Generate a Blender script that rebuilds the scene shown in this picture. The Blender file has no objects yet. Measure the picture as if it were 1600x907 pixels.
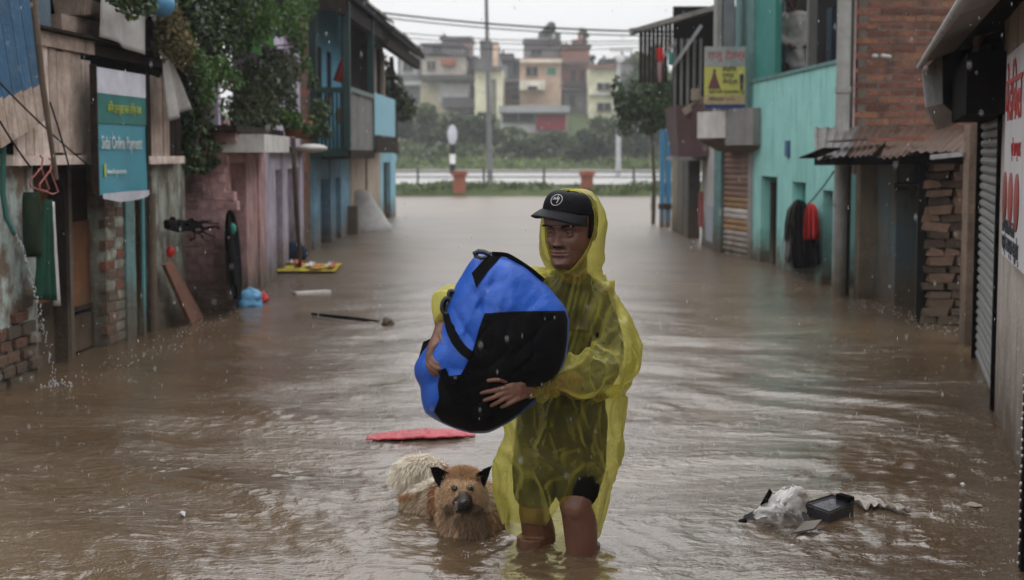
import bpy, bmesh, math, random
import numpy as np
from mathutils import Vector, Matrix, noise as mnoise
rnd = random.Random(7)
R = math.radians
sc = bpy.context.scene
col = sc.collection
# ---------------------------------------------------------------- camera
FPX, CXP, CYP = 2400.0, 800.0, 453.5
EYE = Vector((0, 0, 1.41))
YAW, PITCH = R(1.0), R(5.08)
cam_d = bpy.data.cameras.new('camera')
cam = bpy.data.objects.new('camera', cam_d); col.objects.link(cam)
cam.location = EYE
cam.rotation_euler = (R(90) - PITCH, 0, YAW)
cam_d.sensor_width = 36.0
cam_d.lens = 36.0 * FPX / 1600.0
cam_d.clip_start = 0.05; cam_d.clip_end = 3000
cam_d.dof.use_dof = True
cam_d.dof.focus_distance = 5.35
cam_d.dof.aperture_fstop = 3.8
sc.camera = cam
CM = cam.rotation_euler.to_matrix()
# ---------------------------------------------------------------- sky, sun, exposure
SUN_EL, SUN_AZ = R(58), R(25)
w = bpy.data.worlds.new('World'); sc.world = w; w.use_nodes = True
nt = w.node_tree; nt.nodes.clear()
out = nt.nodes.new('ShaderNodeOutputWorld'); bg = nt.nodes.new('ShaderNodeBackground')
sky = nt.nodes.new('ShaderNodeTexSky'); sky.sky_type = 'NISHITA'; sky.sun_disc = False
sky.sun_elevation = SUN_EL; sky.sun_rotation = SUN_AZ; sky.air_density = 1.0; sky.dust_density = 3.0
tc = nt.nodes.new('ShaderNodeTexCoord')
mp = nt.nodes.new('ShaderNodeMapping'); mp.inputs['Scale'].default_value = (1, 1, 3)
ns = nt.nodes.new('ShaderNodeTexNoise'); ns.inputs['Scale'].default_value = 1.8; ns.inputs['Detail'].default_value = 5
cr = nt.nodes.new('ShaderNodeValToRGB')
cr.color_ramp.elements[0].position = .3; cr.color_ramp.elements[0].color = (8.3, 8.32, 8.42, 1)
cr.color_ramp.elements[1].position = .7; cr.color_ramp.elements[1].color = (9.45, 9.45, 9.5, 1)
mx = nt.nodes.new('ShaderNodeMix'); mx.data_type = 'RGBA'; mx.inputs[0].default_value = 0.93
L = nt.links.new
L(tc.outputs['Generated'], mp.inputs[0]); L(mp.outputs[0], ns.inputs['Vector']); L(ns.outputs['Fac'], cr.inputs[0])
# overcast sky: brighter overhead than at the horizon
sx = nt.nodes.new('ShaderNodeSeparateXYZ'); L(tc.outputs['Generated'], sx.inputs[0])
ov = nt.nodes.new('ShaderNodeMapRange'); ov.inputs[1].default_value = 0; ov.inputs[2].default_value = 1; ov.inputs[3].default_value = 1.15; ov.inputs[4].default_value = 3.0; L(sx.outputs[2], ov.inputs[0])
vm = nt.nodes.new('ShaderNodeVectorMath'); vm.operation = 'SCALE'; L(cr.outputs[0], vm.inputs[0]); L(ov.outputs[0], vm.inputs['Scale'])
L(sky.outputs[0], mx.inputs[6]); L(vm.outputs[0], mx.inputs[7]); L(mx.outputs[2], bg.inputs[0])
bg.inputs[1].default_value = 0.1
L(bg.outputs[0], out.inputs[0])
sl = bpy.data.lights.new('sun', 'SUN'); sl.energy = 0.6; sl.angle = R(25); sl.color = (1, .97, .93)
so = bpy.data.objects.new('sun', sl); col.objects.link(so)
sd = Vector((math.sin(SUN_AZ) * math.cos(SUN_EL), math.cos(SUN_AZ) * math.cos(SUN_EL), math.sin(SUN_EL)))
so.rotation_euler = (-sd).to_track_quat('-Z', 'Y').to_euler(); so.location = (0, 0, 30)
sc.view_settings.view_transform = 'Standard'; sc.view_settings.look = 'None'
sc.view_settings.exposure = -0.26; sc.view_settings.gamma = 1.0
sc.render.engine = 'CYCLES'
cy = sc.cycles
cy.use_denoising = True; cy.max_bounces = 7; cy.diffuse_bounces = 3; cy.glossy_bounces = 3
cy.transparent_max_bounces = 12; cy.transmission_bounces = 4; cy.volume_bounces = 1
cy.use_adaptive_sampling = True; cy.adaptive_threshold = 0.02
cy.caustics_reflective = False; cy.caustics_refractive = False
# ---------------------------------------------------------------- pixel -> place helpers
def ray(px, py):
    return (CM @ Vector(((px - CXP) / FPX, (CYP - py) / FPX, -1.0))).normalized()
def atY(px, py, Y):
    d = ray(px, py); return EYE + d * ((Y - EYE.y) / d.y)
def atZ(px, py, z=0.0):
    d = ray(px, py); return EYE + d * ((z - EYE.z) / d.z)
class Fac:
    """a vertical wall plane from P0 (left end seen from the street) to P1; s along it, d towards the street"""
    def __init__(s, x0, y0, x1, y1):
        s.p = Vector((x0, y0, 0)); v = Vector((x1 - x0, y1 - y0, 0)); s.len = v.length
        s.u = v.normalized(); s.n = s.u.cross(Vector((0, 0, 1)))
    def hit(s, px, py, d=0.0):
        r = ray(px, py); q = s.p + s.n * d
        t = (q - EYE).dot(s.n) / r.dot(s.n); h = EYE + r * t
        return h
    def S(s, px, d=0.0): return (s.hit(px, 240, d) - s.p).dot(s.u)
    def Z(s, px, py, d=0.0): return s.hit(px, py, d).z
    def P(s, a, z, d=0.0): return s.p + s.u * a + s.n * d + Vector((0, 0, z))
    def box(s, mb, a0, a1, z0, z1, d0, d1, mi=0, jit=0.0):
        ps = [s.P(a, z, d) for z in (z0, z1) for (a, d) in ((a0, d1), (a1, d1), (a1, d0), (a0, d0))]
        if jit: ps = [p + Vector([rnd.uniform(-jit, jit) for _ in range(3)]) for p in ps]
        mb.hexa(ps, mi)
    def pbox(s, mb, x0, x1, yt, yb, d0, d1, mi=0, ref=None, zb=None, zt=None, jit=0.0):
        """box whose outline on the wall runs px x0..x1, top yt, bottom yb (None = below water)"""
        dd = max(d0, d1)
        m = ref if ref is not None else (x0 + x1) / 2
        a0, a1 = s.S(x0, dd), s.S(x1, dd)
        z1 = s.Z(m, yt, dd) if zt is None else zt
        z0 = (-0.35 if yb is None else s.Z(m, yb, dd)) if zb is None else zb
        s.box(mb, min(a0, a1), max(a0, a1), z0, z1, min(d0, d1), dd, mi, jit)
    def M(s, a, z, d=0.0):
        m = Matrix.Identity(4)
        for i in range(3):
            m[i][0] = s.u[i]; m[i][1] = (0, 0, 1)[i]; m[i][2] = s.n[i]; m[i][3] = s.P(a, z, d)[i]
        return m
# ---------------------------------------------------------------- mesh building
class MB:
    def __init__(s): s.v = []; s.f = []; s.m = []; s.sm = []
    def add(s, vs, fs, mi=0, smooth=False):
        o = len(s.v); s.v += [tuple(v) for v in vs]
        for f in fs: s.f.append(tuple(i + o for i in f)); s.m.append(mi); s.sm.append(smooth)
        return s
    def hexa(s, p, mi=0):  # p: 4 bottom ccw, 4 top ccw
        c = sum((Vector(q) for q in p), Vector()) / 8
        fs = [(0, 3, 2, 1), (4, 5, 6, 7), (0, 1, 5, 4), (1, 2, 6, 5), (2, 3, 7, 6), (3, 0, 4, 7)]
        a, b, d = Vector(p[1]) - Vector(p[0]), Vector(p[3]) - Vector(p[0]), Vector(p[4]) - Vector(p[0])
        if a.cross(b).dot(d) < 0: fs = [tuple(reversed(f)) for f in fs]
        return s.add(p, fs, mi)
    def box(s, x0, x1, y0, y1, z0, z1, mi=0):
        return s.hexa([(x0, y0, z0), (x1, y0, z0), (x1, y1, z0), (x0, y1, z0), (x0, y0, z1), (x1, y0, z1), (x1, y1, z1), (x0, y1, z1)], mi)
    def bar(s, a, b, w, h=None, mi=0, up=(0, 0, 1)):
        a = Vector(a); b = Vector(b); h = h or w; d = (b - a).normalized(); u = Vector(up)
        if abs(d.dot(u)) > .95: u = Vector((1, 0, 0))
        x = d.cross(u).normalized() * w / 2; y = x.cross(d).normalized() * h / 2
        return s.hexa([a - x - y, a + x - y, b + x - y, b - x - y, a - x + y, a + x + y, b + x + y, b - x + y], mi)
    def tube(s, pts, r, n=8, mi=0, caps=True):
        pts = [Vector(p) for p in pts]; k = len(pts)
        rs = r if isinstance(r, (list, tuple)) else [r] * k
        vs = []; ref = None
        for i, p in enumerate(pts):
            d = (pts[min(i + 1, k - 1)] - pts[max(i - 1, 0)]).normalized()
            if ref is None: ref = d.orthogonal().normalized()
            x = (ref - d * ref.dot(d)).normalized(); ref = x; y = d.cross(x)
            rr = rs[i]; ra, rb = rr if isinstance(rr, tuple) else (rr, rr)
            vs += [p + x * ra * math.cos(2 * math.pi * j / n) + y * rb * math.sin(2 * math.pi * j / n) for j in range(n)]
        fs = [(i * n + j, i * n + (j + 1) % n, (i + 1) * n + (j + 1) % n, (i + 1) * n + j) for i in range(k - 1) for j in range(n)]
        s.add(vs, fs, mi, True)
        if caps:
            s.add(vs[:n], [tuple(reversed(range(n)))], mi); s.add(vs[-n:], [tuple(range(n))], mi)
        return s
    def rings(s, rings, mi=0, caps=True):
        n = len(rings[0]); k = len(rings); vs = [p for r in rings for p in r]
        fs = [(i * n + j, i * n + (j + 1) % n, (i + 1) * n + (j + 1) % n, (i + 1) * n + j) for i in range(k - 1) for j in range(n)]
        if caps: fs += [tuple(reversed(range(n))), tuple(range((k - 1) * n, k * n))]
        return s.add(vs, fs, mi, True)
    def ball(s, c, rx, ry=None, rz=None, n=10, m=8, mi=0, rot=None):
        ry = ry or rx; rz = rz or rx; c = Vector(c)
        rs = []
        for i in range(m + 1):
            t = math.pi * (i + .001) / (m + .002); r = []
            for j in range(n):
                a = 2 * math.pi * j / n
                p = Vector((rx * math.sin(t) * math.cos(a), ry * math.sin(t) * math.sin(a), -rz * math.cos(t)))
                if rot is not None: p = rot @ p
                r.append(c + p)
            rs.append(r)
        return s.rings(rs, mi)
    def poly(s, pts, th, mi=0, n=None):
        """flat polygon (coplanar points) given thickness th along its normal (or n)"""
        pts = [Vector(p) for p in pts]; k = len(pts)
        nn = Vector(n) if n is not None else (pts[1] - pts[0]).cross(pts[2] - pts[1]).normalized()
        b = [p - nn * th for p in pts]
        fs = [tuple(range(k)), tuple(reversed(range(k, 2 * k)))] + [(i, i + k, (i + 1) % k + k, (i + 1) % k) for i in range(k)]
        return s.add(pts + b, fs, mi)
    def sheet(s, fn, nu, nv, mi=0, smooth=True):
        vs = [fn(i / nu, j / nv) for j in range(nv + 1) for i in range(nu + 1)]
        fs = [(j * (nu + 1) + i, j * (nu + 1) + i + 1, (j + 1) * (nu + 1) + i + 1, (j + 1) * (nu + 1) + i) for j in range(nv) for i in range(nu)]
        return s.add(vs, fs, mi, smooth)
    def mesh(s, name, mats, org=Vector()):
        me = bpy.data.meshes.new(name)
        me.from_pydata([(v[0] - org[0], v[1] - org[1], v[2] - org[2]) for v in s.v], [], s.f)
        for m in (mats if isinstance(mats, (list, tuple)) else [mats]): me.materials.append(m)
        me.polygons.foreach_set('material_index', s.m); me.polygons.foreach_set('use_smooth', s.sm)
        me.update(); return me
ORG = {}
def meta(o, label=None, cat=None, group=None, kind=None):
    if label: o['label'] = label
    if cat: o['category'] = cat
    if group: o['group'] = group
    if kind: o['kind'] = kind
    return o
def thing(name, label, cat, loc, group=None):
    o = bpy.data.objects.new(name, None); col.objects.link(o); o.location = loc; o.empty_display_size = .1
    ORG[o] = Vector(loc); return meta(o, label, cat, group)
def part(name, mb, mats, parent, label=None, kind=None):
    org = ORG[parent]
    me = mb.mesh(name, mats, org) if isinstance(mb, MB) else mb
    o = bpy.data.objects.new(name, me); col.objects.link(o); o.parent = parent; ORG[o] = org
    return meta(o, label, kind=kind)
def piece(name, me, parent, loc, rot=(0, 0, 0), scale=(1, 1, 1), label=None):
    o = bpy.data.objects.new(name, me); col.objects.link(o); o.parent = parent
    o.location = Vector(loc) - ORG[parent]; o.rotation_euler = rot; o.scale = scale; ORG[o] = Vector(loc)
    return meta(o, label)
def single(name, mb, mats, label=None, cat=None, group=None, kind=None, org=None):
    if org is None:
        a = np.array(mb.v); org = Vector((a[:, 0].mean(), a[:, 1].mean(), a[:, 2].min()))
    o = bpy.data.objects.new(name, mb.mesh(name, mats, org)); col.objects.link(o); o.location = org; ORG[o] = Vector(org)
    return meta(o, label, cat, group, kind)
def smod(o, lv=1):
    m = o.modifiers.new('sub', 'SUBSURF'); m.levels = lv; m.render_levels = lv; return o
def text_part(name, body, size, M, mat, parent, th=.0015, sx=1.0, align='LEFT'):
    cu = bpy.data.curves.new(name, 'FONT'); cu.body = body; cu.size = size; cu.extrude = th; cu.align_x = align; cu.resolution_u = 2
    t = bpy.data.objects.new(name, cu); col.objects.link(t)
    dg = bpy.context.evaluated_depsgraph_get()
    me = bpy.data.meshes.new_from_object(t.evaluated_get(dg)); bpy.data.objects.remove(t)
    me.transform(Matrix.Diagonal((sx, 1, 1, 1))); me.transform(M); me.transform(Matrix.Translation(-ORG[parent]))
    me.materials.clear(); me.materials.append(mat); me.name = name
    return part(name, me, mat, parent)
# ---------------------------------------------------------------- materials
MATS = {}
def mat(name, c, rough=.7, c2=None, nscale=6, stain=None, stain_amt=.35, bump=.15, bscale=30, spec=.25, mud=0.0, coat=0, metal=0, streak=True, contrast=1.0):
    if name in MATS: return MATS[name]
    m = bpy.data.materials.new(name); m.use_nodes = True; t = m.node_tree; n = t.nodes; l = t.links.new
    b = n['Principled BSDF']; b.inputs['Roughness'].default_value = rough
    b.inputs['Specular IOR Level'].default_value = spec if max(c) > .05 or coat or spec > .3 else .04; b.inputs['Coat Weight'].default_value = coat; b.inputs['Metallic'].default_value = metal
    g = n.new('ShaderNodeNewGeometry'); oi = n.new('ShaderNodeObjectInfo')
    def noi(scale, detail=4, vec=None, rough_=.6):
        x = n.new('ShaderNodeTexNoise'); x.inputs['Scale'].default_value = scale; x.inputs['Detail'].default_value = detail; x.inputs['Roughness'].default_value = rough_
        l(vec or g.outputs['Position'], x.inputs['Vector']); return x
    def mixc(f, a, bb):
        x = n.new('ShaderNodeMix'); x.data_type = 'RGBA'
        if isinstance(f, (int, float)): x.inputs[0].default_value = f
        else: l(f, x.inputs[0])
        for i, q in ((6, a), (7, bb)):
            if isinstance(q, tuple): x.inputs[i].default_value = (*q, 1)
            else: l(q, x.inputs[i])
        return x.outputs[2]
    def ramp(f, a, bb):
        x = n.new('ShaderNodeMapRange'); x.inputs[1].default_value = a; x.inputs[2].default_value = bb; l(f, x.inputs[0]); return x.outputs[0]
    c2 = c2 or tuple(v * .72 for v in c)
    k = mixc(ramp(noi(nscale).outputs['Fac'], .5 - .18 / contrast, .5 + .18 / contrast), c, c2)
    if stain is not None:
        if streak:
            mpn = n.new('ShaderNodeMapping'); mpn.inputs['Scale'].default_value = (1, 1, .18); l(g.outputs['Position'], mpn.inputs[0])
            f = noi(7, 5, mpn.outputs[0], .7)
        else: f = noi(3.3, 6, None, .75)
        x = n.new('ShaderNodeMath'); x.operation = 'MULTIPLY'; l(ramp(f.outputs['Fac'], .52, .72), x.inputs[0]); x.inputs[1].default_value = min(1, stain_amt * 2)
        k = mixc(x.outputs[0], k, stain)
    if mud:
        sp = n.new('ShaderNodeSeparateXYZ'); l(g.outputs['Position'], sp.inputs[0])
        q = n.new('ShaderNodeMath'); q.operation = 'MULTIPLY_ADD'; l(noi(5, 4).outputs['Fac'], q.inputs[0]); q.inputs[1].default_value = -.7; l(sp.outputs[2], q.inputs[2])
        k = mixc(ramp(q.outputs[0], .25 * mud, -.35), k, (.11, .085, .06))
    hs = n.new('ShaderNodeHueSaturation'); v = n.new('ShaderNodeMapRange'); v.inputs[3].default_value = .82; v.inputs[4].default_value = 1.15
    l(oi.outputs['Random'], v.inputs[0]); l(v.outputs[0], hs.inputs['Value']); l(k, hs.inputs['Color']); l(hs.outputs[0], b.inputs['Base Color'])
    if bump:
        bp = n.new('ShaderNodeBump'); bp.inputs['Strength'].default_value = min(1, bump * 2); bp.inputs['Distance'].default_value = .02
        l(noi(bscale, 6).outputs['Fac'], bp.inputs['Height']); l(bp.outputs[0], b.inputs['Normal'])
    MATS[name] = m; return m
def leafmat(name, c1, c2, c3=None, trans=.25):
    if name in MATS: return MATS[name]
    m = bpy.data.materials.new(name); m.use_nodes = True; t = m.node_tree; n = t.nodes; l = t.links.new
    b = n['Principled BSDF']; b.inputs['Roughness'].default_value = .45
    g = n.new('ShaderNodeNewGeometry'); r = n.new('ShaderNodeValToRGB'); l(g.outputs['Random Per Island'], r.inputs[0])
    e = r.color_ramp.elements; e[0].color = (*c1, 1); e[1].color = (*c2, 1); e[1].position = .8
    if c3: q = e.new(.97); q.color = (*c3, 1)
    l(r.outputs[0], b.inputs['Base Color'])
    tr = n.new('ShaderNodeBsdfTranslucent'); l(r.outputs[0], tr.inputs[0]); ms = n.new('ShaderNodeMixShader'); ms.inputs[0].default_value = trans
    l(b.outputs[0], ms.inputs[1]); l(tr.outputs[0], ms.inputs[2]); l(ms.outputs[0], n['Material Output'].inputs[0])
    MATS[name] = m; return m
def leaves(mb, blobs, count, size, hang=0.0, seed=1, asp=.45):
    """blobs: (x,y,z,rx,ry,rz); leaf = a folded pair of triangles spread through each blob, denser to its shell"""
    rg = np.random.RandomState(seed); bl = np.array(blobs, float); wt = (bl[:, 3] * bl[:, 4] * bl[:, 5]) ** .7; wt /= wt.sum()
    idx = rg.choice(len(bl), count, p=wt); d = rg.normal(size=(count, 3)); d /= np.linalg.norm(d, axis=1)[:, None]
    rad = rg.uniform(.35, 1.08, count) ** .6
    c = bl[idx, :3] + d * bl[idx, 3:] * rad[:, None]
    ax = rg.normal(size=(count, 3)); ax[:, 2] -= hang; ax /= np.linalg.norm(ax, axis=1)[:, None]
    sd_ = np.cross(ax, rg.normal(size=(count, 3))); sd_ /= np.linalg.norm(sd_, axis=1)[:, None]
    nn = np.cross(ax, sd_); s = size * rg.uniform(.6, 1.35, count)[:, None]
    a = c - ax * s / 2; b = c + ax * s / 2; k1 = c + sd_ * s * asp / 2 + nn * s * .08; k2 = c - sd_ * s * asp / 2 + nn * s * .08
    vs = np.stack([a, k1, b, k2], 1).reshape(-1, 3); o = len(mb.v)
    mb.v += [tuple(v) for v in vs.tolist()]
    for i in range(count):
        q = o + 4 * i; mb.f += [(q, q + 1, q + 2), (q, q + 2, q + 3)]
    mb.m += [0] * 2 * count; mb.sm += [False] * 2 * count
    return mb
# ================================================================ THE SETTING: ground, water, road, hill
M_mudground = mat('mud ground', (.10, .075, .05), .9, bump=.3)
mb = MB()
mb.sheet(lambda u, v: Vector((-500 + 1000 * u, -30 + 80 * v, -.345)), 4, 4)
single('ground', mb, M_mudground, kind='structure')
M_grass = mat('grass soil', (.05, .075, .025), .9, (.07, .09, .03), nscale=.6, bump=.4)
mb = MB()
def land(u, v):
    x = -500 + 1000 * u; y = 50.3 + (v ** 2.2) * 950
    z = -.34 + .62 * min(1, (y - 50.3) / 1.6)
    if y > 97: z += 5.0 * min(1, (y - 97) / 45) ** 1.3
    return Vector((x, y, z))
mb.sheet(land, 60, 120)
single('far_ground', mb, M_grass, kind='structure')
# wet road behind the railing
M_road = mat('wet road', (.46, .45, .44), .25, (.56, .55, .54), nscale=.5, bump=.05, bscale=3, spec=.8)
mb = MB(); mb.sheet(lambda u, v: Vector((-400 + 800 * u, 56 + 38 * v, .30)), 2, 2)
single('road', mb, M_road, kind='structure')
M_kerb = mat('kerb stone', (.42, .40, .38), .6, bump=.2)
mb = MB(); mb.box(-120, 120, 94.0, 94.4, .1, .43); single('kerb', mb, M_kerb, kind='structure')
# flood water
def water_material():
    m = bpy.data.materials.new('muddy flood water'); m.use_nodes = True; t = m.node_tree; n = t.nodes; l = t.links.new
    b = n['Principled BSDF']; b.inputs['Roughness'].default_value = .06; b.inputs['IOR'].default_value = 1.95
    g = n.new('ShaderNodeNewGeometry')
    a = n.new('ShaderNodeTexNoise'); a.inputs['Scale'].default_value = .7; a.inputs['Detail'].default_value = 4; l(g.outputs['Position'], a.inputs['Vector'])
    r = n.new('ShaderNodeValToRGB'); r.color_ramp.elements[0].color = (.086, .056, .031, 1); r.color_ramp.elements[1].color = (.125, .085, .050, 1)
    r.color_ramp.elements[0].position = .35; r.color_ramp.elements[1].position = .65
    l(a.outputs['Fac'], r.inputs[0]); l(r.outputs[0], b.inputs['Base Color'])
    # the street's still, deep water farther off is calmer than the near water stirred by walking
    sp = n.new('ShaderNodeSeparateXYZ'); l(g.outputs['Position'], sp.inputs[0]); calm = n.new('ShaderNodeMapRange'); calm.inputs[1].default_value = 7; calm.inputs[2].default_value = 24; calm.inputs[3].default_value = 1.1; calm.inputs[4].default_value = .2; l(sp.outputs[1], calm.inputs[0])
    pn = n.new('ShaderNodeTexNoise'); pn.inputs['Scale'].default_value = 1.1; pn.inputs['Detail'].default_value = 3; l(g.outputs['Position'], pn.inputs['Vector']); pr = n.new('ShaderNodeMapRange'); pr.inputs[1].default_value = .36; pr.inputs[2].default_value = .66; pr.inputs[3].default_value = .35; pr.inputs[4].default_value = 1.3; l(pn.outputs['Fac'], pr.inputs[0])
    cm = n.new('ShaderNodeMath'); cm.operation = 'MULTIPLY'; l(calm.outputs[0], cm.inputs[0]); l(pr.outputs[0], cm.inputs[1]); calm = cm
    rg_ = n.new('ShaderNodeMapRange'); rg_.inputs[1].default_value = 6; rg_.inputs[2].default_value = 20; rg_.inputs[3].default_value = .06; rg_.inputs[4].default_value = .34; l(sp.outputs[1], rg_.inputs[0]); l(rg_.outputs[0], b.inputs['Roughness'])   # rain-pocked skin
    def bump(scale, dist, strength, det, prev=None, sx=1, sy=1):
        mpp = n.new('ShaderNodeMapping'); mpp.inputs['Scale'].default_value = (sx, sy, 1); l(g.outputs['Position'], mpp.inputs[0])
        q = n.new('ShaderNodeTexNoise'); q.inputs['Scale'].default_value = scale; q.inputs['Detail'].default_value = det; q.inputs['Roughness'].default_value = .55
        q.inputs['Distortion'].default_value = .4; l(mpp.outputs[0], q.inputs['Vector'])
        bp = n.new('ShaderNodeBump'); bp.inputs['Distance'].default_value = dist; bp.inputs['Strength'].default_value = strength
        l(q.outputs['Fac'], bp.inputs['Height'])
        if prev: l(prev.outputs[0], bp.inputs['Normal'])
        ms_ = n.new('ShaderNodeMath'); ms_.operation = 'MULTIPLY'; ms_.inputs[1].default_value = strength; l(calm.outputs[0], ms_.inputs[0]); l(ms_.outputs[0], bp.inputs['Strength'])
        return bp
    p = bump(3.0, .022, 1.0, 3, None, .4, 1.3)
    p = bump(15, .011, 1.0, 4, p, .5, 1.3)
    p = bump(60, .0042, 1.0, 3, p)
    l(p.outputs[0], b.inputs['Normal'])
    return m
M_water = water_material()
RINGS = []   # (x, y, amplitude, wavelength, decay)
pm1 = atZ(832, 862); pm2 = atZ(909, 868); pd = atZ(735, 842); pd2 = atZ(655, 828); pb = atZ(1240, 820)
for p, a in ((pm1, .006), (pm2, .007), (pd, .005), (pd2, .003), (pb, .003)):
    RINGS.append((p.x + .02, p.y - .03, a * .6, rnd.uniform(.055, .08), .22))
    RINGS.append((p.x, p.y, a * .8, rnd.uniform(.11, .2), .3))
pw = atZ(88, 612); RINGS.append((pw.x, pw.y, .004, .10, .4))
rw = random.Random(3)
DROPS = []
for i in range(2600):
    y = 4.6 + 13 * rw.random() ** 1.6; x = rw.uniform(-3.2, 3.2)
    DROPS.append((x, y, rw.uniform(.01, .075), rw.uniform(.0015, .0042)))
WD = [(rw.uniform(-.9, .9) + math.pi / 2, rw.uniform(.25, 1.6), rw.uniform(0, 6.28)) for _ in range(14)]
WD += [(rw.gauss(math.pi / 2, .7), rw.uniform(.09, .3), rw.uniform(0, 6.28)) for _ in range(10)]
def water_height(X, Y):
    Z = np.zeros_like(X)
    wx = X + .35 * np.sin(1.3 * Y + .7 * X) + .2 * np.sin(3.1 * X - 1.7 * Y); wy = Y + .3 * np.sin(1.9 * X + .4 * Y)
    for th, lam, ph in WD:
        k = 2 * math.pi / lam
        Z += .0029 * lam * (1.6 - 1.25 * np.clip((Y - 5) / 12, 0, 1)) * np.sin(k * (wx * math.cos(th) + wy * math.sin(th)) + ph)
    for (x, y, a, lam, dec) in RINGS:
        r = np.hypot(X - x, (Y - y) * 1.0) + 1e-4
        Z += a * np.cos(2 * math.pi * (r + .04 * np.sin(3 * np.arctan2(Y - y, X - x))) / lam) * np.exp(-r / dec)
    return Z
def water_grid(x0, x1, y0, y1, st, drops=False):
    xs = np.arange(x0, x1 + st * .5, st); ys = np.arange(y0, y1 + st * .5, st); xs = np.linspace(x0, x1, len(xs)); ys = np.linspace(y0, y1, len(ys))
    X, Y = np.meshgrid(xs, ys); Z = water_height(X, Y)
    if drops:
        for (x, y, r, a) in DROPS:
            i0, i1 = np.searchsorted(xs, (x - r - .05, x + r + .05)); j0, j1 = np.searchsorted(ys, (y - r - .05, y + r + .05))
            if i1 <= i0 or j1 <= j0: continue
            d = np.hypot(X[j0:j1, i0:i1] - x, Y[j0:j1, i0:i1] - y)
            Z[j0:j1, i0:i1] += a * np.exp(-((d - r) / .009) ** 2) + a * .8 * np.exp(-(d / .008) ** 2)
    e = np.minimum(X - x0, x1 - X) / (6 * st); Z *= np.clip(e, 0, 1)
    nx, ny = len(xs), len(ys); vs = np.stack([X, Y, Z], -1).reshape(-1, 3)
    i = np.arange(nx - 1); j = np.arange(ny - 1); I, J = np.meshgrid(i, j); a = (J * nx + I).ravel()
    f = np.stack([a, a + 1, a + nx + 1, a + nx], 1)
    for row in (0, ny - 1):      # short skirt so that strips of different fineness meet without a gap
        r0 = vs[row * nx:(row + 1) * nx]; o_ = len(vs); vs = np.concatenate([vs, r0, r0 - np.array([0, 0, .03])]); k = o_ + np.arange(nx - 1); f = np.concatenate([f, np.stack([k, k + 1, k + 1 + nx, k + nx], 1)])
    return vs, f
vv = []; ff = []; o = 0
for args in ((-3.4, 3.4, 4.4, 8.4, .0135, True), (-3.4, 3.4, 8.4, 16, .035, True), (-3.4, 3.4, 16, 34, .09), (-40, 40, 34, 50.9, .25),
             (-3.4, 3.4, -2, 4.4, .2), (-40, -3.4, -2, 34, 1.0), (3.4, 40, -2, 34, 1.0)):
    v, f = water_grid(*args); vv.append(v); ff.append(f + o); o += len(v)
vv = np.concatenate(vv); ff = np.concatenate(ff)
me = bpy.data.meshes.new('flood_water'); me.vertices.add(len(vv)); me.vertices.foreach_set('co', vv.ravel())
me.loops.add(len(ff) * 4); me.loops.foreach_set('vertex_index', ff.ravel()); me.polygons.add(len(ff))
me.polygons.foreach_set('loop_start', np.arange(len(ff)) * 4)
me.update(calc_edges=True); me.validate(); me.polygons.foreach_set('use_smooth', np.ones(len(me.polygons), bool)); me.materials.append(M_water)
wo = bpy.data.objects.new('flood_water', me); col.objects.link(wo); meta(wo, kind='structure')

# ---------------- far bank: grass, brick pillars, railing
M_blade = leafmat('bank weeds', (.035, .07, .018), (.10, .15, .035), (.16, .16, .05))
mb = MB()
leaves(mb, [(x + rnd.uniform(-.6, .6), 52 + rnd.uniform(-.8, 1.2), .22 + rnd.uniform(-.06, .12), 1.0, .7, .17) for x in np.arange(-16, 17, .8)], 9000, .2, -.8, 5, .3)
single('bank_grass', mb, M_blade, kind='stuff')
mb = MB()
leaves(mb, [(x + rnd.uniform(-2, 2), 98 + rnd.uniform(-2, 2), .5 + rnd.uniform(-.1, .3), 2.5, 1.5, .5) for x in np.arange(-35, 45, 2.4)], 8000, .45, -.6, 6, .35)
single('roadside_grass', mb, leafmat('verge weeds', (.07, .12, .03), (.15, .2, .05)), kind='stuff')
M_brickred = mat('red brick paint', (.36, .13, .08), .8, (.25, .09, .06), 8, bump=.3)
M_rail = mat('dark railing', (.05, .05, .055), .5)
for (px, lab) in ((718, 'left of the two red brick pillars at the far water edge'), (917, 'right of the two red brick pillars, behind the man\'s head')):
    c = atY(px, 300, 51.6)
    t = thing('brick_pillar', lab, 'pillar', (c.x, 51.6, -.3), 'red brick pillars of the railing')
    b1 = MB(); b1.box(c.x - .2, c.x + .2, 51.4, 51.8, -.3, .68); part('shaft', b1, M_brickred, t)
    b2 = MB(); b2.box(c.x - .27, c.x + .27, 51.33, 51.87, .68, .76); b2.box(c.x - .22, c.x + .22, 51.38, 51.82, .76, .84); part('cap', b2, M_brickred, t)
t = thing('railing', 'low dark metal railing along the far road edge beyond the flood', 'railing', (0, 53, .25))
for i, px in enumerate((560, 653, 756, 850, 990, 1080)):
    c = atY(px, 290, 53); b = MB(); b.box(c.x - .035, c.x + .035, 52.96, 53.04, .2, .92); part('post', b, M_rail, t)
for z in (.60, .78):
    b = MB(); b.bar((-7, 53, z), (7.2, 53, z), .04); part('rail', b, M_rail, t)
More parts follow.
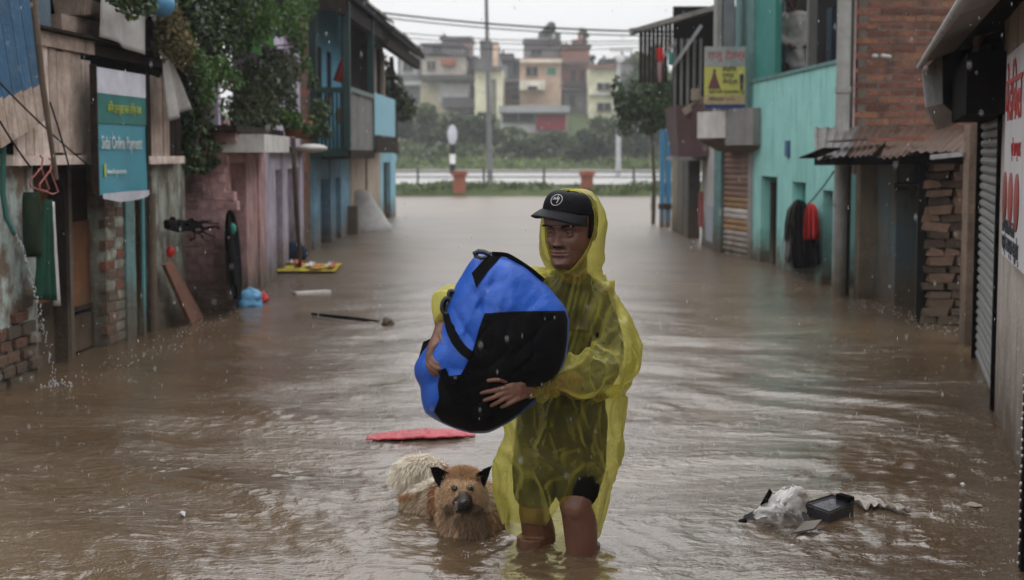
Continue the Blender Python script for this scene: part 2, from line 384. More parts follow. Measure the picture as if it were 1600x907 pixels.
# ---------------- poles
M_pole = mat('concrete pole', (.20, .20, .21), .7)
c = atY(766, 280, 57)
t = thing('utility_pole', 'tall grey utility pole rising in the middle behind the far road', 'utility pole', (c.x, 57, .2))
top = atY(759, -40, 57); b = MB(); b.tube([(c.x, 57, .2), (top.x, 57, top.z)], [.105, .062], 10); part('shaft', b, M_pole, t)
for z in (7.9, 8.6):
    b = MB(); b.bar((top.x - .55, 56.86, z), (top.x + .55, 56.86, z), .08); part('crossarm', b, M_rail, t)
c = atY(966, 262, 72); tp = atY(967, 95, 72)
t = thing('street_lamp', 'slim grey street lamp post with its arm to the left, before the pale yellow house', 'street lamp', (c.x, 72, .3))
b = MB(); b.tube([(c.x, 72, .3), (tp.x, 72, tp.z)], [.13, .08], 8); part('post', b, mat('galvanised', (.42, .43, .44), .5), t)
b = MB(); b.tube([(tp.x, 72, tp.z), (tp.x + .2, 72, tp.z + .25), (tp.x + .1, 72, tp.z + .45)], .05, 6); part('arm', b, M_pole, t)
b = MB(); b.box(tp.x - .45, tp.x + .65, 71.8, 72.2, tp.z + .42, tp.z + .56); b.ball((tp.x + .05, 71.9, tp.z + .1), .22, .2, .2); part('lamp_head', b, mat('lamp shell', (.6, .6, .6), .4), t)
c = atY(707, 270, 60)
t = thing('bus_stop_sign', 'black and white banded post with an oval white sign plate beside the far road', 'road sign', (c.x, 60, .25))
za, zb = atY(707, 196, 60).z, atY(707, 226, 60).z
b = MB(); zz = np.linspace(.25, zb, 5)
for i in range(4): b.tube([(c.x, 60, zz[i]), (c.x, 60, zz[i + 1])], .11, 8, mi=i % 2)
part('post', b, [mat('white band', (.75, .75, .74), .5), mat('black band', (.03, .03, .03), .5)], t)
b = MB(); b.ball((c.x, 60, (za + zb) / 2), .19, .05, (za - zb) / 2 + .02, 14, 10); part('sign_plate', b, mat('sign white', (.62, .62, .7), .5, bump=0), t)
# ---------------- overhead wires
M_wire = mat('wire', (.03, .03, .035), .5, bump=0)
def wire(pts, r, lab, sag=.3, group='overhead wires across the street'):
    a, b_ = Vector(pts[0]), Vector(pts[1]); q = MB()
    q.tube([a.lerp(b_, i / 14) - Vector((0, 0, sag * 4 * (i / 14) * (1 - i / 14))) for i in range(15)], r, 5)
    return single('wire', q, M_wire, lab, 'wire', group)
for (y0, y1, Y, r, sag, lab) in ((15, 50, 45, .03, .15, 'thickest overhead wire, topmost of those crossing the sky'),
                         (22, 57, 45.4, .02, .15, 'overhead wire just under the thickest one'),
                         (44, 62, 48, .014, .2, 'thin overhead wire, third from the top'), (52, 66, 48.4, .012, .2, 'thin overhead wire, fourth from the top'),
                         (62, 70, 49, .012, .25, 'lowest thin overhead wire over the far houses')):
    wire((atY(555, y0, Y), atY(1060, y1, Y)), r, lab, sag)
# ---------------- far houses on the rise
def pal(name, c, **k): return mat(name, c, .85, nscale=.8, stain=(.12, .11, .10), stain_amt=.35, bump=0, **k)
M_fwin = mat('far window', (.035, .04, .045), .3, bump=0)
M_fdark = mat('far concrete', (.16, .155, .15), .9, nscale=.7, bump=0, stain=(.06, .06, .06))
def house(px0, px1, yt, yb, Y, m, lab, wins=(), extra=(), roof=None, depth=9, name='house'):
    a = atY(px0, yb, Y); b_ = atY(px1, yt, Y); t = thing(name, lab, 'house', ((a.x + b_.x) / 2, Y, a.z - 2))
    b = MB(); b.box(a.x, b_.x, Y, Y + depth, a.z - 2.5, b_.z); part('wall', b, m, t)
    def q(x0, x1, y0, y1, d0, d1, nm, mm, par=t, lb=None):
        u = atY(x0, y1, Y); v = atY(x1, y0, Y); k = MB(); k.box(u.x, v.x, Y - d1, Y - d0, u.z, v.z); return part(nm, k, mm, par, lb)
    for (x0, x1, y0, y1) in wins:
        f = q(x0, x1, y0, y1, .003, .06, 'window', M_fwin)
        cx = (x0 + x1) / 2; q(cx - .5, cx + .5, y0, y1, .06, .1, 'mullion', m, f)
        q(x0 - 1, x1 + 1, y1, y1 + 1.6, .004, .35, 'sill', M_fdark, f)
    if roof: q(px0 - 3, px1 + 3, yt - 4, yt, -depth, .6, 'roof', roof)
    for (x0, x1, y0, y1, d0, d1, nm, mm) in extra: q(x0, x1, y0, y1, d0, d1, nm, mm)
    return t
M_cream = pal('cream wall', (.72, .66, .56)); M_cream2 = pal('buff wall', (.74, .67, .50)); M_peach = pal('peach wall', (.74, .53, .41))
M_fbrick = pal('far brick', (.26, .13, .10)); M_yel = pal('yellow wall', (.80, .77, .56)); M_fgrey = pal('grey wall', (.25, .25, .26)); M_fwhite = pal('white wall', (.7, .69, .7))
M_mut = [pal('mauve plaster', (.42, .34, .33)), pal('dust plaster', (.50, .46, .42)), pal('soot brick', (.24, .15, .13)), pal('chalk wall', (.60, .60, .60))]
M_froof = mat('far slate roof', (.10, .095, .10), .7, bump=0, nscale=1); M_fred = mat('far red', (.42, .03, .05), .7, bump=0, nscale=1); M_ftin = mat('far tin roof', (.42, .42, .43), .5, bump=0, nscale=1)
house(622, 664, 88, 200, 170, M_fgrey, 'grey house at far left with a round white gable window, partly behind the roof edge', [(630, 645, 97, 110)], [(626, 652, 93, 117, .005, .05, 'window_frame', M_fwhite), (622, 664, 128, 134, .0, 1, 'ledge', M_fwhite)], M_froof)
house(657, 756, 124, 235, 142, M_cream2, 'cream two storey house with dark pitched eaves above the bushes at left', [(705, 728, 135, 150), (737, 746, 135, 152)],
      [(660, 758, 119, 127, 0, 2.2, 'eave', M_froof), (695, 760, 154, 170, 0, 3.0, 'porch_roof', M_froof), (692, 733, 132, 153, .002, .9, 'balcony', M_fwhite), (686, 694, 128, 160, .0, .3, 'column', M_fwhite)], M_froof)
house(660, 728, 88, 122, 152, M_cream, 'pale upper storey house with an orange awning, behind the cream house', [(668, 680, 96, 108)], [(690, 712, 94, 103, .0, 1.2, 'awning', mat('far orange', (.40, .13, .07), .8, bump=0)), (660, 700, 84, 88, 0, .6, 'parapet', M_fwhite)], M_froof)
house(660, 722, 72, 86, 160, M_fgrey, 'low grey rooftop shed on top of the pale house at left', [(676, 690, 74, 82)], (), M_froof)
house(742, 785, 108, 215, 136, M_yel, 'tall buff house with dark stair window, just behind the utility pole', [(768, 775, 124, 178)], [(742, 758, 92, 108, -.5, .4, 'cornice_block', M_fdark), (742, 786, 104, 110, 0, .8, 'parapet', M_fdark)])
house(750, 778, 66, 104, 150, M_fdark, 'dark grey water tank tower behind the utility pole', (), [(770, 779, 70, 108, 0, .5, 'column', M_peach), (750, 768, 64, 72, 0, .8, 'tank', M_froof)])
house(786, 816, 96, 160, 155, M_fgrey, 'small grey and white house between the buff and the peach houses', [(802, 812, 100, 114)], [(784, 793, 102, 122, 0, .2, 'wall_panel', M_fwhite), (782, 818, 124, 128, 0, .8, 'ledge', M_fwhite)], M_froof)
house(812, 877, 92, 146, 140, M_peach, 'peach house with a green shuttered window near the middle', [(822, 840, 105, 118)],
      [(855, 868, 106, 117, .01, .12, 'shutter', mat('far green', (.05, .26, .17), .6, bump=0)), (812, 852, 127, 142, 0, 1.5, 'balcony', M_cream), (812, 878, 96, 99, 0, 1, 'ledge', M_cream), (824, 840, 136, 142, 1.5, 1.55, 'opening', M_fwin)])
house(818, 876, 60, 92, 150, M_fgrey, 'grey concrete top floor set back on the peach house, with plants on it', [(830, 846, 78, 86)], [(816, 878, 66, 70, 0, .8, 'ledge', M_froof), (866, 876, 52, 62, 0, .3, 'stair_head', M_froof)])
house(782, 882, 140, 182, 146, M_fbrick, 'low red brown brick house below the peach house', [(800, 812, 148, 156), (850, 862, 146, 156)], (), M_froof)
house(878, 921, 74, 140, 144, M_fbrick, 'dark red brick house with parapet turrets, right of the peach house', [(892, 900, 110, 128), (905, 913, 110, 128)],
      [(880, 888, 68, 76, -.3, .3, 'turret', M_fbrick), (894, 918, 62, 74, -3, 0, 'upper_storey', M_fbrick), (878, 921, 98, 102, 0, 1, 'ledge', M_froof), (882, 916, 132, 136, 0, 1.2, 'balcony', M_froof), (903, 909, 50, 62, -1, 0, 'chimney', M_fbrick)], M_froof)
house(880, 922, 142, 200, 142, M_fgrey, 'grey plaster house below the dark red brick one', [(890, 898, 150, 164)], (), M_froof)
house(920, 966, 106, 215, 136, M_yel, 'pale yellow house with two long dark windows, right of the brick houses', [(933, 954, 130, 140), (933, 955, 161, 172)], [(918, 966, 102, 107, 0, .8, 'parapet', M_fbrick), (920, 966, 147, 149, 0, .5, 'ledge', M_fwhite)])
house(782, 886, 172, 215, 126, M_fwhite, 'long low shed with a tin roof and a bright red end panel', [(786, 834, 178, 190)], [(838, 884, 179, 203, .01, .5, 'red_panel', M_fred), (780, 890, 166, 177, -6, 1.5, 'tin_roof', M_ftin)], name='long_shed')
house(963, 1003, 92, 135, 165, M_fgrey, 'flat roofed grey house half hidden by trees at right', (), (), M_ftin)
for k, (x0, x1, y0, Y, mi, lab) in enumerate(((640, 662, 104, 175, 1, 'little dust coloured house at far left behind the hanging plant'), (728, 744, 92, 158, 2, 'narrow soot brick house squeezed left of the utility pole'), (782, 800, 88, 166, 3, 'small chalk white house top behind the grey and white one'),
                                           (800, 818, 100, 168, 0, 'mauve house gable left of the peach house'), (874, 884, 84, 170, 1, 'sliver of a dusty house between peach and brick houses'), (940, 975, 96, 160, 0, 'mauve house roofline behind the pale yellow house'),
                                           (965, 992, 100, 158, 3, 'chalky house beside the street lamp head'), (690, 735, 62, 178, 2, 'highest soot brick house on the ridge at left'), (844, 862, 56, 172, 1, 'tiny stair tower above the grey top floor'))):
    house(x0, x1, y0, 140, Y, M_mut[mi], lab, [(x0 + 3 + 7 * j, x0 + 6.5 + 7 * j, y0 + 8, y0 + 14) for j in range(max(1, int((x1 - x0 - 4) / 7)))], [(x0 - 1, x1 + 1, y0 + 17, y0 + 19, 0, .7, 'ledge', M_froof), (x0 + 2, x0 + 6, y0 - 9, y0 - 4, -1, 0, 'water_tank', M_fdark)], M_froof)
# ---------------- trees and bushes beyond the road
M_bark = mat('bark', (.09, .07, .05), .9)
def tree(px, pyt, pyb, Y, wpx, m, lab, n=1600, size=None, cat='tree', name='tree', group=None, seed=0):
    r_ = random.Random(seed + int(px * 3 + pyt)); base = atY(px, pyb, Y); top = atY(px, pyt, Y); W = wpx / FPX * Y / 2; H = top.z - base.z
    t = thing(name, lab, cat, (base.x, Y, base.z), group)
    bl = []
    for i in range(13):
        zz = r_.uniform(.25, .9); ww = W * (1 - abs(zz - .5) * .9)
        bl.append((base.x + r_.uniform(-.8, .8) * ww, Y + r_.uniform(-.6, .6) * W, base.z + H * zz, W * r_.uniform(.22, .42), W * r_.uniform(.25, .4), H * r_.uniform(.08, .17)))
    b = MB(); b.tube([(base.x, Y, base.z - .5), (base.x + .05 * W, Y, base.z + H * .3), (base.x, Y, base.z + H * .75)], [W * .09, W * .06, W * .02], 7)
    for q in bl[:6]: b.tube([(base.x, Y, base.z + H * .3), (q[0], q[1], q[2])], [W * .035, W * .01], 5)
    part('trunk', b, M_bark, t)
    part('crown', leaves(MB(), bl, n, size or max(.12, Y * .0042), .2, seed + int(px), .6), m, t)
    return t
M_lf1 = leafmat('foliage dark', (.022, .045, .016), (.06, .095, .035), (.10, .13, .05))
M_lf2 = leafmat('foliage mid', (.035, .065, .022), (.09, .13, .045), (.14, .17, .06))
rr = random.Random(5)
spec = [(640, 150, 262, 118, 75, 0), (690, 158, 264, 112, 85, 1), (735, 178, 264, 108, 70, 0), (785, 202, 264, 110, 80, 1), (830, 210, 264, 106, 80, 0), (880, 208, 264, 108, 80, 1),
        (925, 204, 264, 104, 70, 0), (965, 165, 264, 112, 80, 1), (1010, 100, 264, 116, 95, 0), (1005, 68, 200, 130, 70, 1), (990, 160, 262, 104, 70, 0), (1045, 110, 262, 100, 90, 1), (600, 120, 262, 112, 80, 0)]
words = ['dark bushy tree behind the left roof edge', 'bushy tree behind the oval road sign', 'rounded dark shrub just left of the utility pole', 'pale green shrub just right of the utility pole',
         'dark shrub under the tin roofed shed', 'mid green shrub right of the red panel', 'low dark shrub before the pale yellow house', 'green shrub behind the street lamp', 'tall dark tree right of the street lamp',
         'highest leafy treetop on the right, against the sky', 'dark shrub low on the right bank', 'large hazy tree behind the right-hand roof', 'tall tree behind the left row, mostly hidden']
for i, (px, yt, yb, Y, wd, k) in enumerate(spec):
    tree(px, yt, yb, Y, wd * 1.25, (M_lf1, M_lf2)[k], words[i], 2600, cat='tree' if (yb - yt) > 95 else 'shrub', name='tree' if (yb - yt) > 95 else 'shrub', seed=i, group='trees and shrubs beyond the far road')
tree(858, 36, 66, 150, 26, M_lf1, 'small round dark treetop above the grey top floor', 700, .35, seed=60)
tree(912, 44, 66, 144, 14, M_lf1, 'tiny potted tree on the dark red brick house', 300, .3, seed=61)
tree(920, 88, 110, 150, 22, M_lf1, 'small tree between the brick and yellow houses', 400, .4, seed=62)
mb = MB(); rg = random.Random(9)
leaves(mb, [(x + rg.uniform(-2, 2), 113 + rg.uniform(-8, 4), 1.2 + rg.uniform(-1, .5), 3.0, 2.5, 1.1) for x in np.arange(-30, 34, 1.6)], 26000, .5, .1, 12, .6)
single('thicket', mb, M_lf2, kind='stuff')
# ================================================================ LEFT ROW
V = Vector
M_wall_old = mat('old blue plaster', (.52, .62, .60), .85, (.24, .185, .145), 5, contrast=2.2, stain=(.07, .06, .05), stain_amt=.5, bump=.6, bscale=14, mud=1.2)
M_wall_grn = mat('grey green plaster', (.38, .41, .35), .85, (.19, .165, .13), 4.5, contrast=2, stain=(.05, .045, .04), stain_amt=.55, bump=.5, bscale=14, mud=1.2)
M_rbrick = mat('old red brick', (.26, .10, .065), .85, (.17, .075, .05), 9, stain=(.05, .045, .04), stain_amt=.3, bump=.5, bscale=25, mud=1.0)
M_mortar = mat('mortar', (.16, .13, .11), .95, bump=.4, mud=1.0)
M_dark = mat('interior shade and black', (.007, .006, .0055), .9, bump=0)  # near-black colour paints in the shade of rooms and openings; also plain black things
M_woodd = mat('dark wood', (.035, .026, .02), .75, (.02, .015, .013), 8, bump=.3, mud=.5)
M_wooda = mat('amber door board', (.19, .085, .035), .65, (.13, .055, .025), 5, stain=(.04, .03, .025), stain_amt=.4, bump=.2, mud=.5)
M_woodg = mat('weathered plank', (.74, .63, .57), .8, (.50, .39, .33), 7, stain=(.08, .06, .05), stain_amt=.4, bump=.3)
M_woodg2 = mat('weathered plank brown', (.60, .48, .41), .8, (.36, .27, .22), 7, stain=(.06, .045, .04), stain_amt=.4, bump=.3)
M_bluep = mat('blue painted plank', (.055, .15, .27), .7, (.035, .10, .19), 6, stain=(.12, .09, .06), stain_amt=.2, bump=.3)
M_tealpipe = mat('teal pipe', (.10, .30, .33), .5, mud=.5)
M_ltbrown = mat('brown pole', (.17, .13, .10), .8, bump=.3, mud=.5)
M_pink = mat('pink plaster', (.64, .40, .40), .85, (.33, .19, .185), 4, stain=(.12, .08, .07), stain_amt=.45, bump=.4, bscale=16, mud=1.3)
M_pinkd = mat('pink stone', (.56, .33, .32), .9, (.26, .155, .145), 6, contrast=1.6, stain=(.08, .06, .055), stain_amt=.45, bump=.8, bscale=18, mud=1.3)
M_lilac = mat('lilac plaster', (.60, .53, .66), .8, (.38, .33, .42), 4, stain=(.16, .13, .14), stain_amt=.35, bump=.2, mud=1.0)
M_blue = mat('light blue plaster', (.19, .38, .52), .8, (.10, .22, .31), 4, stain=(.06, .08, .09), stain_amt=.3, bump=.2, mud=1.0)
M_blue2 = mat('sky blue panel', (.26, .50, .60), .7, (.20, .42, .52), 4, stain=(.10, .14, .15), stain_amt=.2, bump=.1, mud=.8)
M_bstone = mat('brown brick', (.19, .12, .085), .9, (.12, .08, .06), 8, bump=.6, bscale=22, mud=1)
M_creamp = mat('cream plaster', (.46, .39, .32), .8, (.36, .29, .22), 4, stain=(.15, .11, .08), stain_amt=.4, bump=.2, mud=1.2)
M_gpaint = mat('dark green paint', (.02, .055, .05), .6, bump=.1)
M_roofd = mat('dark roof sheet', (.035, .032, .032), .7, (.02, .02, .02), 5, bump=.3)
M_rooff = mat('roof edge', (.30, .28, .26), .6, (.16, .15, .14), 5, bump=.3)
M_white = mat('dirty white', (.60, .58, .56), .7, (.45, .43, .41), 5, stain=(.2, .17, .15), stain_amt=.3, bump=.1)
M_cloth = mat('white cloth', (.58, .57, .56), .9, (.42, .41, .40), 6, bump=.1)
def bricks(F, t, s0, s1, z0, z1, d, mats, bl=.215, bh=.058, g=.014, dep=.045, keep=1.0, maxn=300, nm='brick', jit=.006, seed=1):
    """single bricks standing proud of the backing; alike pieces share a mesh"""
    r_ = random.Random(seed); mes = []
    for m in mats:
        for k in range(2):
            b = MB(); h = lambda: r_.uniform(-.004, .004)
            p = [(x + h(), y, z + h()) for z in (-bh / 2, bh / 2) for (x, y) in ((-bl / 2, dep), (bl / 2, dep), (bl / 2, -dep * .2), (-bl / 2, -dep * .2))]
            b.hexa(p)
            e = b.mesh(nm, m); mes.append(e)
    ang = math.atan2(F.u.y, F.u.x); n = 0; row = 0; z = z0 + bh / 2
    out = []
    while z < z1:
        s = s0 + bl / 2 + (bl / 2 + g / 2 if row % 2 else 0)
        while s < s1 - bl * .3:
            if r_.random() < keep: out.append((s, z))
            s += bl + g
        z += bh + g; row += 1
    for (s, z) in out[:maxn]:
        sx = min(1, (s1 - s) * 2 / bl); p = F.P(s, z, d + r_.uniform(-jit, jit))
        # local -y faces the street
        piece(nm, r_.choice(mes), t, p, (0, 0, ang), (sx, 1, 1))
def planks(F, t, s0, s1, z0, z1, d, n, mats, th=.022, gap=.012, nm='plank', jit=.012, zj=.02, seed=1):
    r_ = random.Random(seed); w_ = (s1 - s0) / n
    for i in range(n):
        b = MB(); a = s0 + i * w_; tl = r_.uniform(-jit, jit); dd = d + r_.uniform(0, .012)
        ps = [F.P(q, z, e) for (z, k) in ((z0 + r_.uniform(-zj, zj), 0), (z1 + r_.uniform(-zj, zj), tl)) for (q, e) in ((a + gap * r_.uniform(.2, 1.3) + k, dd + th), (a + w_ + k, dd + th), (a + w_ + k, dd), (a + gap * .5 + k, dd))]
        b.hexa(ps); part(nm, b, r_.choice(mats), t)

# ---------------- house with plank balcony (nearest on the left)
F = Fac(-3.26, 8.0, -2.98, 13.9)
sS = F.S
H1 = thing('plank_house', 'nearest house on the left with plank upper floor and crumbling blue plaster', 'house', F.P(2, -.35))
b = MB(); F.box(b, -1.5, F.len, -.35, 1.36, -.62, -.45); F.box(b, -1.5, F.len, 1.36, 4.4, -.62, -.14); part('back_wall', b, M_dark, H1)
b = MB(); F.box(b, -1.5, sS(55), -.35, 1.42, -.45, 0, jit=.02); pier = part('pier', b, M_wall_old, H1, 'crumbling blue plaster pier with bare bricks low down')
r_ = random.Random(4)
# bricks showing through low on the pier
mes = []
for k in range(4):
    b = MB(); p = [(x + r_.uniform(-.012, .012), y, z + r_.uniform(-.008, .008)) for z in (-.032, .032) for (x, y) in ((-.1, .03), (.1, .03), (.1, -.02), (-.1, -.02))]; b.hexa(p); mes.append(b.mesh('brick', [M_rbrick, M_rbrick, M_wall_old, M_mortar][k]))
ang = math.atan2(F.u.y, F.u.x)
row = 0; z = .02
while z < .62:
    s = sS(0) - .35 + (row % 2) * .11
    while s < sS(55) - .08:
        if r_.random() < (.95 if z < .35 else .45): piece('brick', r_.choice(mes), pier, F.P(s, z, r_.uniform(-.008, .012)), (0, r_.uniform(-.05, .05), ang), (r_.uniform(.8, 1.02), 1, 1))
        s += .222
    z += .078; row += 1
# boarded doors
D1 = part('door', MB().add(*(lambda m: (m.v, m.f))((lambda m: (F.box(m, sS(56, -.12), sS(104, -.12), -.35, 1.30, -.2, -.14), m)[1])(MB()))), M_wooda, H1, 'amber brown boarded door')
b = MB(); F.box(b, sS(58), sS(104), -.35, .42, -.14, -.115); part('kick_board', b, M_woodd, D1)
D2 = part('door', (lambda m: (F.box(m, sS(112, -.12), sS(160, -.12), .30, .93, -.2, -.14), m)[1])(MB()), M_wooda, H1, 'amber brown board panel over dark boards')
for (y0, y1) in ((.30, .33), (.02, .27), (-.35, 0)):
    b = MB(); F.box(b, sS(110, -.1), sS(162, -.1), y0, y1, -.16, -.125, jit=.004); part('dark_board', b, M_woodd, D2)
b = MB(); F.box(b, sS(110, -.1), sS(162, -.1), .93, 1.36, -.2, -.15); part('smoky_board', b, M_woodd, D2)
for (x0, x1, m) in ((99, 105, M_woodd), (105, 110, M_ltbrown), (160, 166, M_woodd)):
    b = MB(); F.pbox(b, x0, x1, 250, None, -.14, -.03, zt=1.36); part('door_post', b, m, H1)
# brick pier with teal edge
b = MB(); F.box(b, sS(166), sS(213), -.35, 1.40, -.4, -.02); pr = part('pier', b, M_wall_grn, H1, 'narrow brick pier with teal plaster edge')
mes = []
for k, m in enumerate((M_rbrick, M_bstone, M_wall_grn)):
    b = MB(); b.hexa([(x + r_.uniform(-.01, .01), y, z + r_.uniform(-.006, .006)) for z in (-.03, .03) for (x, y) in ((-.1, .02), (.1, .02), (.1, -.025), (-.1, -.025))]); mes.append(b.mesh('brick', m))
z = -.02; row = 0
while z < 1.3:
    for s in (sS(168) + .07, sS(168) + .28, sS(168) + .49): piece('brick', r_.choice(mes), pr, F.P(s + (row % 2) * .05 - .03, z, -.036), (0, 0, ang))
    z += .077; row += 1
b = MB(); F.box(b, sS(193), sS(205), -.35, 1.38, -.02, .006, jit=.006); part('plaster_strip', b, mat('teal plaster', (.16, .32, .32), .8, (.12, .22, .21), 6, stain=(.08, .07, .06), bump=.5, mud=1), H1)
b = MB(); p0 = F.hit(212, 318, .05); b.tube([F.P(sS(213), -.3, .03), F.P(sS(213), 1.1, .04)], .016, 8); part('pipe', b, M_tealpipe, H1)
b = MB(); b.tube([F.P(sS(226), -.3, .04), F.P(sS(225), 1.1, .05)], .035, 8); part('prop_pole', b, M_ltbrown, H1)
b = MB(); b.tube([F.P(sS(219), -.3, -.04), F.P(sS(219), 1.1, -.04)], .03, 8); part('prop_pole', b, M_woodd, H1)
b = MB(); F.box(b, sS(236), sS(292), -.35, 1.36, -.4, -.01, jit=.02); part('pier', b, M_wall_grn, H1, 'grey green plaster pier')
b = MB(); F.box(b, -1.5, sS(292), 1.30, 1.37, -.4, -.03); part('lintel', b, M_woodd, H1)
# balcony of planks
z0b, z1b = F.Z(110, 256), F.Z(85, 60)
zt = 2.13
b = MB(); F.box(b, sS(20, .1), sS(150, .1), 1.335, 1.40, -.1, .1, jit=.004); part('sill_beam', b, M_woodg, H1)
b = MB(); F.box(b, -1.0, sS(152, .1), 2.08, 2.17, .02, .1); part('top_rail', b, M_woodg2, H1)
planks(F, H1, sS(28, .08), sS(116, .08), 1.40, 2.08, .045, 7, [M_woodg, M_woodg, M_woodg2], seed=3)
planks(F, H1, sS(118, .08), sS(148, .08), 1.40, 2.06, .03, 2, [M_woodg2, M_woodg], seed=5)
planks(F, H1, sS(232, .06), sS(289, .06), 1.36, 2.02, .0, 6, [M_woodg2, M_woodg2, M_woodd], seed=8, gap=.02)
b = MB(); F.box(b, sS(236, .1), sS(291, .1), 1.33, 1.39, -.1, .09, jit=.006); part('sill_beam', b, M_woodg, H1)
b = MB(); F.box(b, sS(120, .1), sS(262, .1), 2.09, 2.14, -.05, .10, jit=.01); part('roof_beam', b, M_woodd, H1)
b = MB(); F.box(b, -1, F.len, 2.17, 2.20, -.6, .16, jit=.02); part('upper_floor', b, M_woodd, H1)
# blue sloping boards at the far left
q = [F.hit(*c, .16) for c in ((-40, -30), (44, 0), (72, 190), (38, 235), (-40, 150))]
for i in range(5):
    a0, a1 = i / 5 + .004, (i + 1) / 5 - .006
    tl = F.hit(-42 + 88 * a0, -30 + 24 * a0, .16); tr = F.hit(-42 + 88 * a1, -30 + 24 * a1, .16)
    bl_ = F.hit(2 + 72 * a0, 232 - 46 * a0, .17); br = F.hit(2 + 72 * a1, 232 - 46 * a1, .17)
    mid_l = tl.lerp(bl_, .72); mid_r = tr.lerp(br, .70)
    b = MB(); b.poly([tl, mid_l, mid_r, tr], .015, 0, F.n); b.poly([mid_l, bl_, br, mid_r], .015, 1, F.n)
    part('slanted_board', b, [M_bluep, M_woodg2], H1)
b = MB(); F.box(b, sS(45, .1), sS(80, .1), 2.2, 2.75, .08, .12); part('shutter', b, mat('grey blue board', (.12, .17, .22), .7, bump=.2), H1)
b = MB(); F.box(b, -1, F.len, 2.75, 2.85, -.6, .25); part('eave', b, M_roofd, H1)
b = MB(); F.box(b, sS(90), sS(160), 2.2, 2.32, -.1, .05, jit=.03); F.box(b, sS(115), sS(158), 2.36, 2.42, -.1, .1, jit=.03); part('clutter_board', b, M_woodg2, H1, kind='stuff')
# bamboo pole, hose, wires
q = MB(); q.tube([F.hit(50, -20, .3), F.hit(66, 130, .28), F.hit(88, 280, .25)], [.022, .02, .014], 7)
single('bamboo_pole', q, M_ltbrown, 'thin brown bamboo pole leaning before the pale planks', 'pole')
q = MB(); q.tube([F.hit(6, -20, .12), F.hit(6, 150, .12), F.hit(4, 300, .12), F.hit(10, 340, .14), F.hit(24, 366, .2)], .018, 8)
single('hose', q, mat('green hose', (.03, .12, .10), .4, bump=0), 'dark green hose running down the near left wall with water pouring out', 'hose')
for (a_, b_, lab, sg) in (((0, 130, .3), (150, 268, .12), 'thin black cable crossing the pale planks', .02), ((78, 160, .2), (110, 270, .2), 'short loose wire hanging by the bamboo pole', -.02),
                          ((0, 190, .2), (48, 262, .2), 'slack wire below the blue boards', .01)):
    wire((F.hit(a_[0], a_[1], a_[2]), F.hit(*b_)), .006, lab, sg, None)
# water jet from the hose
M_drop = bpy.data.materials.new('water drops'); M_drop.use_nodes = True
bb = M_drop.node_tree.nodes['Principled BSDF']; bb.inputs['Base Color'].default_value = (.7, .72, .75, 1); bb.inputs['Roughness'].default_value = .1; bb.inputs['Transmission Weight'].default_value = .35; bb.inputs['IOR'].default_value = 1.33
q = MB(); r_ = random.Random(2); A = F.hit(24, 366, .2); B = atZ(88, 608)
for i in range(130):
    u = i / 130; p = A.lerp(V((B.x, B.y, A.z)), u ** .9); p.z = A.z - (A.z) * u ** 1.25
    p += V((r_.gauss(0, .004 + .006 * u), r_.gauss(0, .006), r_.gauss(0, .006)))
    if u < .55 or r_.random() < .75: q.ball(p, r_.uniform(.002, .0038), None, r_.uniform(.004, .010), 6, 5)
for i in range(40):
    a = r_.uniform(0, 6.28); d = r_.uniform(.01, .12); q.ball(B + V((math.cos(a) * d, math.sin(a) * d, r_.uniform(0, .07) * (1 - d * 6))), r_.uniform(.003, .007), n=6, m=5)
single('water_jet', q, M_drop, kind='stuff')
# sign board
FS = Fac(*(F.P(sS(151, .2) , 0, .2).xy), *(F.P(sS(228, .2), 0, .2).xy))
M_sgt = mat('sign teal', (.07, .30, .38), .5, (.06, .26, .34), 4, stain=(.05, .14, .16), stain_amt=.15, bump=0); M_sgg = mat('sign green', (.03, .19, .17), .5, bump=0); M_sgw = mat('sign white', (.50, .50, .47), .6, stain=(.2, .2, .18), bump=0)
M_yt = mat('yellow print', (.45, .50, .06), .6, bump=0); M_wt = mat('white print', (.62, .68, .68), .6, bump=0); M_bt = mat('dark print', (.04, .045, .06), .6, bump=0); M_rt = mat('red print', (.50, .04, .04), .6, bump=0)
Sg = thing('sign_board', 'tall teal payment sign board hanging on the plank house', 'sign', FS.P(FS.len / 2, 1.1))
zT, zB = 1.98, 1.13; Ls = FS.len
b = MB(); b.sheet(lambda u, v: FS.P(u * Ls, zB + (zT - zB) * v, .012 * math.sin(u * 7 + v * 3) * max(0, 1 - v * 3.2)), 16, 24, 0)
part('panel', b, M_sgt, Sg)
b = MB(); FS.box(b, .0, Ls, 1.815, 1.985, .004, .008); part('top_band', b, M_sgw, Sg)
b = MB(); FS.box(b, .0, Ls, 1.615, 1.815, .004, .008); part('green_band', b, M_sgg, Sg)
b = MB()
for a in (-.02, Ls): FS.box(b, a, a + .02, zB, zT + .02, -.03, .015)
part('frame', b, M_woodd, Sg)
b = MB(); b.sheet(lambda u, v: FS.P(.05 + u * (Ls - .08), zB + .012 - .07 * v * (1 - .5 * (2 * u - 1) ** 2), .02 + .02 * math.sin(u * 9)), 12, 3); part('torn_edge', b, M_sgw, Sg)
text_part('lettering', 'बिना झन्झट कर तिर्न अब', .085, FS.M(Ls * .2, 1.69, .012), M_yt, Sg, sx=.9)
text_part('lettering', 'Sidai Online Payment', .13, FS.M(Ls * .06, 1.44, .012), M_wt, Sg, sx=.8)
text_part('lettering', 'www.online payment service', .05, FS.M(Ls * .16, 1.27, .014), M_wt, Sg, sx=.7)
b = MB(); FS.box(b, Ls * .1, Ls * .13, 1.25, 1.34, .012, .016); part('yellow_bar', b, M_yt, Sg)
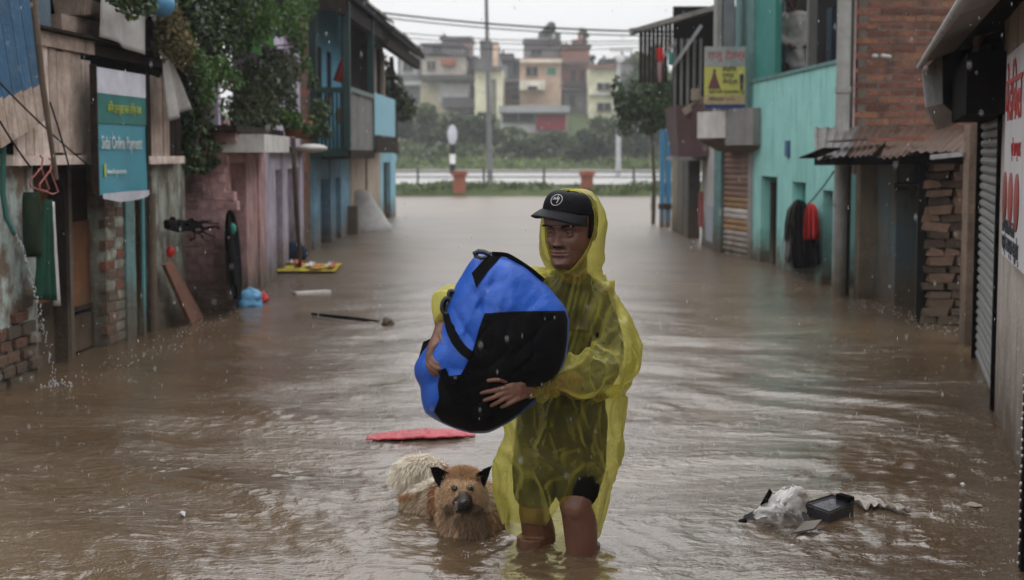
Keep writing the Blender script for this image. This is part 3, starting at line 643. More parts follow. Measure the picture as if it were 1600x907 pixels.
# hanging things: hangers, green cloth, dark bag
def cloth(name, corners, m, lab, cat, fold=.02, nf=5, nu=16, nv=14, par=None, th=.004, group=None):
    a, b_, c, d = [V(x) for x in corners]   # tl tr br bl
    nn = (b_ - a).cross(d - a).normalized()
    f = lambda u, v: a.lerp(b_, u).lerp(d.lerp(c, u), v) + nn * fold * (.3 + v) * math.sin(u * nf * 3.1 + 2 * v + .8 * math.sin(3 * v))
    q = MB(); q.sheet(f, nu, nv)
    if par is not None:
        o = part(name, q, m, par, lab)
    else: o = single(name, q, m, lab, cat, group)
    s_ = o.modifiers.new('thick', 'SOLIDIFY'); s_.thickness = th; return o
M_hang = mat('pink hanger', (.45, .16, .15), .4, bump=0)
for k, (cx, cy_, lab) in enumerate(((60, 278, 'dusty pink clothes hanger on the near left wall, the left one'), (74, 282, 'dusty pink clothes hanger, right one above the green cloth'))):
    P_ = lambda x, y: F.hit(x, y, .16 + .03 * k)
    q = MB(); q.tube([P_(cx + 3, cy_ - 34), P_(cx + 7, cy_ - 30), P_(cx + 6, cy_ - 24), P_(cx + 5, cy_ - 16), P_(cx - 14 + 2 * k, cy_ + 6), P_(cx - 12, cy_ + 14), P_(cx + 8, cy_ + 22), P_(cx + 17, cy_ + 18), P_(cx + 5, cy_ - 14)], .006, 6)
    single('clothes_hanger', q, M_hang, lab, 'hanger', 'pink hangers')
Q = lambda x, y, d=.14: F.hit(x, y, d)
cloth('green_cloth', (Q(68, 312), Q(80, 312), Q(88, 470), Q(57, 468)), mat('green cloth', (.012, .075, .045), .9, (.008, .05, .03), 8), 'long dark green cloth hanging by the amber door', 'cloth', .02, 6)
cloth('white_towel', (Q(78, 313, .12), Q(84, 316, .12), Q(93, 478, .11), Q(86, 478, .11)), M_cloth, 'narrow white towel hanging behind the green cloth', 'towel', .01, 4)
q = MB(); c0 = Q(50, 350); q.rings([[c0 + V((.0, rx * math.cos(a), z)) + F.n * .05 * math.sin(a) for a in np.linspace(0, 2 * math.pi, 12, endpoint=False)] for (z, rx) in ((.19, .03), (.16, .075), (.06, .09), (-.08, .10), (-.16, .08), (-.2, .03))])
single('green_bag', q, mat('olive bag', (.03, .05, .03), .9, bump=.3), 'small dark green bag hanging beside the hose', 'bag')
# white sheets
cloth('white_sheet', (Q(160, -30, .22), Q(224, -30, .22), Q(221, 86, .2), Q(160, 58, .2)), M_cloth, 'white sheet hanging from the upper floor above the teal sign', 'sheet', .02, 3)
cloth('white_rag', (Q(253, 84, .25), Q(266, 90, .25), Q(295, 170, .22), Q(266, 190, .22)), M_cloth, 'torn white rag hanging right of the teal sign', 'rag', .02, 3)
q = MB(); q.tube([Q(248, 78, .25), Q(256, 90, .26), Q(270, 96, .26), Q(280, 104, .25), Q(292, 116, .25)], .012, 6)
for i in range(8): q.ball(Q(250 + 4 * i, 80 + (i * 7) % 19, .26), .022, n=7, m=6)
single('rope_bundle', q, M_cloth, 'knotted pale rope bundle above the torn white rag', 'rope')
# leaning board, red ball, gnarled wood
q = MB(); q.poly([F.hit(252, 412, .12), F.hit(262, 408, .12), V(F.hit(312, 504, .35)), V(F.hit(300, 512, .35))], .03, 0, F.n)
a0 = F.hit(252, 414, .08); a1 = F.hit(264, 409, .08); g1 = atZ(318, 505, -.05); g0 = atZ(298, 515, -.05)
q = MB(); q.hexa([a0, a1, g1, g0, a0 + F.n * .03, a1 + F.n * .03, g1 + F.n * .03 , g0 + F.n * .03])
single('leaning_board', q, mat('red brown board', (.21, .10, .07), .6, (.16, .075, .05), 5), 'red brown board leaning in the water against the grey green pier', 'board')
q = MB(); q.ball(F.hit(266, 394, .05), .035, None, .05, 10, 8); single('red_ball', q, mat('red plastic', (.55, .02, .02), .3, bump=0), 'small bright red float hanging on the grey green pier', 'ornament')
G_ = lambda x, y: F.hit(x, y, .12)
q = MB(); rw2 = random.Random(41)
for (x0, y0, x1, y1, r0) in ((264, 356, 346, 356, .03), (262, 350, 330, 344, .025), (270, 346, 312, 362, .03), (282, 358, 338, 368, .018), (290, 346, 345, 348, .016), (300, 356, 296, 380, .012), (312, 356, 322, 376, .012), (274, 352, 305, 350, .04)):
    n5 = 7; q.tube([G_(x0 + (x1 - x0) * k / n5 + rw2.uniform(-2, 2), y0 + (y1 - y0) * k / n5 + rw2.uniform(-4, 4)) + V((rw2.uniform(-.03, .03), rw2.uniform(-.03, .03), 0)) for k in range(n5 + 1)], [r0 * rw2.uniform(.6, 1.2) * (1 - .7 * k / n5) for k in range(n5 + 1)], 6)

single('gnarled_wood', q, M_dark, 'black gnarled piece of wood jutting from the pink wall', 'wood')

# ---------------- pink house
PS = Fac(-3.3, 13.9, -2.85, 13.9); F = Fac(-2.85, 13.92, -2.97, 16.95); sS = F.S
H = thing('pink_house', 'pink plastered brick house with a dark doorway and plants on its balcony', 'house', F.P(1, -.35))
b = MB(); PS.box(b, -1.2, PS.len, -.35, 1.72, -.3, 0); side = part('side_wall', b, M_pinkd, H)
r_ = random.Random(12); mes = []
for k in range(6):
    b = MB(); ww = [.1, .09, .075, .11, .06, .085][k]; b.hexa([(x + r_.uniform(-.012, .012), y, z + r_.uniform(-.012, .012)) for z in (-.036, .036) for (x, y) in ((-ww, .03), (ww, .03), (ww * .95, -.018), (-ww * .95, -.018))]); mes.append((b.mesh('stone', [M_pinkd, M_pink, M_pinkd][k % 3]), ww))
z = .04; 
while z < 1.62:
    s = PS.S(288) + r_.uniform(-.05, .05)
    while s < PS.len - .06:
        e, ww = r_.choice(mes)
        if r_.random() < .85: piece('stone', e, side, PS.P(s + ww, z, r_.uniform(-.012, .004)), (0, r_.uniform(-.04, .04), 0))
        s += 2 * ww + .015
    z += .082
for (x0, x1, yt, d) in ((350, 360, 222, .0), (384, 400, 250, .0), (404, 414, 240, .02)):
    b = MB(); F.pbox(b, x0, x1, yt, None, -.25, d, zt=1.5, jit=.006); part('pilaster', b, M_pink, H)
b = MB(); F.box(b, sS(350), sS(414), 1.32, 1.52, -.25, -.012); part('lintel', b, M_pink, H)
b = MB(); F.box(b, sS(398), sS(406), -.35, 1.32, -.3, -.12); part('wall_recess', b, M_pinkd, H)
b = MB(); F.box(b, sS(360), sS(385), -.35, 1.32, -.5, -.42); d_ = part('door', b, M_dark, H)  # dark slab painted as the shade inside the open doorway
b = MB(); F.box(b, sS(366, -.2), sS(370, -.2), -.35, 1.30, -.3, -.16); part('door_leaf', b, mat('grey green door', (.12, .13, .11), .7, mud=1), d_)
b = MB(); F.box(b, sS(348), sS(412), 1.52, 1.60, -.25, .12, jit=.01); part('ledge', b, M_pink, H)
b = MB(); F.box(b, -.3, F.len, 1.60, 1.66, -.3, .16); part('balcony_slab', b, M_woodd, H)
b = MB(); F.box(b, -.2, sS(445), 1.66, 4.2, -1.2, -.9); part('upper_wall', b, M_pink, H)
b = MB(); F.box(b, -.3, F.len, 2.9, 3.0, -1.2, .3); part('roof', b, M_roofd, H)
for x in (428, 344): 
    b = MB(); F.box(b, sS(x), sS(x) + .12, 1.66, 2.9, -.12, -.01); part('post', b, M_lilac, H)
# coat, bags
W = lambda x, y, d=.1: F.hit(x, y, d)
Ct = thing('black_coat', 'long black coat with a small green emblem hanging by the pink doorway', 'coat', W(362, 470))
cq = MB(); c = W(360, 330, .08)
prof = [(328, 357, 361), (332, 354, 366), (340, 352, 369), (360, 351, 373), (390, 351, 376), (425, 353, 378), (444, 355, 378), (446, 360, 378), (464, 364, 377), (468, 364, 377)]
cq.rings([[(W((l + r) / 2 + (r - l) / 2 * math.cos(a), y, .14 + .04 * math.sin(a) + .014 * math.sin(5 * a + y * .03))) for a in np.linspace(0, 2 * math.pi, 40, endpoint=False)] for (y, l, r) in prof])
part('coat_body', cq, mat('black cloth', (.006, .006, .008), .95), Ct)
b = MB(); b.ball(W(364, 358, .19), .03, .02, .05, 8, 6); part('emblem', b, mat('green emblem', (.05, .28, .22), .6, bump=0), Ct)
def lump(name, c, rx, ry, rz, m, lab, cat, seed=1, amp=.25, group=None, n=26, mm=18):
    q = MB(); q.ball((0, 0, 0), 1, 1, 1, n, mm); vs = []
    for v in q.v:
        v = V(v); k = 1 + amp * mnoise.noise(v * 1.6 + V((seed, 0, 0))) + amp * .5 * mnoise.noise(v * 4 + V((0, seed, 0)))
        vs.append((c[0] + v.x * rx * k, c[1] + v.y * ry * k, c[2] + v.z * rz * k))
    q.v = vs; return single(name, q, m, lab, cat, group)
g = atZ(386, 478); lump('blue_bag', (g.x, g.y, .05), .15, .12, .10, mat('blue plastic', (.10, .30, .50), .35, bump=0), 'light blue plastic bag floating at the pink doorway', 'bag', 3, .5)
g = atZ(402, 474); lump('red_bag', (g.x, g.y + .1, .04), .075, .08, .06, mat('red plastic', (.55, .02, .02), .3, bump=0), 'small red plastic bag beside the light blue one', 'bag', 5, .5)

# ---------------- lilac house
F = Fac(-2.97, 16.97, -3.22, 21.1); sS = F.S; Z = F.Z
H = thing('lilac_house', 'narrow lilac house with two dark doorways and a white box ledge', 'house', F.P(1, -.35))
for (x0, x1) in ((413, 430), (441, 449), (468, 473)):
    b = MB(); F.pbox(b, x0, x1, 238, None, -.3, 0, zt=1.42); part('pilaster', b, M_lilac, H)
b = MB(); F.box(b, sS(430), sS(468), 1.22, 1.42, -.3, -.02); part('lintel', b, M_lilac, H)
for (x0, x1) in ((430, 441), (449, 468)):
    b = MB(); F.box(b, sS(x0), sS(x1), -.35, 1.22, -.5, -.35); part('door', b, M_dark, H)  # set-back slab, its blackness painting the shade of the doorways
b = MB(); F.box(b, sS(413, .3), sS(452, .3), 1.42, 1.585, -.1, .3); part('box_ledge', b, M_white, H)
b = MB(); F.box(b, 0, F.len, 1.42, 1.48, -.3, .1); part('slab', b, M_woodd, H)
b = MB(); F.box(b, 0, F.len, 1.48, 4.2, -.4, -.1); part('upper_wall', b, M_lilac, H)
b = MB(); F.box(b, sS(458), sS(470), 1.5, 4.0, -.1, .0); part('upper_pilaster', b, M_lilac, H)
b = MB(); F.box(b, sS(425), sS(440), 1.9, 2.6, -.1, -.09); part('window', b, M_dark, H)
g = atZ(461, 407); lump('tub', (g.x, g.y, .1), .17, .17, .15, mat('navy plastic', (.02, .028, .05), .5, bump=0), 'dark navy tub floating before the lilac doorway', 'tub', 8, .12)
q = MB(); q.tube([F.hit(458, 215, .4), F.hit(463, 330, .4), atZ(470, 428, -.1)], .025, 7); single('leaning_pole', q, M_ltbrown, 'thin brown pole leaning in front of the lilac house', 'pole')
# brick pillar
F = Fac(-3.24, 21.1, -3.28, 22.2); sS = F.S
H = thing('brick_pillar', 'narrow brown brick pillar between the lilac and the blue house', 'pillar', F.P(.5, -.35))
b = MB(); F.box(b, 0, F.len, -.35, 4.2, -.4, -.02); part('core', b, M_mortar, H)
bricks(F, H, .01, F.len - .02, -.1, 3.6, -.02, [M_bstone, M_bstone, M_rbrick], bl=.25, bh=.085, g=.02, seed=3, maxn=190)

# ---------------- blue house with green balcony
F = Fac(-3.28, 22.2, -3.33, 27.6); sS = F.S
H = thing('blue_house', 'light blue house with a dark green wooden balcony and blue door posts', 'house', F.P(2, -.35))
for (x0, x1) in ((490, 500), (516, 524), (532, 546)):
    b = MB(); F.pbox(b, x0, x1, 240, None, -.3, 0, zt=1.40); part('pilaster', b, M_blue, H)
b = MB(); F.box(b, sS(500), sS(546), 1.02, 1.40, -.3, -.02); part('lintel', b, M_blue, H)
for (x0, x1) in ((500, 516), (524, 532)):
    b = MB(); F.box(b, sS(x0), sS(x1), -.35, 1.02, -.5, -.35); part('door', b, M_dark, H)  # near-black slab stands for the shade in the opening
b = MB(); F.box(b, sS(504), sS(509), -.35, .55, -.3, -.2); part('door_board', b, M_ltbrown, H)
b = MB(); F.box(b, sS(506), sS(511), .55, .98, -.25, -.15); part('door_board', b, mat('orange board', (.30, .14, .07), .7), H)
b = MB(); F.box(b, 0, F.len, 1.40, 4.6, -.4, -.2); part('upper_wall', b, mat('bright blue wall', (.10, .33, .48), .8, (.08, .27, .40), 4, bump=.1), H)
for (x0, x1) in ((494, 503), (512, 518)):
    b = MB(); F.box(b, sS(x0, -.2), sS(x1, -.2), 2.05, 3.1, -.2, -.19); part('window', b, M_dark, H)
b = MB(); F.box(b, 0, 3.35, 1.36, 1.48, -.2, .52); part('balcony_floor', b, M_gpaint, H)
BX = -2.76
for i in range(9):
    b = MB(); x = -3.26 + .5 * (i + .3) / 9; b.box(x - .014, x + .014, 22.2, 22.24, 1.48, 2.28); part('baluster', b, M_gpaint, H)
b = MB(); b.box(-3.28, BX, 22.17, 22.25, 2.28, 2.36); part('hand_rail', b, M_gpaint, H)
for (x, y) in ((BX, 22.2), (BX, 25.4), (-3.24, 22.2)):
    b = MB(); b.box(x - .05, x + .05, y - .05, y + .05, 1.48, 3.7); part('balcony_post', b, M_gpaint, H)
for i, (x, zc) in enumerate(((-3.2, 2.1), (-3.05, 2.15), (-2.9, 1.95))):
    b = MB(); b.ball((x, 22.3, zc), .05, .03, .12, 8, 6); part('cloth_scrap', b, mat('orange cloth', (.35, .14, .04), .9), H)
EB = Fac(BX + .02, 22.27, BX + .03, 25.4)
for i in range(11):
    b = MB(); w7 = EB.len / 11; EB.box(b, i * w7 + .008, (i + 1) * w7, 1.46, 2.30, -.03, .0, jit=.003); part('balcony_board', b, mat('grey board', (.20, .20, .19), .8, (.14, .14, .135), 6), H)
b = MB(); EB.box(b, 0, EB.len, 2.30, 2.37, -.08, .03); part('board_cap', b, mat('grey green cap', (.16, .21, .20), .7), H)
b = MB(); EB.box(b, 0, EB.len, 1.33, 1.46, -.4, .02); part('balcony_beam', b, M_woodd, H)
def lean_roof(Y0, Y1, par, dz=0):
    ex, ez, rx, rz = -2.64 - dz * .5, 3.70 + dz, -3.9, 4.35 + dz; b = MB()
    b.hexa([(ex, Y0, ez - .10), (ex, Y1, ez - .10), (rx, Y1, rz - .1), (rx, Y0, rz - .1), (ex, Y0, ez), (ex, Y1, ez), (rx, Y1, rz), (rx, Y0, rz)]); part('roof', b, M_roofd, par)
    n_ = int((Y1 - Y0) / .8)
    for i in range(n_):
        y = Y0 + (Y1 - Y0) * i / n_; y2 = Y0 + (Y1 - Y0) * (i + 1) / n_ - .02; j = rnd.uniform(-.02, .05); b = MB()
        b.hexa([(ex + .05 + j, y, ez - .01), (ex + .05 + j, y2, ez - .01), (rx, y2, rz + .03), (rx, y, rz + .03), (ex + .05 + j, y, ez + .03), (ex + .05 + j, y2, ez + .03), (rx, y2, rz + .06), (rx, y, rz + .06)]); part('roof_sheet', b, M_rooff, par)
    b = MB()
    for i in range(int((Y1 - Y0) / 1.2)): pass
    b.box(-3.2, ex - .1, Y0 + .1, Y0 + .2, ez - .25, ez - .11); part('rafter', b, M_woodd, par)
    b = MB(); b.box(ex - .22, ex - .1, Y0, Y1, ez - .32, ez - .12); part('eave_beam', b, M_woodd, par)
lean_roof(21.9, 27.5, H)
cloth('red_cloth', (atY(533, 90, 23.5), atY(541, 92, 23.5), atY(541, 132, 23.5), atY(520, 126, 23.5)), mat('dark red cloth', (.25, .015, .015), .9), 'dark red cloth hanging in the balcony of the blue house', 'cloth', .03, 3)

# ---------------- cream house
F = Fac(-3.33, 27.62, -3.3, 31.6); sS = F.S
H = thing('cream_house', 'cream plastered house with two broad piers beyond the blue house', 'house', F.P(2, -.35))
for (x0, x1) in ((549, 570), (574, 595)):
    b = MB(); F.pbox(b, x0, x1, 240, None, -.3, .0, zt=1.46); part('pier', b, M_creamp, H)
b = MB(); F.box(b, 0, F.len, -.35, 1.46, -.5, -.35); part('recess', b, M_dark, H)
b = MB(); F.box(b, 0, F.len, 1.46, 1.6, -.4, .3); part('beam', b, M_woodd, H)
b = MB(); F.box(b, 0, F.len, 1.6, 4.0, -.5, -.2); part('upper_wall', b, M_woodd, H)
for s, m in ((.25, M_woodd), (1.5, M_creamp), (2.3, M_woodd), (3.0, M_creamp)):
    b = MB(); F.box(b, s, s + .14, 1.6, 3.4, .1, .24); part('post', b, m, H)
lean_roof(27.6, 35.3, H, -.06)
# last house
F = Fac(-3.3, 31.62, -3.22, 35.0); sS = F.S
H = thing('sky_blue_house', 'last house of the left row with sky blue frame and panel', 'house', F.P(1.5, -.35))
for (x0, x1) in ((594, 599), (610, 618)):
    b = MB(); F.pbox(b, x0, x1, 240, None, -.3, 0, zt=1.42); part('pilaster', b, M_blue2, H)
b = MB(); F.box(b, 0, F.len, 1.22, 1.42, -.3, -.01); part('lintel', b, M_blue2, H)
b = MB(); F.box(b, 0, F.len, -.35, 1.25, -.3, -.1); part('door', b, M_woodd, H)
b = MB(); F.box(b, 0, F.len, 1.42, 4.0, -2.5, -.3); part('upper_wall', b, M_woodd, H)
b = MB(); F.box(b, 0, F.len, -.35, 1.42, -2.5, -.3); part('end_wall', b, M_blue, H)
EB = Fac(-2.74, 25.7, -2.72, 29.2)
b = MB(); EB.box(b, 0, EB.len, 1.72, 2.42, -.06, 0); part('balcony_panel', b, M_blue2, H)
b = MB(); EB.box(b, 0, EB.len, 1.42, 1.70, -.5, .02); part('balcony_beam', b, M_woodd, H)
g = atZ(566, 362); q = MB(); r_ = random.Random(3)
q.rings([[V((g.x + r * math.cos(a) * (1 + .12 * math.sin(3 * a + z * 5)), g.y + r * .6 * math.sin(a), z)) for a in np.linspace(0, 2 * math.pi, 20, endpoint=False)] for (z, r) in ((-.1, .55), (.1, .5), (.35, .33), (.6, .2), (.72, .14), (.76, .05))])
single('white_tarp', q, M_cloth, 'crumpled white tarpaulin heap standing in the water before the cream house', 'tarpaulin')
q = MB(); e = atZ(553, 366); q.box(e.x - .2, e.x + .1, e.y - .3, e.y - .1, -.1, .5); single('brown_box', q, M_ltbrown, 'brown box half covered by the white tarpaulin', 'box')

# ---------------- creepers and pots on the left row
F = Fac(-3.1, 8.3, -2.9, 16.9)
M_cr = leafmat('creeper dark', (.008, .022, .006), (.04, .08, .02), (.09, .16, .03), .2)
M_cr2 = leafmat('creeper light', (.03, .075, .015), (.07, .15, .03), (.13, .22, .05), .3)
M_cr3 = leafmat('dry creeper', (.07, .055, .02), (.12, .11, .035), (.20, .12, .04), .3)
def creeper(name, lab, spots, n, size, m, stems=True, seed=1, cat='creeper', group=None, asp=.5, extra=None, hang=.5):
    bl = []
    for (px, py, d, r) in spots:
        p = F.hit(px, py, d); bl.append((p.x, p.y, p.z, r * .75, r * 1.5, r))
    p0 = V(bl[0][:3]); t = thing(name, lab, cat, p0, group)
    if stems:
        b = MB()
        for i in range(len(bl) - 1): b.tube([V(bl[i][:3]), V(bl[i][:3]).lerp(V(bl[i + 1][:3]), .5) + V((0, .05, -.04)), V(bl[i + 1][:3])], .009, 5)
        part('stem', b, M_bark, t)
    part('leaves', leaves(MB(), bl, n, size, hang, seed, asp), m, t); return t
creeper('creeper', 'dense dark creeper hanging over the plank house roof', [(300, -20, .1, .3), (290, 20, .1, .28), (320, 60, .1, .28), (330, 100, .05, .25), (310, 140, .0, .22), (300, 190, -.05, .22), (320, 235, -.02, .2), (330, 180, .0, .22), (345, 30, .2, .28), (300, 250, 0, .14), (365, -10, .3, .3)], 5200, .065, M_cr, seed=2)
creeper('dry_creeper', 'yellow brown dry creeper above the torn white rag', [(262, 20, .25, .15), (270, 50, .28, .16), (285, 75, .28, .15), (300, 95, .28, .12), (258, 70, .22, .12)], 1300, .05, M_cr3, seed=3)
creeper('creeper', 'bright green creeper tuft right of the torn white rag', [(306, 90, .33, .10), (320, 120, .33, .12), (345, 110, .33, .12), (365, 125, .33, .1), (325, 150, .3, .08)], 900, .055, M_cr2, seed=4)
creeper('creeper', 'leafy creeper at the very top between the white sheet and the dark roof', [(190, -5, .3, .1), (205, 8, .3, .09), (225, 0, .3, .12), (180, -15, .3, .1)], 500, .06, M_cr, seed=6)
creeper('creeper', 'green climbing plant arching over the pink house balcony', [(380, -10, .2, .35), (400, 20, .2, .3), (430, 5, .2, .35), (455, 30, .2, .25), (470, -10, .2, .3), (375, 60, .1, .2), (465, 70, .2, .13), (478, 100, .1, .1)], 4200, .075, M_cr2, seed=7)
creeper('potted_shrub', 'bushy dull green shrub filling the pink house balcony', [(400, 130, .0, .26), (425, 120, .0, .28), (385, 165, .0, .24), (410, 175, .05, .24), (440, 160, .05, .24), (450, 110, .0, .22), (375, 200, .05, .16), (425, 95, -.1, .2)], 5200, .06, leafmat('dull leaves', (.02, .035, .012), (.06, .08, .03), (.12, .13, .06)), seed=8, cat='shrub')
creeper('potted_plant', 'bright green potted plant above the white box ledge', [(445, 185, .22, .09), (462, 190, .22, .10), (478, 200, .22, .07)], 900, .06, M_cr2, seed=9, cat='plant', stems=False)
creeper('potted_plant', 'green plant trailing at the corner of the blue house balcony', [(490, 130, .1, .1), (500, 175, .2, .16), (490, 200, .2, .14), (510, 205, .2, .1)], 900, .07, M_cr, seed=10, cat='plant', stems=False)
M_terra = mat('terracotta', (.28, .10, .06), .8, (.20, .08, .05), 9, bump=.2)
for i, (px, py, lab) in enumerate(((458, 212, 'terracotta flower pot just above the white box ledge'), (470, 214, 'middle terracotta pot on the balcony edge'), (484, 216, 'terracotta pot at the blue house corner, farthest right'))):
    p = F.hit(px, py, .1); q = MB()
    q.rings([[V((p.x + r * math.cos(a), p.y + r * math.sin(a), p.z + z)) for a in np.linspace(0, 2 * math.pi, 14, endpoint=False)] for (z, r) in ((-.02, .085), (.13, .12), (.13, .14), (.18, .14), (.175, .12), (.14, .11))])
    single('flower_pot', q, M_terra, lab, 'flower pot', 'terracotta pots on the balcony')
for (x0, yt, x1, yb, m, lab) in ((396, 50, 405, 88, (.05, .16, .03), 'bright green cloth strip hanging in the balcony plants'), (413, 30, 425, 75, (.05, .17, .03), 'longer bright green cloth hanging right of the first'), (419, 20, 427, 60, (.12, .16, .34), 'blue violet cloth strip by the green cloths')):
    cloth('cloth_strip', (F.hit(x0, yt, .22), F.hit(x1, yt, .22), F.hit(x1 + 1, yb, .22), F.hit(x0 - 2, yb - 6, .22)), mat('strip %g' % x0, m, .8), lab, 'cloth', .01, 3)
q = MB(); q.ball(F.hit(255, 8, .3), .09, .12, .09, 8, 6); single('blue_bucket', q, mat('blue plastic', (.10, .30, .50), .35, bump=0), 'blue plastic bucket among the dry creeper, top left', 'bucket')
EL = 27.0
c = atY(612, 150, 32)
t = thing('hanging_plant', 'dark leafy plant hanging at the end of the left row of roofs', 'plant', (c.x, 32, c.z))
part('leaves', leaves(MB(), [(c.x + dx, 32, c.z + dz, .28, .3, .3) for (dx, dz) in ((-.2, .5), (0, .2), (.1, -.1), (.25, -.25), (-.35, .1), (-.5, .4))], 1500, .12, .5, 4), M_cr, t)
b = MB(); b.tube([(c.x + .0, 32, c.z + .8), (c.x + .1, 32, c.z - 1.2)], .05, 6); part('stem', b, M_bark, t)
q = MB(); q.ball(F.hit(488, 232, .4), .16, .5, .05, 12, 6); single('white_bundle', q, M_white, 'white rolled bundle lying on the balcony edge before the blue house', 'bundle')
# ================================================================ RIGHT ROW
M_teal = mat('teal plaster', (.27, .62, .56), .75, (.21, .52, .47), 2.5, stain=(.10, .24, .22), stain_amt=.3, bump=.15, bscale=12)
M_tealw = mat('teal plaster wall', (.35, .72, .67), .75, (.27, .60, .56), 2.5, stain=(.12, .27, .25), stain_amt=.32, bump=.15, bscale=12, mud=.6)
M_teald = mat('deep teal paint and shade', (.05, .26, .23), .7, (.04, .22, .19), 3, bump=.1)
M_conc = mat('grey pipe', (.30, .30, .29), .6, (.22, .22, .21), 5, stain=(.12, .10, .09), stain_amt=.35, bump=.15, mud=.6)
M_rust = mat('rusty sheet', (.11, .06, .042), .6, (.06, .036, .026), 6, stain=(.05, .035, .03), stain_amt=.4, bump=.3, streak=False)
M_tin = mat('grey sheet', (.15, .14, .14), .5, (.09, .08, .08), 6, stain=(.08, .06, .05), stain_amt=.4, bump=.2, streak=False)
M_tinl = mat('pale metal sheet', (.42, .42, .43), .4, (.30, .30, .31), 6, stain=(.14, .12, .10), stain_amt=.4, bump=.15)
M_bwall = mat('blue grey wall', (.12, .20, .23), .85, (.20, .18, .14), 3.2, stain=(.07, .06, .05), stain_amt=.5, bump=.5, bscale=14, mud=1.5)
M_beige = mat('beige plaster', (.32, .27, .20), .85, (.24, .20, .15), 4, stain=(.10, .08, .06), stain_amt=.4, bump=.3, mud=1)
M_shut = mat('brown shutter', (.24, .14, .10), .6, (.19, .11, .08), 3, stain=(.10, .07, .05), stain_amt=.3, bump=.05, mud=.4)
M_shutw = mat('pale shutter', (.50, .45, .42), .6, (.40, .35, .32), 3, stain=(.2, .14, .1), stain_amt=.3, bump=.05, mud=.4)
M_shuto = mat('ochre shutter', (.36, .21, .10), .6, bump=.05)
M_shutg = mat('grey shutter', (.21, .21, .21), .45, (.165, .165, .165), 3, stain=(.10, .09, .08), stain_amt=.3, bump=.05, metal=.2)
M_maroon = mat('maroon sheet', (.11, .06, .06), .7, (.08, .045, .045), 4, bump=.2)
def slats(F, t, s0, s1, z0, z1, d, n, matf, nm='slat'):
    h = (z1 - z0) / n; cache = {}; ang = math.atan2(F.u.y, F.u.x)
    for i in range(n):
        m = matf((i + .5) / n)
        if m.name not in cache:
            b = MB(); L_ = s1 - s0; pr = [(0, 0), (.012, .15), (.022, .45), (.018, .8), (.002, .98)]
            vs = []; 
            for x in (0, L_): vs += [(x, -dd, hh * h) for (dd, hh) in pr] + [(x, .01, h * .98), (x, .01, 0)]
            k = len(pr) + 2
            b.add(vs, [(j, (j + 1) % k, (j + 1) % k + k, j + k) for j in range(k)] + [tuple(reversed(range(k))), tuple(range(k, 2 * k))]); 
            cache[m.name] = b.mesh(nm, m)
        piece(nm, cache[m.name], t, F.P(s0, z0 + i * h, d), (0, 0, ang))

# ---------------- teal house
F = Fac(2.84, 20.5, 3.13, 15.6); sS = F.S; Z = F.Z
H = thing('teal_house', 'bright teal plastered house with an open balcony and three dark openings', 'house', F.P(2, -.35))
ops = [(1190, 1215, 276, None), (1239, 1260, 285, 322), (1287, 1303, 298, None)]
zs = []
xs = [1173] + [v for o_ in ops for v in o_[:2]] + [1306]
ZP = 2.34
def wallcols(F, H, xs, ops, zt, m, th=.28, nm='wall'):
    for i in range(0, len(xs) - 1):
        x0, x1 = xs[i], xs[i + 1]
        if x1 - x0 < .5: continue
        op = [o_ for o_ in ops if abs(o_[0] - x0) < .5]
        b = MB(); s0, s1 = sS(x0), sS(x1)
        if op:
            o_ = op[0]; zz = Z((x0 + x1) / 2, o_[2]); F.box(b, s0, s1, zz, zt, -th, 0)
            if o_[3]: F.box(b, s0, s1, -.35, Z((x0 + x1) / 2, o_[3]), -th, 0)
        else: F.box(b, s0, s1, -.35, zt, -th, 0)
        yield b
full = MB()
for b in wallcols(F, H, xs, ops, ZP, M_tealw): full.add(b.v, b.f)
part('wall', full, M_tealw, H)
for i, (x0, x1, yt, yb) in enumerate(ops):
    zt_ = Z((x0 + x1) / 2, yt); zb_ = Z((x0 + x1) / 2, yb) if yb else -.35
    b = MB(); F.box(b, sS(x0), sS(x1), zb_, zt_, -.5, -.29); part('door' if not yb else 'window', b, M_dark, H)  # near-black fill painted as the shade within each opening
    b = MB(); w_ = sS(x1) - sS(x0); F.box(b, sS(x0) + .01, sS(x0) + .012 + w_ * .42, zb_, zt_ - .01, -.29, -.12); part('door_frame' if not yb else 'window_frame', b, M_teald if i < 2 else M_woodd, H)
b = MB(); F.box(b, sS(1195), sS(1200), -.35, Z(1200, 285), -.12, -.08); part('door_edge', b, M_woodd, H)
b = MB(); F.pbox(b, 1226, 1231, 220, 245, 0, .03); part('plaque', b, mat('blue plaque', (.05, .13, .26), .5, bump=0), H)
b = MB(); F.box(b, -.3, F.len, 2.34, 2.38, -.25, .02); part('parapet_cap', b, M_teal, H)
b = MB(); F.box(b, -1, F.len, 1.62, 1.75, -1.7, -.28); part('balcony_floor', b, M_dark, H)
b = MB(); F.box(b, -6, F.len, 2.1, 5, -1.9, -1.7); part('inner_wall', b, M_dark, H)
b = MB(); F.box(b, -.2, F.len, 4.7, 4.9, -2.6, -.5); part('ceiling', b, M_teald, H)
b = MB(); F.box(b, sS(1176), sS(1206), 2.36, 4.3, -.1, -.02); part('column_shaded_side', b, M_teald, H)  # deeper teal paints the shaded side of the front column
b = MB(); F.box(b, sS(1148), sS(1175.5), 2.0, 4.3, -.4, .012); part('front_column', b, M_teal, H)
b = MB(); s = sS(1257, -.1); F.box(b, s, s + .10, 2.36, 4.3, -.2, -.1); part('post', b, mat('grey post', (.18, .18, .17), .7), H)
b = MB(); F.box(b, F.len - .4, F.len - .15, -.35, 5, -2.6, -.3); part('end_wall', b, M_dark, H)
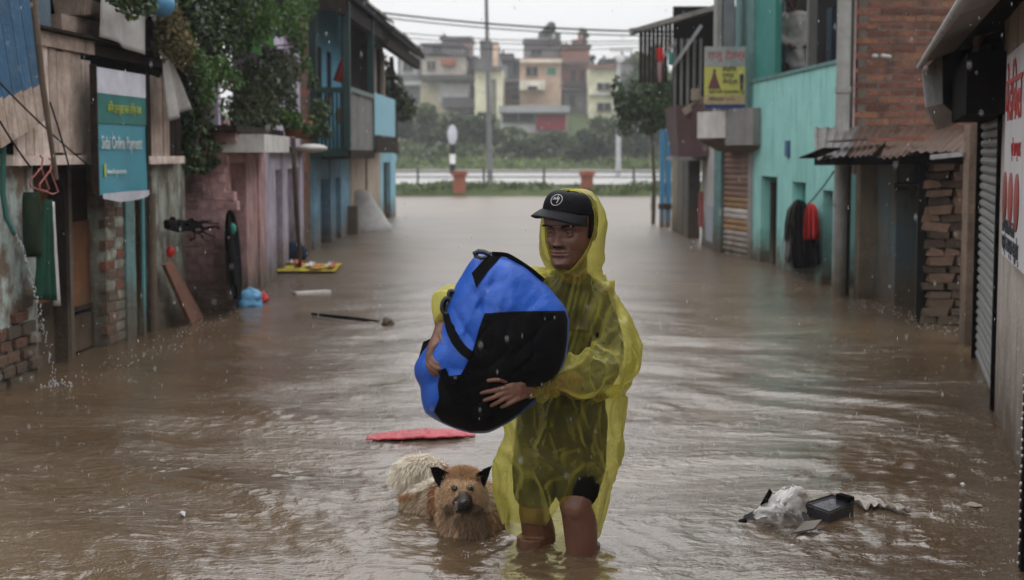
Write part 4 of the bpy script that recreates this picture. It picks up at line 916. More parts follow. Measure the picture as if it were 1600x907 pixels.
b = MB(); F.box(b, sS(1288, -1.2), sS(1296, -1.2), 2.1, 3.4, -1.25, -1.2); part('blue_curtain', b, mat('blue curtain', (.03, .07, .10), .9), H)
# grey column left of the teal house
c0 = atY(1120, 300, 21); c1 = atY(1148, 300, 21)
H2 = thing('grey_column', 'pair of tall grey columns between the dark roofed house and the teal one', 'column', (c0.x, 21.2, 2.0))
for (x0, x1, m) in ((1120, 1128, M_conc), (1130, 1148, mat('slate column', (.16, .18, .19), .7))):
    b = MB(); b.box(atY(x0, 50, 21).x, atY(x1, 50, 21).x, 21, 21.4, 1.95, 4.4); part('column', b, m, H2)
# drain pipe
F2 = Fac(2.95, 15.3, 3.3, 15.3)
t = thing('drain_pipe', 'thick grey pipe standing in the water at the corner of the teal house', 'pipe', (3.0, 15.15, -.35))
b = MB(); xx = atY(1314, 300, 15.15).x; b.tube([(xx, 15.15, -.35), (xx, 15.15, 4.5)], .068, 14); part('pipe', b, M_conc, t)
for z in (.9, 2.0, 2.9):
    b = MB(); b.tube([(xx, 15.15, z), (xx, 15.15, z + .06)], .078, 14); part('collar', b, M_conc, t)
b = MB(); b.tube([(xx + .1, 15.3, -.35), (xx + .1, 15.3, 4.5)], .03, 8); part('side_pipe', b, mat('dark green pipe', (.04, .07, .05), .6), t)
# hanging jackets on the teal wall
F = Fac(2.84, 20.5, 3.13, 15.6)
def garment(name, lab, prof, m, d=.1, cat='jacket', nf=5, th=.07):
    th *= .5
    """prof: (py, px left, px right) rows down the hanging garment"""
    q = MB(); r_ = random.Random(len(prof) + int(prof[0][1]))
    ph = r_.uniform(0, 6)
    q.rings([[F.hit((l + r) / 2 + (r - l) / 2 * math.cos(a) * (1 + (.04 + .10 * (y - prof[0][0]) / 100) * math.sin(nf * a + ph)), y, d + th * (1 + .25 * math.sin(nf * a + ph + y * .05)) * math.sin(a) + .03 * min(1, (y - prof[0][0]) / 30) * math.sin(2 * nf * a + ph)) for a in np.linspace(0, 2 * math.pi, 48, endpoint=False)] for (y, l, r) in prof])
    return single(name, q, m, lab, cat)
garment('dark_jacket', 'black jacket hanging on the teal wall, longest of the hung clothes', [(312, 1245, 1250), (315, 1241, 1257), (321, 1238, 1261), (345, 1235, 1263), (375, 1237, 1263), (400, 1239, 1265), (416, 1240, 1264), (420, 1242, 1263)], mat('black cloth', (.012, .012, .015), .9), .06)
garment('dark_trousers', 'black trousers hanging under the red jacket', [(360, 1257, 1278), (385, 1257, 1279), (408, 1259, 1280), (414, 1260, 1279)], mat('charcoal cloth', (.018, .018, .022), .9), .05, 'trousers', 4, .05)
garment('red_jacket', 'bright red jacket hanging on the teal wall', [(318, 1265, 1270), (321, 1261, 1274), (328, 1258, 1277), (345, 1256, 1279), (368, 1255, 1280), (375, 1256, 1279)], mat('red cloth', (.50, .02, .02), .8), .12, 'jacket', 5, .06)
garment('grey_scarf', 'olive grey garment at the left of the hung jackets', [(315, 1240, 1246), (328, 1230, 1243), (350, 1226, 1238), (372, 1225, 1234), (378, 1226, 1232)], mat('olive cloth', (.07, .075, .06), .9), .08, 'garment', 3, .04)
garment('white_shirt', 'white shirt sleeve hanging below the olive garment', [(338, 1235, 1240), (360, 1228, 1238), (395, 1225, 1234), (410, 1226, 1232)], M_cloth, .07, 'shirt', 3, .03)
wire((F.hit(1262, 320, .1), F.hit(1303, 268, .05)), .008, 'thin line holding the jackets up to the grey pipe', .02, None)
# ---------------- brick end wall above the shed
FB = Fac(3.13, 15.5, 5.4, 15.5); t = thing('brick_wall', 'bare red brick end wall rising above the rusty shed roof', 'wall', FB.P(1, 1.3))
b = MB(); FB.box(b, .05, FB.len, 1.2, 4.6, -.3, -.02); part('backing', b, M_mortar, t)
FB_m = [mat('red brick', (.26, .11, .07), .85, (.15, .07, .05), 9, stain=(.06, .045, .04), stain_amt=.5, bump=.4, bscale=25), mat('orange brick', (.32, .15, .085), .85, (.20, .09, .055), 9, stain=(.08, .05, .04), stain_amt=.4, bump=.4, bscale=25), mat('burnt brick', (.16, .07, .05), .9, (.11, .05, .04), 9, bump=.4, bscale=25)]
b0 = FB.S(1334)
bricks(FB, t, b0, FB.S(1560), 1.62, 3.05, -.02, [FB_m[0], FB_m[0], FB_m[1], FB_m[2], FB_m[2]], bl=.225, bh=.055, g=.018, dep=.028, maxn=298, seed=6, jit=.006)
b = MB(); FB.box(b, FB.S(1326), FB.S(1333), 1.2, 4.6, -.1, .03); part('corner_strip', b, M_pink, t)
b = MB()
for (px, py) in ((1367, 88), (1381, 88), (1388, 89)): b.ball(FB.hit(px, py, .04), .035, .02, .022, 8, 6)
part('white_tuft', b, M_white, t, kind='stuff')
# ---------------- shed under the rusty roof
F = Fac(3.28, 15.2, 3.32, 12.75); sS = F.S; Z = F.Z
H = thing('shed', 'low shed with rusty corrugated roof, blue grey wall and dark doorway', 'shed', F.P(1, -.35))
b = MB(); FT = Fac(3.1, 15.22, 3.32, 15.22); b.box(3.12, 3.34, 15.0, 15.2, -.35, 1.6); part('pilaster', b, M_beige, H)
b = MB(); F.box(b, sS(1343), sS(1347), -.35, 1.5, -.3, .01); F.box(b, sS(1358), sS(1402), -.35, 1.5, -.3, 0, jit=.004); F.box(b, sS(1346.8), sS(1358.2), -.35, Z(1352, 420), -.3, -.003); F.box(b, sS(1346.8), sS(1358.2), 1.12, 1.5, -.3, -.003)
part('wall', b, M_bwall, H)
b = MB(); F.box(b, sS(1346), sS(1359), -.2, 1.2, -.34, -.28); part('window', b, M_dark, H)
b = MB(); F.box(b, sS(1402), sS(1441), -.35, 1.5, -.5, -.3); dd_ = part('door', b, M_dark, H)  # backing coloured near-black as shade inside the doorway
b = MB(); F.box(b, sS(1418, -.2), sS(1440, -.2), -.3, 1.05, -.28, -.2); part('door_leaf', b, M_woodd, dd_)
b = MB(); F.box(b, sS(1400), sS(1443), 1.08, 1.14, -.3, .01); part('lintel', b, M_woodd, H)
b = MB(); F.box(b, sS(1441), sS(1452), -.35, 1.5, -.25, .03, jit=.004); part('jamb', b, mat('blue jamb', (.15, .27, .29), .8, (.14, .18, .17), 5, stain=(.08, .07, .06), bump=.4, mud=1), H)
SW = Fac(3.22, 12.7, 3.62, 12.7)
b = MB(); SW.box(b, -.03, 1.2, -.35, 1.42, -.3, -.02); sw = part('stone_wall', b, M_dark, H)
r_ = random.Random(21); mes = []
for k in range(5):
    b = MB(); ww = [.10, .08, .11, .06, .09][k]; hh = .030
    b.hexa([(x + r_.uniform(-.02, .02), y, z + r_.uniform(-.012, .008)) for z in (-hh, hh) for (x, y) in ((-ww, .03), (ww, .03), (ww * .92, -.03), (-ww * .92, -.03))]); mes.append((b.mesh('stone', [M_bstone, mat('brown stone', (.085, .058, .042), .9, (.05, .036, .028), 7, bump=.6, bscale=20, mud=1), M_bstone][k % 3]), ww))
z = -.1
while z < 1.4:
    s = r_.uniform(-.06, 0)
    while s < .62:
        e, ww = r_.choice(mes); piece('stone', e, sw, SW.P(s + ww, z, r_.uniform(-.015, .01)), (0, r_.uniform(-.08, .08), 0)); s += 2 * ww + .012
    z += .070
# corrugated roof: sheets running from the wall down to the eave
def corr(b, A, B, C, D, n, amp, mi=0):
    """A,B upper edge, D,C lower edge; ridges run from upper to lower"""
    A, B, C, D = map(V, (A, B, C, D)); nn = (B - A).cross(D - A).normalized(); nn = nn if nn.z > 0 else -nn; vs = []
    k = n * 4
    for j in range(3):
        for i in range(k + 1): vs.append(A.lerp(B, i / k).lerp(D.lerp(C, i / k), j / 2) + nn * amp * math.sin(i * math.pi / 2 + .6) + nn * .01 * math.sin(j * 2.1 + i * .13))
    lo = [v - nn * .006 for v in vs]; o = len(vs)
    fs = [(j * (k + 1) + i, j * (k + 1) + i + 1, (j + 1) * (k + 1) + i + 1, (j + 1) * (k + 1) + i) for j in range(2) for i in range(k)]
    b.add(vs + lo, fs + [tuple(reversed([i + o for i in f])) for f in fs], mi)
E0, E1 = atY(1268, 243, 14.5), V((3.20, 11.3, 1.43)); U0 = atY(1272, 200, 15.3); U1 = V((4.6, 15.35, 1.66))
r_ = random.Random(31)
cuts = [0, .24, .42, .63, .82, 1.0]
for i in range(5):
    a, c = cuts[i], cuts[i + 1] + .03; dz = V((0, 0, .014 * (i % 2)))
    b = MB(); j_ = lambda: V((r_.uniform(-.05, .05), r_.uniform(-.12, .05), r_.uniform(-.03, .01)))
    corr(b, U0.lerp(U1, a) + dz, U0.lerp(U1, c) + dz, E0.lerp(E1, c) + j_() + dz, E0.lerp(E1, a) + j_() + dz, 5, .011)
    part('roof_sheet', b, [M_tin, M_rust, M_rust, M_rust, M_rust][i], H)
for (p, q_, m) in (((1262, 247), (1300, 232), M_dark), ((1280, 243), (1385, 246), M_rust), ((1300, 222), (1400, 214), M_tin)):
    b = MB(); b.bar(atY(*p, 14.2), atY(*q_, 13.6), .16, .012); part('loose_sheet', b, m, H)
b = MB(); b.bar(atY(1360, 219, 13.4), atY(1450, 216, 12.6), .05, .03); part('batten', b, mat('red batten', (.30, .12, .08), .8), H)
b = MB(); b.bar(atY(1455, 246, 11.9), atY(1505, 241, 11.35), .02, .035); part('gutter_strip', b, M_tinl, H)
b = MB(); b.bar(E0 + V((.1, .2, -.06)), E1 + V((.05, .2, -.06)), .08, .07); part('eave_beam', b, M_dark, H)
# wooden post
t = thing('wooden_post', 'weathered wooden post standing in the water beside the near shutter', 'post', (3.18, 11.3, -.35))
pa, pb_ = atY(1510, 300, 11.3).x, atY(1526, 300, 11.3).x
b = MB(); b.box(pa, pb_, 11.25, 11.4, -.35, 1.62); part('shaft', b, mat('post wood', (.27, .20, .15), .85, (.18, .13, .10), 9, stain=(.07, .05, .04), bump=.4, mud=1), t)
b = MB(); b.tube([(pb_ - .005, 11.2, .9), (pb_ - .005, 11.2, 1.5)], .014, 8); part('conduit', b, M_white, t)
# ---------------- near shutter building
F = Fac(3.05, 10.75, 1.35, 3.36); sS = F.S; Z = F.Z
H = thing('shutter_shop', 'nearest shop on the right with a grey roller shutter and a metal awning', 'shop', F.P(1, -.35))
s0, s1 = sS(1530), sS(1563)
slats(F, H, s0, s1, -.35, 1.62, -.03, 34, lambda v: M_shutg)
b = MB(); F.box(b, s0 - .08, s0, -.35, 1.7, -.1, .015); part('shutter_rail', b, M_dark, H)
b = MB(); F.box(b, s1, s1 + .09, -.35, 1.7, -.1, .02); part('shutter_rail', b, M_dark, H)
b = MB(); F.box(b, -.25, s0 - .08, -.35, 1.62, -.5, -.03); part('end_pier', b, M_woodd, H)
b = MB(); F.box(b, s1 + .09, F.len, -.35, 3.4, -.4, 0); part('wall', b, mat('stained white wall', (.48, .44, .41), .8, (.40, .36, .33), 3, stain=(.15, .10, .08), stain_amt=.45, bump=.3, mud=1.2), H)
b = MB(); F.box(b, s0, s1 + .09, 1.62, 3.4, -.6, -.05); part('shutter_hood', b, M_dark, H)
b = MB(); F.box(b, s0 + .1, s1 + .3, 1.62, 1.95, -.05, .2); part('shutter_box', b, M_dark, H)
AW = lambda px, py, Y=10.4: atY(px, py, Y)
b = MB(); b.poly([AW(1442, 112), AW(1447, 168), AW(1473, 162), AW(1472, 82)], .02, 0, (0, -1, 0)); part('valance', b, M_tinl, H)
b = MB(); b.poly([AW(1447, 168), AW(1465, 204), AW(1504, 190), AW(1473, 162)], .02, 0, (0, -1, 0)); part('valance_flap', b, mat('brown flap', (.24, .19, .16), .7), H)
b = MB(); b.poly([AW(1472, 82, 10.42), AW(1473, 162, 10.42), AW(1504, 190, 10.42), AW(1540, 192, 10.42), AW(1560, 40, 10.42), AW(1500, 60, 10.42)], .02, 0, (0, -1, 0)); part('awning_shade_sheet', b, M_dark, H)  # dark sheet painting the shadow inside and under the awning
a0 = atY(1437, 103, 10.5); a1 = V((a0.x - .21 * 6, 4.5, a0.z)); i0 = atY(1490, 82, 10.5); i1 = V((i0.x - .21 * 6, 4.5, i0.z)); 
dz = V((0, 0, .015))
b = MB(); b.hexa([a0, i0, i1, a1, a0 + dz, i0 + dz, i1 + dz, a1 + dz]); part('awning_sheet', b, M_tinl, H)
b = MB(); b.tube([a0 + V((0, 0, -.01)), a1 + V((0, 0, -.01))], .022, 8); part('awning_rim', b, M_tinl, H)
b = MB(); b.hexa([i0, i0 + V((1.2, 0, .25)), i1 + V((1.2, 0, .25)), i1, i0 + V((0, 0, .05)), i0 + V((1.2, 0, .3)), i1 + V((1.2, 0, .3)), i1 + V((0, 0, .05))]); part('awning_underside', b, M_dark, H)  # near-black colour carries the shadow on the underside
r_ = random.Random(8)
cloth('torn_plastic', (AW(1530, 18, 9.4), AW(1560, -30, 9.0), AW(1566, 20, 9.0), AW(1520, 84, 9.4)), mat('torn sheet', (.34, .27, .24), .8, (.22, .15, .12), 9), 'torn dirty sheet hanging under the near metal awning', 'sheet', .03, 3)
q = MB(); q.tube([AW(1550, -10, 9.0), AW(1540, 20, 9.1), AW(1527, 75, 9.3), AW(1512, 100, 9.4)], [.03, .035, .02, .01], 8); single('rag', q, mat('pale rag', (.38, .30, .27), .9), 'thin pale rag dangling under the near metal awning', 'rag')
# sign board on the near wall
a = F.hit(1571, 300, .05); sA = sS(1571, .05); SG = Fac(*F.P(sA, 0, .055).xy, *F.P(sA + 2.2, 0, .055).xy)
Sg = thing('shop_sign', 'white shop sign with red and black lettering at the right edge', 'sign', SG.P(1, .93)); Ls = SG.len
b = MB(); SG.box(b, 0, Ls, .93, 1.87, -.02, 0); part('panel', b, mat('sign board white', (.62, .61, .64), .5, (.55, .54, .57), 3, stain=(.3, .27, .25), stain_amt=.2, bump=0), Sg)
text_part('lettering', 'मेडिकल पसल', .30, SG.M(.06, 1.56, .004), M_rt, Sg, sx=1.1)
text_part('lettering', 'प्रो. राम प्रसाद', .09, SG.M(.5, 1.40, .004), M_rt, Sg)
for k, s in enumerate((.14, .50, .86)):
    b = MB(); b.rings([[SG.P(s + .13 * math.cos(u) * r, 1.20 + .125 * math.sin(u) * r, zz) for u in np.linspace(0, 2 * math.pi, 20, endpoint=False)] for (r, zz) in ((1, 0), (1, .004), (.99, .005))]); part('red_emblem', b, mat('brick red print', (.33, .07, .06), .6, bump=0), Sg)
text_part('lettering', 'सबै प्रकारका सामान', .10, SG.M(.06, 1.045, .004), M_bt, Sg)
text_part('lettering', 'पाइन्छ । सम्पर्क गर्नुहोस्', .10, SG.M(.06, .965, .004), M_bt, Sg)
# beaded black strip
t = thing('beaded_strip', 'black strip strung with small white beads at the right edge', 'strip', F.P(sS(1597, .1), -.2, .1))
sb = sS(1610, .12); b = MB(); F.box(b, sb, sb + .1, -.3, 1.0, .10, .12); part('band', b, M_dark, t)
bm_ = MB().ball((0, 0, 0), .006, n=7, m=5).mesh('bead', M_white)
for i in range(34): piece('bead', bm_, t, F.P(sb + rnd.uniform(.02, .08), -.08 + i * .031 + rnd.uniform(-.008, .008), .122))

# ---------------- shutter shop between, sign board, balcony
F = Fac(2.56, 21.95, 2.84, 20.52); sS = F.S; Z = F.Z
H = thing('small_shop', 'narrow shop with a brown roller shutter between the white wall and the teal house', 'shop', F.P(.6, -.35))
slats(F, H, sS(1130), sS(1172), -.35, 1.50, -.03, 24, lambda v: M_shutw if v < .38 else (M_shuto if (.38 <= v < .44 or .54 < v < .62) else (M_shutw if v < .54 else M_shut)))
b = MB(); F.box(b, sS(1119), sS(1130), -.35, 1.56, -.2, .03); part('post', b, M_teal, H)
b = MB(); F.box(b, sS(1171.5), sS(1178), -.35, 1.56, -.2, .02); part('edge_post', b, M_conc, H)
b = MB(); F.box(b, 0, F.len, 1.50, 1.62, -.2, .02); part('lintel', b, M_woodd, H)
b = MB(); F.box(b, 0, F.len, 1.62, 3.0, -.8, -.3); part('upper_wall', b, M_woodd, H)
BL = Fac(2.22, 21.4, 2.68, 20.2)
b = MB(); BL.box(b, BL.S(1133), BL.S(1176), 1.52, 2.0, -.3, 0); part('balcony_panel', b, mat('grey ply', (.22, .215, .21), .8, (.17, .165, .16), 4, stain=(.1, .09, .08), bump=.1), H)
b = MB(); BL.box(b, BL.S(1090), BL.S(1133.5), 1.62, 1.98, -.3, .01); part('white_panel', b, M_white, H)
b = MB(); b.hexa([BL.P(BL.S(1096), 1.44, -.25), BL.P(BL.S(1176), 1.42, -.25), BL.P(BL.S(1176), 1.42, -.5), BL.P(BL.S(1096), 1.44, -.5), BL.P(BL.S(1090), 1.60, 0), BL.P(BL.S(1176), 1.54, -.01), BL.P(BL.S(1176), 1.55, -.5), BL.P(BL.S(1090), 1.60, -.5)]); part('balcony_base', b, M_ltbrown, H)
SG = Fac(atY(1101, 100, 20.6).x, 20.6, atY(1167, 100, 20.6).x, 20.6); zb, zt = atY(1130, 170, 20.6).z, atY(1130, 73, 20.6).z
Sg = thing('tailor_sign', 'yellow and grey tailor shop sign standing on the grey balcony', 'sign', SG.P(.28, zb)); Ls = SG.len; hh = zt - zb
b = MB(); SG.box(b, 0, Ls, zb, zt, -.03, 0); part('panel', b, mat('sign yellow', (.50, .46, .10), .6, (.46, .42, .12), 4, bump=0), Sg)
b = MB(); SG.box(b, 0, Ls, zb + hh * .68, zt, .0, .004); part('top_band', b, mat('sign grey', (.42, .44, .44), .6, bump=0), Sg)
b = MB(); SG.box(b, 0, Ls, zb, zb + hh * .07, .0, .004); part('bottom_band', b, mat('sign navy', (.04, .06, .22), .6, bump=0), Sg)
b = MB(); SG.box(b, 0, Ls, zb + hh * .07, zb + hh * .22, .0, .004); part('lower_band', b, mat('sign peach', (.50, .38, .20), .6, bump=0), Sg)
b = MB(); SG.box(b, Ls - .02, Ls + .012, zb, zt, -.03, .012); part('green_edge', b, M_teal, Sg)
text_part('lettering', 'राजु टेलर्स', hh * .165, SG.M(Ls * .07, zb + hh * .80, .006), M_rt, Sg, sx=1.0)
for k, tx in enumerate(('लेडिज', 'एण्ड', 'जेन्ट्स')): text_part('lettering', tx, hh * .10, SG.M(Ls * .42, zb + hh * (.60 - .10 * k), .006), M_bt, Sg)
text_part('lettering', 'यहाँ सबै प्रकारका लुगा', hh * .075, SG.M(Ls * .1, zb + hh * .245, .006), M_bt, Sg)
text_part('lettering', 'सिलाइन्छ ९८४१', hh * .07, SG.M(Ls * .1, zb + hh * .13, .006), M_bt, Sg)
b = MB(); b.add([SG.P(Ls * u, zb + hh * v, .006) for (u, v) in ((.08, .32), (.38, .32), (.28, .52), (.26, .58), (.2, .58), (.17, .5))], [(0, 1, 2, 3, 4, 5)]); b.add([SG.P(Ls * (.235 + .035 * math.cos(a)), zb + hh * (.61 + .03 * math.sin(a)), .006) for a in np.linspace(0, 6.28, 10, endpoint=False)], [tuple(range(10))]); part('gown_picture', b, mat('gown print', (.16, .06, .06), .7, bump=0), Sg)
b = MB(); b.add([SG.P(Ls * u, zb + hh * v, .006) for (u, v) in ((.85, .30), (.91, .30), (.93, .5), (.92, .56), (.84, .56), (.83, .5))], [(0, 1, 2, 3, 4, 5)]); part('suit_picture', b, M_bt, Sg)

# ---------------- white poster wall and grey doors further on
F = Fac(2.42, 29.4, 2.55, 22.0); sS = F.S; Z = F.Z
H = thing('poster_wall_house', 'narrow white walled house with a torn poster and grey doors', 'house', F.P(4, -.35))
b = MB(); F.box(b, sS(1097), sS(1120), -.35, 1.6, -.3, 0); part('white_wall', b, mat('white lime wall', (.55, .53, .53), .8, (.45, .43, .42), 4, stain=(.2, .16, .14), mud=1), H)
b = MB(); F.pbox(b, 1104, 1114, 320, 378, 0, .01); part('poster', b, mat('blue poster', (.25, .33, .45), .6, (.5, .5, .5), 20), H)
b = MB(); F.box(b, sS(1076), sS(1097), -.35, 1.6, -.6, -.4); part('doorway', b, M_dark, H)
b = MB(); F.pbox(b, 1092, 1097, 300, 355, -.1, .03); part('red_cloth', b, mat('faded red', (.30, .07, .06), .8), H)
for (x0, x1, m) in ((1050, 1058, M_beige), (1059, 1067, mat('grey door', (.17, .165, .14), .8, mud=1)), (1068, 1076, mat('grey door dark', (.10, .095, .09), .8, mud=1))):
    b = MB(); F.box(b, sS(x0), sS(x1), -.35, 1.55, -.2, 0); part('door_leaf', b, m, H)
# blue posts
for (x0, x1, lab) in ((1031, 1038, 'left one of the pair of blue posts at the end of the right row'), (1040, 1048, 'right one of the pair of blue posts at the end of the right row')):
    a = atY(x0, 300, 29.6); c = atY(x1, 300, 29.6); q = MB(); q.box(a.x, c.x, 29.5, 29.7, -.35, atY(1035, 203, 29.6).z)
    t = thing('blue_post', lab, 'post', (a.x, 29.6, -.35), 'pair of blue posts'); part('shaft', q, mat('blue post paint', (.035, .16, .30), .5, (.05, .2, .35), 6, mud=.5), t)
    b = MB(); b.box(a.x - .02, c.x + .02, 29.47, 29.73, .35, .45); part('band', b, M_woodd, t)
# ---------------- dark roofed house
H = thing('dark_house', 'dark timber house with a slanting roof at the end of the right row', 'house', (2.6, 26, -.35))
F = Fac(2.05, 27.2, 2.62, 21.9); sS = F.S
Y0 = 24.5
b = MB(); p = [atY(*q_, Y0) for q_ in ((988, 45), (1122, 6), (1122, 14), (988, 53))]; k = [V((q_.x, 25.3, q_.z + .02)) for q_ in p]
b.hexa([p[3], p[2], k[2], k[3], p[0], p[1], k[1], k[0]]); part('roof', b, M_rooff, H)
b = MB(); b.bar(atY(983, 47, Y0 - .05), atY(1002, 44, Y0 - .05), .04); part('rafter_end', b, M_rooff, H)
for i in range(8):
    x0, x1 = 998 + i * 6.5, 998 + (i + 1) * 6.5; b = MB(); yt = 50 - (x0 - 990) * .29
    u, v_ = atY(x0 + .5, 130 - (x0 > 1040) * 40, Y0 + .2), atY(x1, yt, Y0 + .2); b.box(u.x, v_.x, Y0 + .2, Y0 + .24, u.z, v_.z); part('gable_board', b, M_woodd, H)
b = MB(); b.bar(atY(1052, 104, Y0), atY(1096, 40, Y0), .07, .05); part('strut', b, mat('pale strut', (.30, .31, .32), .7), H)
b = MB(); b.bar(atY(1035, 90, Y0 + .05), atY(1056, 66, Y0 + .05), .08, .05); part('strut', b, M_conc, H)
b = MB(); u, v_ = atY(1050, 250, Y0 + .9), atY(1122, 10, Y0 + .9); b.box(u.x, v_.x + .3, Y0 + .9, Y0 + 1.0, 1.5, v_.z); part('inner_wall', b, M_dark, H)
for i, px in enumerate((1054, 1064, 1074, 1084, 1094)):
    b = MB(); u = atY(px, 165, Y0 + .1); b.box(u.x - .02, u.x + .02, Y0 + .08, Y0 + .12, u.z - .3, atY(px, 60, Y0).z); part('gallery_post', b, mat('grey post', (.18, .18, .17), .7), H)
b = MB(); u, v_ = atY(1055, 245, 23.5), atY(1102, 165, 23.5); b.hexa([(u.x + .05, 23.5, u.z), (v_.x, 23.0, u.z), (v_.x + .3, 24.5, u.z), (u.x + .1, 25.5, u.z), (u.x, 23.5, v_.z), (v_.x, 23.0, v_.z), (v_.x + .3, 24.5, v_.z), (u.x, 25.5, v_.z)]); part('maroon_panel', b, M_maroon, H)
b = MB(); b.box(u.x - .05, v_.x, 23.3, 24.6, u.z - .06, u.z); part('sill', b, M_conc, H)
b = MB(); b.bar(atY(1068, 176, 23.3), atY(1100, 155, 23.3), .08, .1); b.box(atY(1086, 150, 23.3).x - .06, atY(1086, 150, 23.3).x + .06, 23.2, 23.3, atY(1, 158, 23.3).z, atY(1, 140, 23.3).z); part('pale_brace', b, M_beige, H)
cloth('red_garment', (atY(1026, 76, 24.3), atY(1036, 74, 24.3), atY(1037, 96, 24.3), atY(1028, 96, 24.3)), mat('red cloth', (.50, .02, .02), .8), 'small red garment hanging under the dark roof on the right', 'garment', .02, 3)
cloth('pink_garment', (atY(1027, 98, 24.3), atY(1034, 96, 24.3), atY(1033, 130, 24.3), atY(1029, 130, 24.3)), M_pink, 'pale pink strip of cloth below the small red garment', 'cloth', .02, 3)
cloth('green_garment', (atY(1044, 82, 24.3), atY(1052, 82, 24.3), atY(1051, 102, 24.3), atY(1045, 102, 24.3)), M_teald, 'small green garment beside the red one under the dark roof', 'garment', .02, 3)
# tree in front of that house
c = atY(1012, 165, 31); t = thing('small_tree', 'dark small tree just left of the blue posts', 'tree', (c.x, 31, -.3))
bl = [(c.x + dx, 31 + dy, c.z + dz, rx, .4, .28) for (dx, dy, dz, rx) in ((0, 0, 0, .45), (.3, .1, .15, .4), (-.35, 0, -.1, .3), (.1, 0, .35, .3), (.35, 0, -.25, .35), (0, .2, -.3, .35), (-.2, 0, .25, .2), (-.5, 0, .05, .18), (.55, .2, .3, .3), (.5, .2, -.1, .3), (-.6, 0, .3, .12), (-.45, 0, -.35, .2), (.2, 0, .6, .15))]
part('crown', leaves(MB(), bl, 3600, .10, .3, 14, .55), M_cr, t)
b = MB(); b.tube([(c.x + .12, 31, -.35), (c.x + .15, 31.05, .8), (c.x + .05, 31, c.z)], [.05, .04, .02], 7)
for q_ in bl[:5]: b.tube([(c.x + .12, 31, c.z - .5), q_[:3]], [.02, .008], 5)
part('trunk', b, M_bark, t)
q = MB(); e = atZ(1021, 328); q.box(e.x - .06, e.x + .06, e.y - .06, e.y + .06, -.2, .42); single('marker_post', q, M_conc, 'short grey post standing in the water left of the blue posts', 'post')
# ================================================================ THINGS AFLOAT
# yellow and red printed mat
a, b_, c, d = atZ(424, 424, .03), atZ(524, 424, .03), atZ(535, 412, .03), atZ(443, 412, .03)
t = thing('printed_mat', 'yellow, red and white printed mat floating before the lilac house', 'mat', a.lerp(c, .5))
m_y = mat('mat yellow', (.62, .50, .03), .5, bump=0); m_r = mat('mat red', (.55, .06, .03), .5, bump=0); m_w = mat('mat white', (.6, .58, .55), .5, bump=0)
q = MB(); f = lambda u, v, h=0: a.lerp(b_, u).lerp(d.lerp(c, u), v) + V((0, 0, .02 * math.sin(u * 7) * math.sin(v * 3) + h))
q.sheet(lambda u, v: f(u, v), 16, 6); part('base', q, m_y, t)
r_ = random.Random(5)
for i in range(9):
    u0, v0 = i / 9 + r_.uniform(-.02, .03), r_.uniform(.0, .55); q = MB(); q.sheet(lambda u, v: f(min(1, u0 + u * .10), min(1, v0 + v * .45), .022 + .03 * abs(math.sin(5 * u + 3 * v + i))), 6, 5); part('patch', q, [m_r, m_w, m_r][i % 3], t)
q = MB(); g0, g1 = atZ(460, 459, .01), atZ(514, 456, .01); q.bar(g0, g1, .10, .03); single('pale_plank', q, M_white, 'pale plank floating beyond the black stick', 'plank')
q = MB(); g = [atZ(488, 491, .02), atZ(520, 495, .03), atZ(560, 499, .02), atZ(592, 503, .01)]; q.tube(g, [.012, .016, .015, .012], 7)
single('black_stick', q, M_dark, 'long dark stick floating left of the man with the bag', 'stick')
g = atZ(606, 509); lump('dark_clump', (g.x, g.y, .02), .05, .07, .04, M_bstone, 'small grey brown clump at the end of the floating stick', 'debris', 9, .7)
# red cloth afloat
a, b_ = atZ(572, 689, .0), atZ(742, 683, .0)
def redf(u, v):
    x = a.lerp(b_, u); w_ = math.sin(math.pi * min(1, u * .93 + .05)) ** .6
    return x + V((0, .22 * w_ * v + .02 * mnoise.noise(V((u * 9, 0, 5))), .006 + .022 * w_ * math.sin(math.pi * v) + .005 * mnoise.noise(V((u * 14, v * 3, 0))) + .004 * mnoise.noise(V((u * 40, v * 5, 3)))))
q = MB(); q.sheet(redf, 60, 12); o = single('red_cloth', q, mat('wet red cloth', (.42, .025, .045), .35, (.33, .02, .03), 9, bump=.3, spec=.5), 'wet red cloth floating behind the dog and under the bag', 'cloth')
o.modifiers.new('thick', 'SOLIDIFY').thickness = .006
# scraps
def scrap(px, py, w_, lab, m=None, h=.01, seed=1):
    g = atZ(px, py, .008); r_ = random.Random(seed); q = MB(); n_ = 7
    vs = [g + V((w_ * r_.uniform(.5, 1) * math.cos(k * 6.283 / n_), w_ * 1.6 * r_.uniform(.5, 1) * math.sin(k * 6.283 / n_), r_.uniform(0, h))) for k in range(n_)]
    q.add([g + V((0, 0, h))] + vs, [(0, 1 + k, 1 + (k + 1) % n_) for k in range(n_)]); o = single('paper_scrap', q, m or mat('scrap white', (.68, .66, .70), .6, bump=0), lab, 'scrap', 'pale scraps afloat')
    o.modifiers.new('thick', 'SOLIDIFY').thickness = .003
scrap(285, 806, .022, 'tiny white paper scrap afloat at lower left', h=.02)
scrap(1505, 761, .022, 'tiny white scrap afloat near the right wall', h=.02, seed=2)
scrap(1520, 788, .05, 'flat pale scrap floating below the tiny one at right', mat('foam tan', (.40, .34, .28), .7, bump=0), .006, 3)
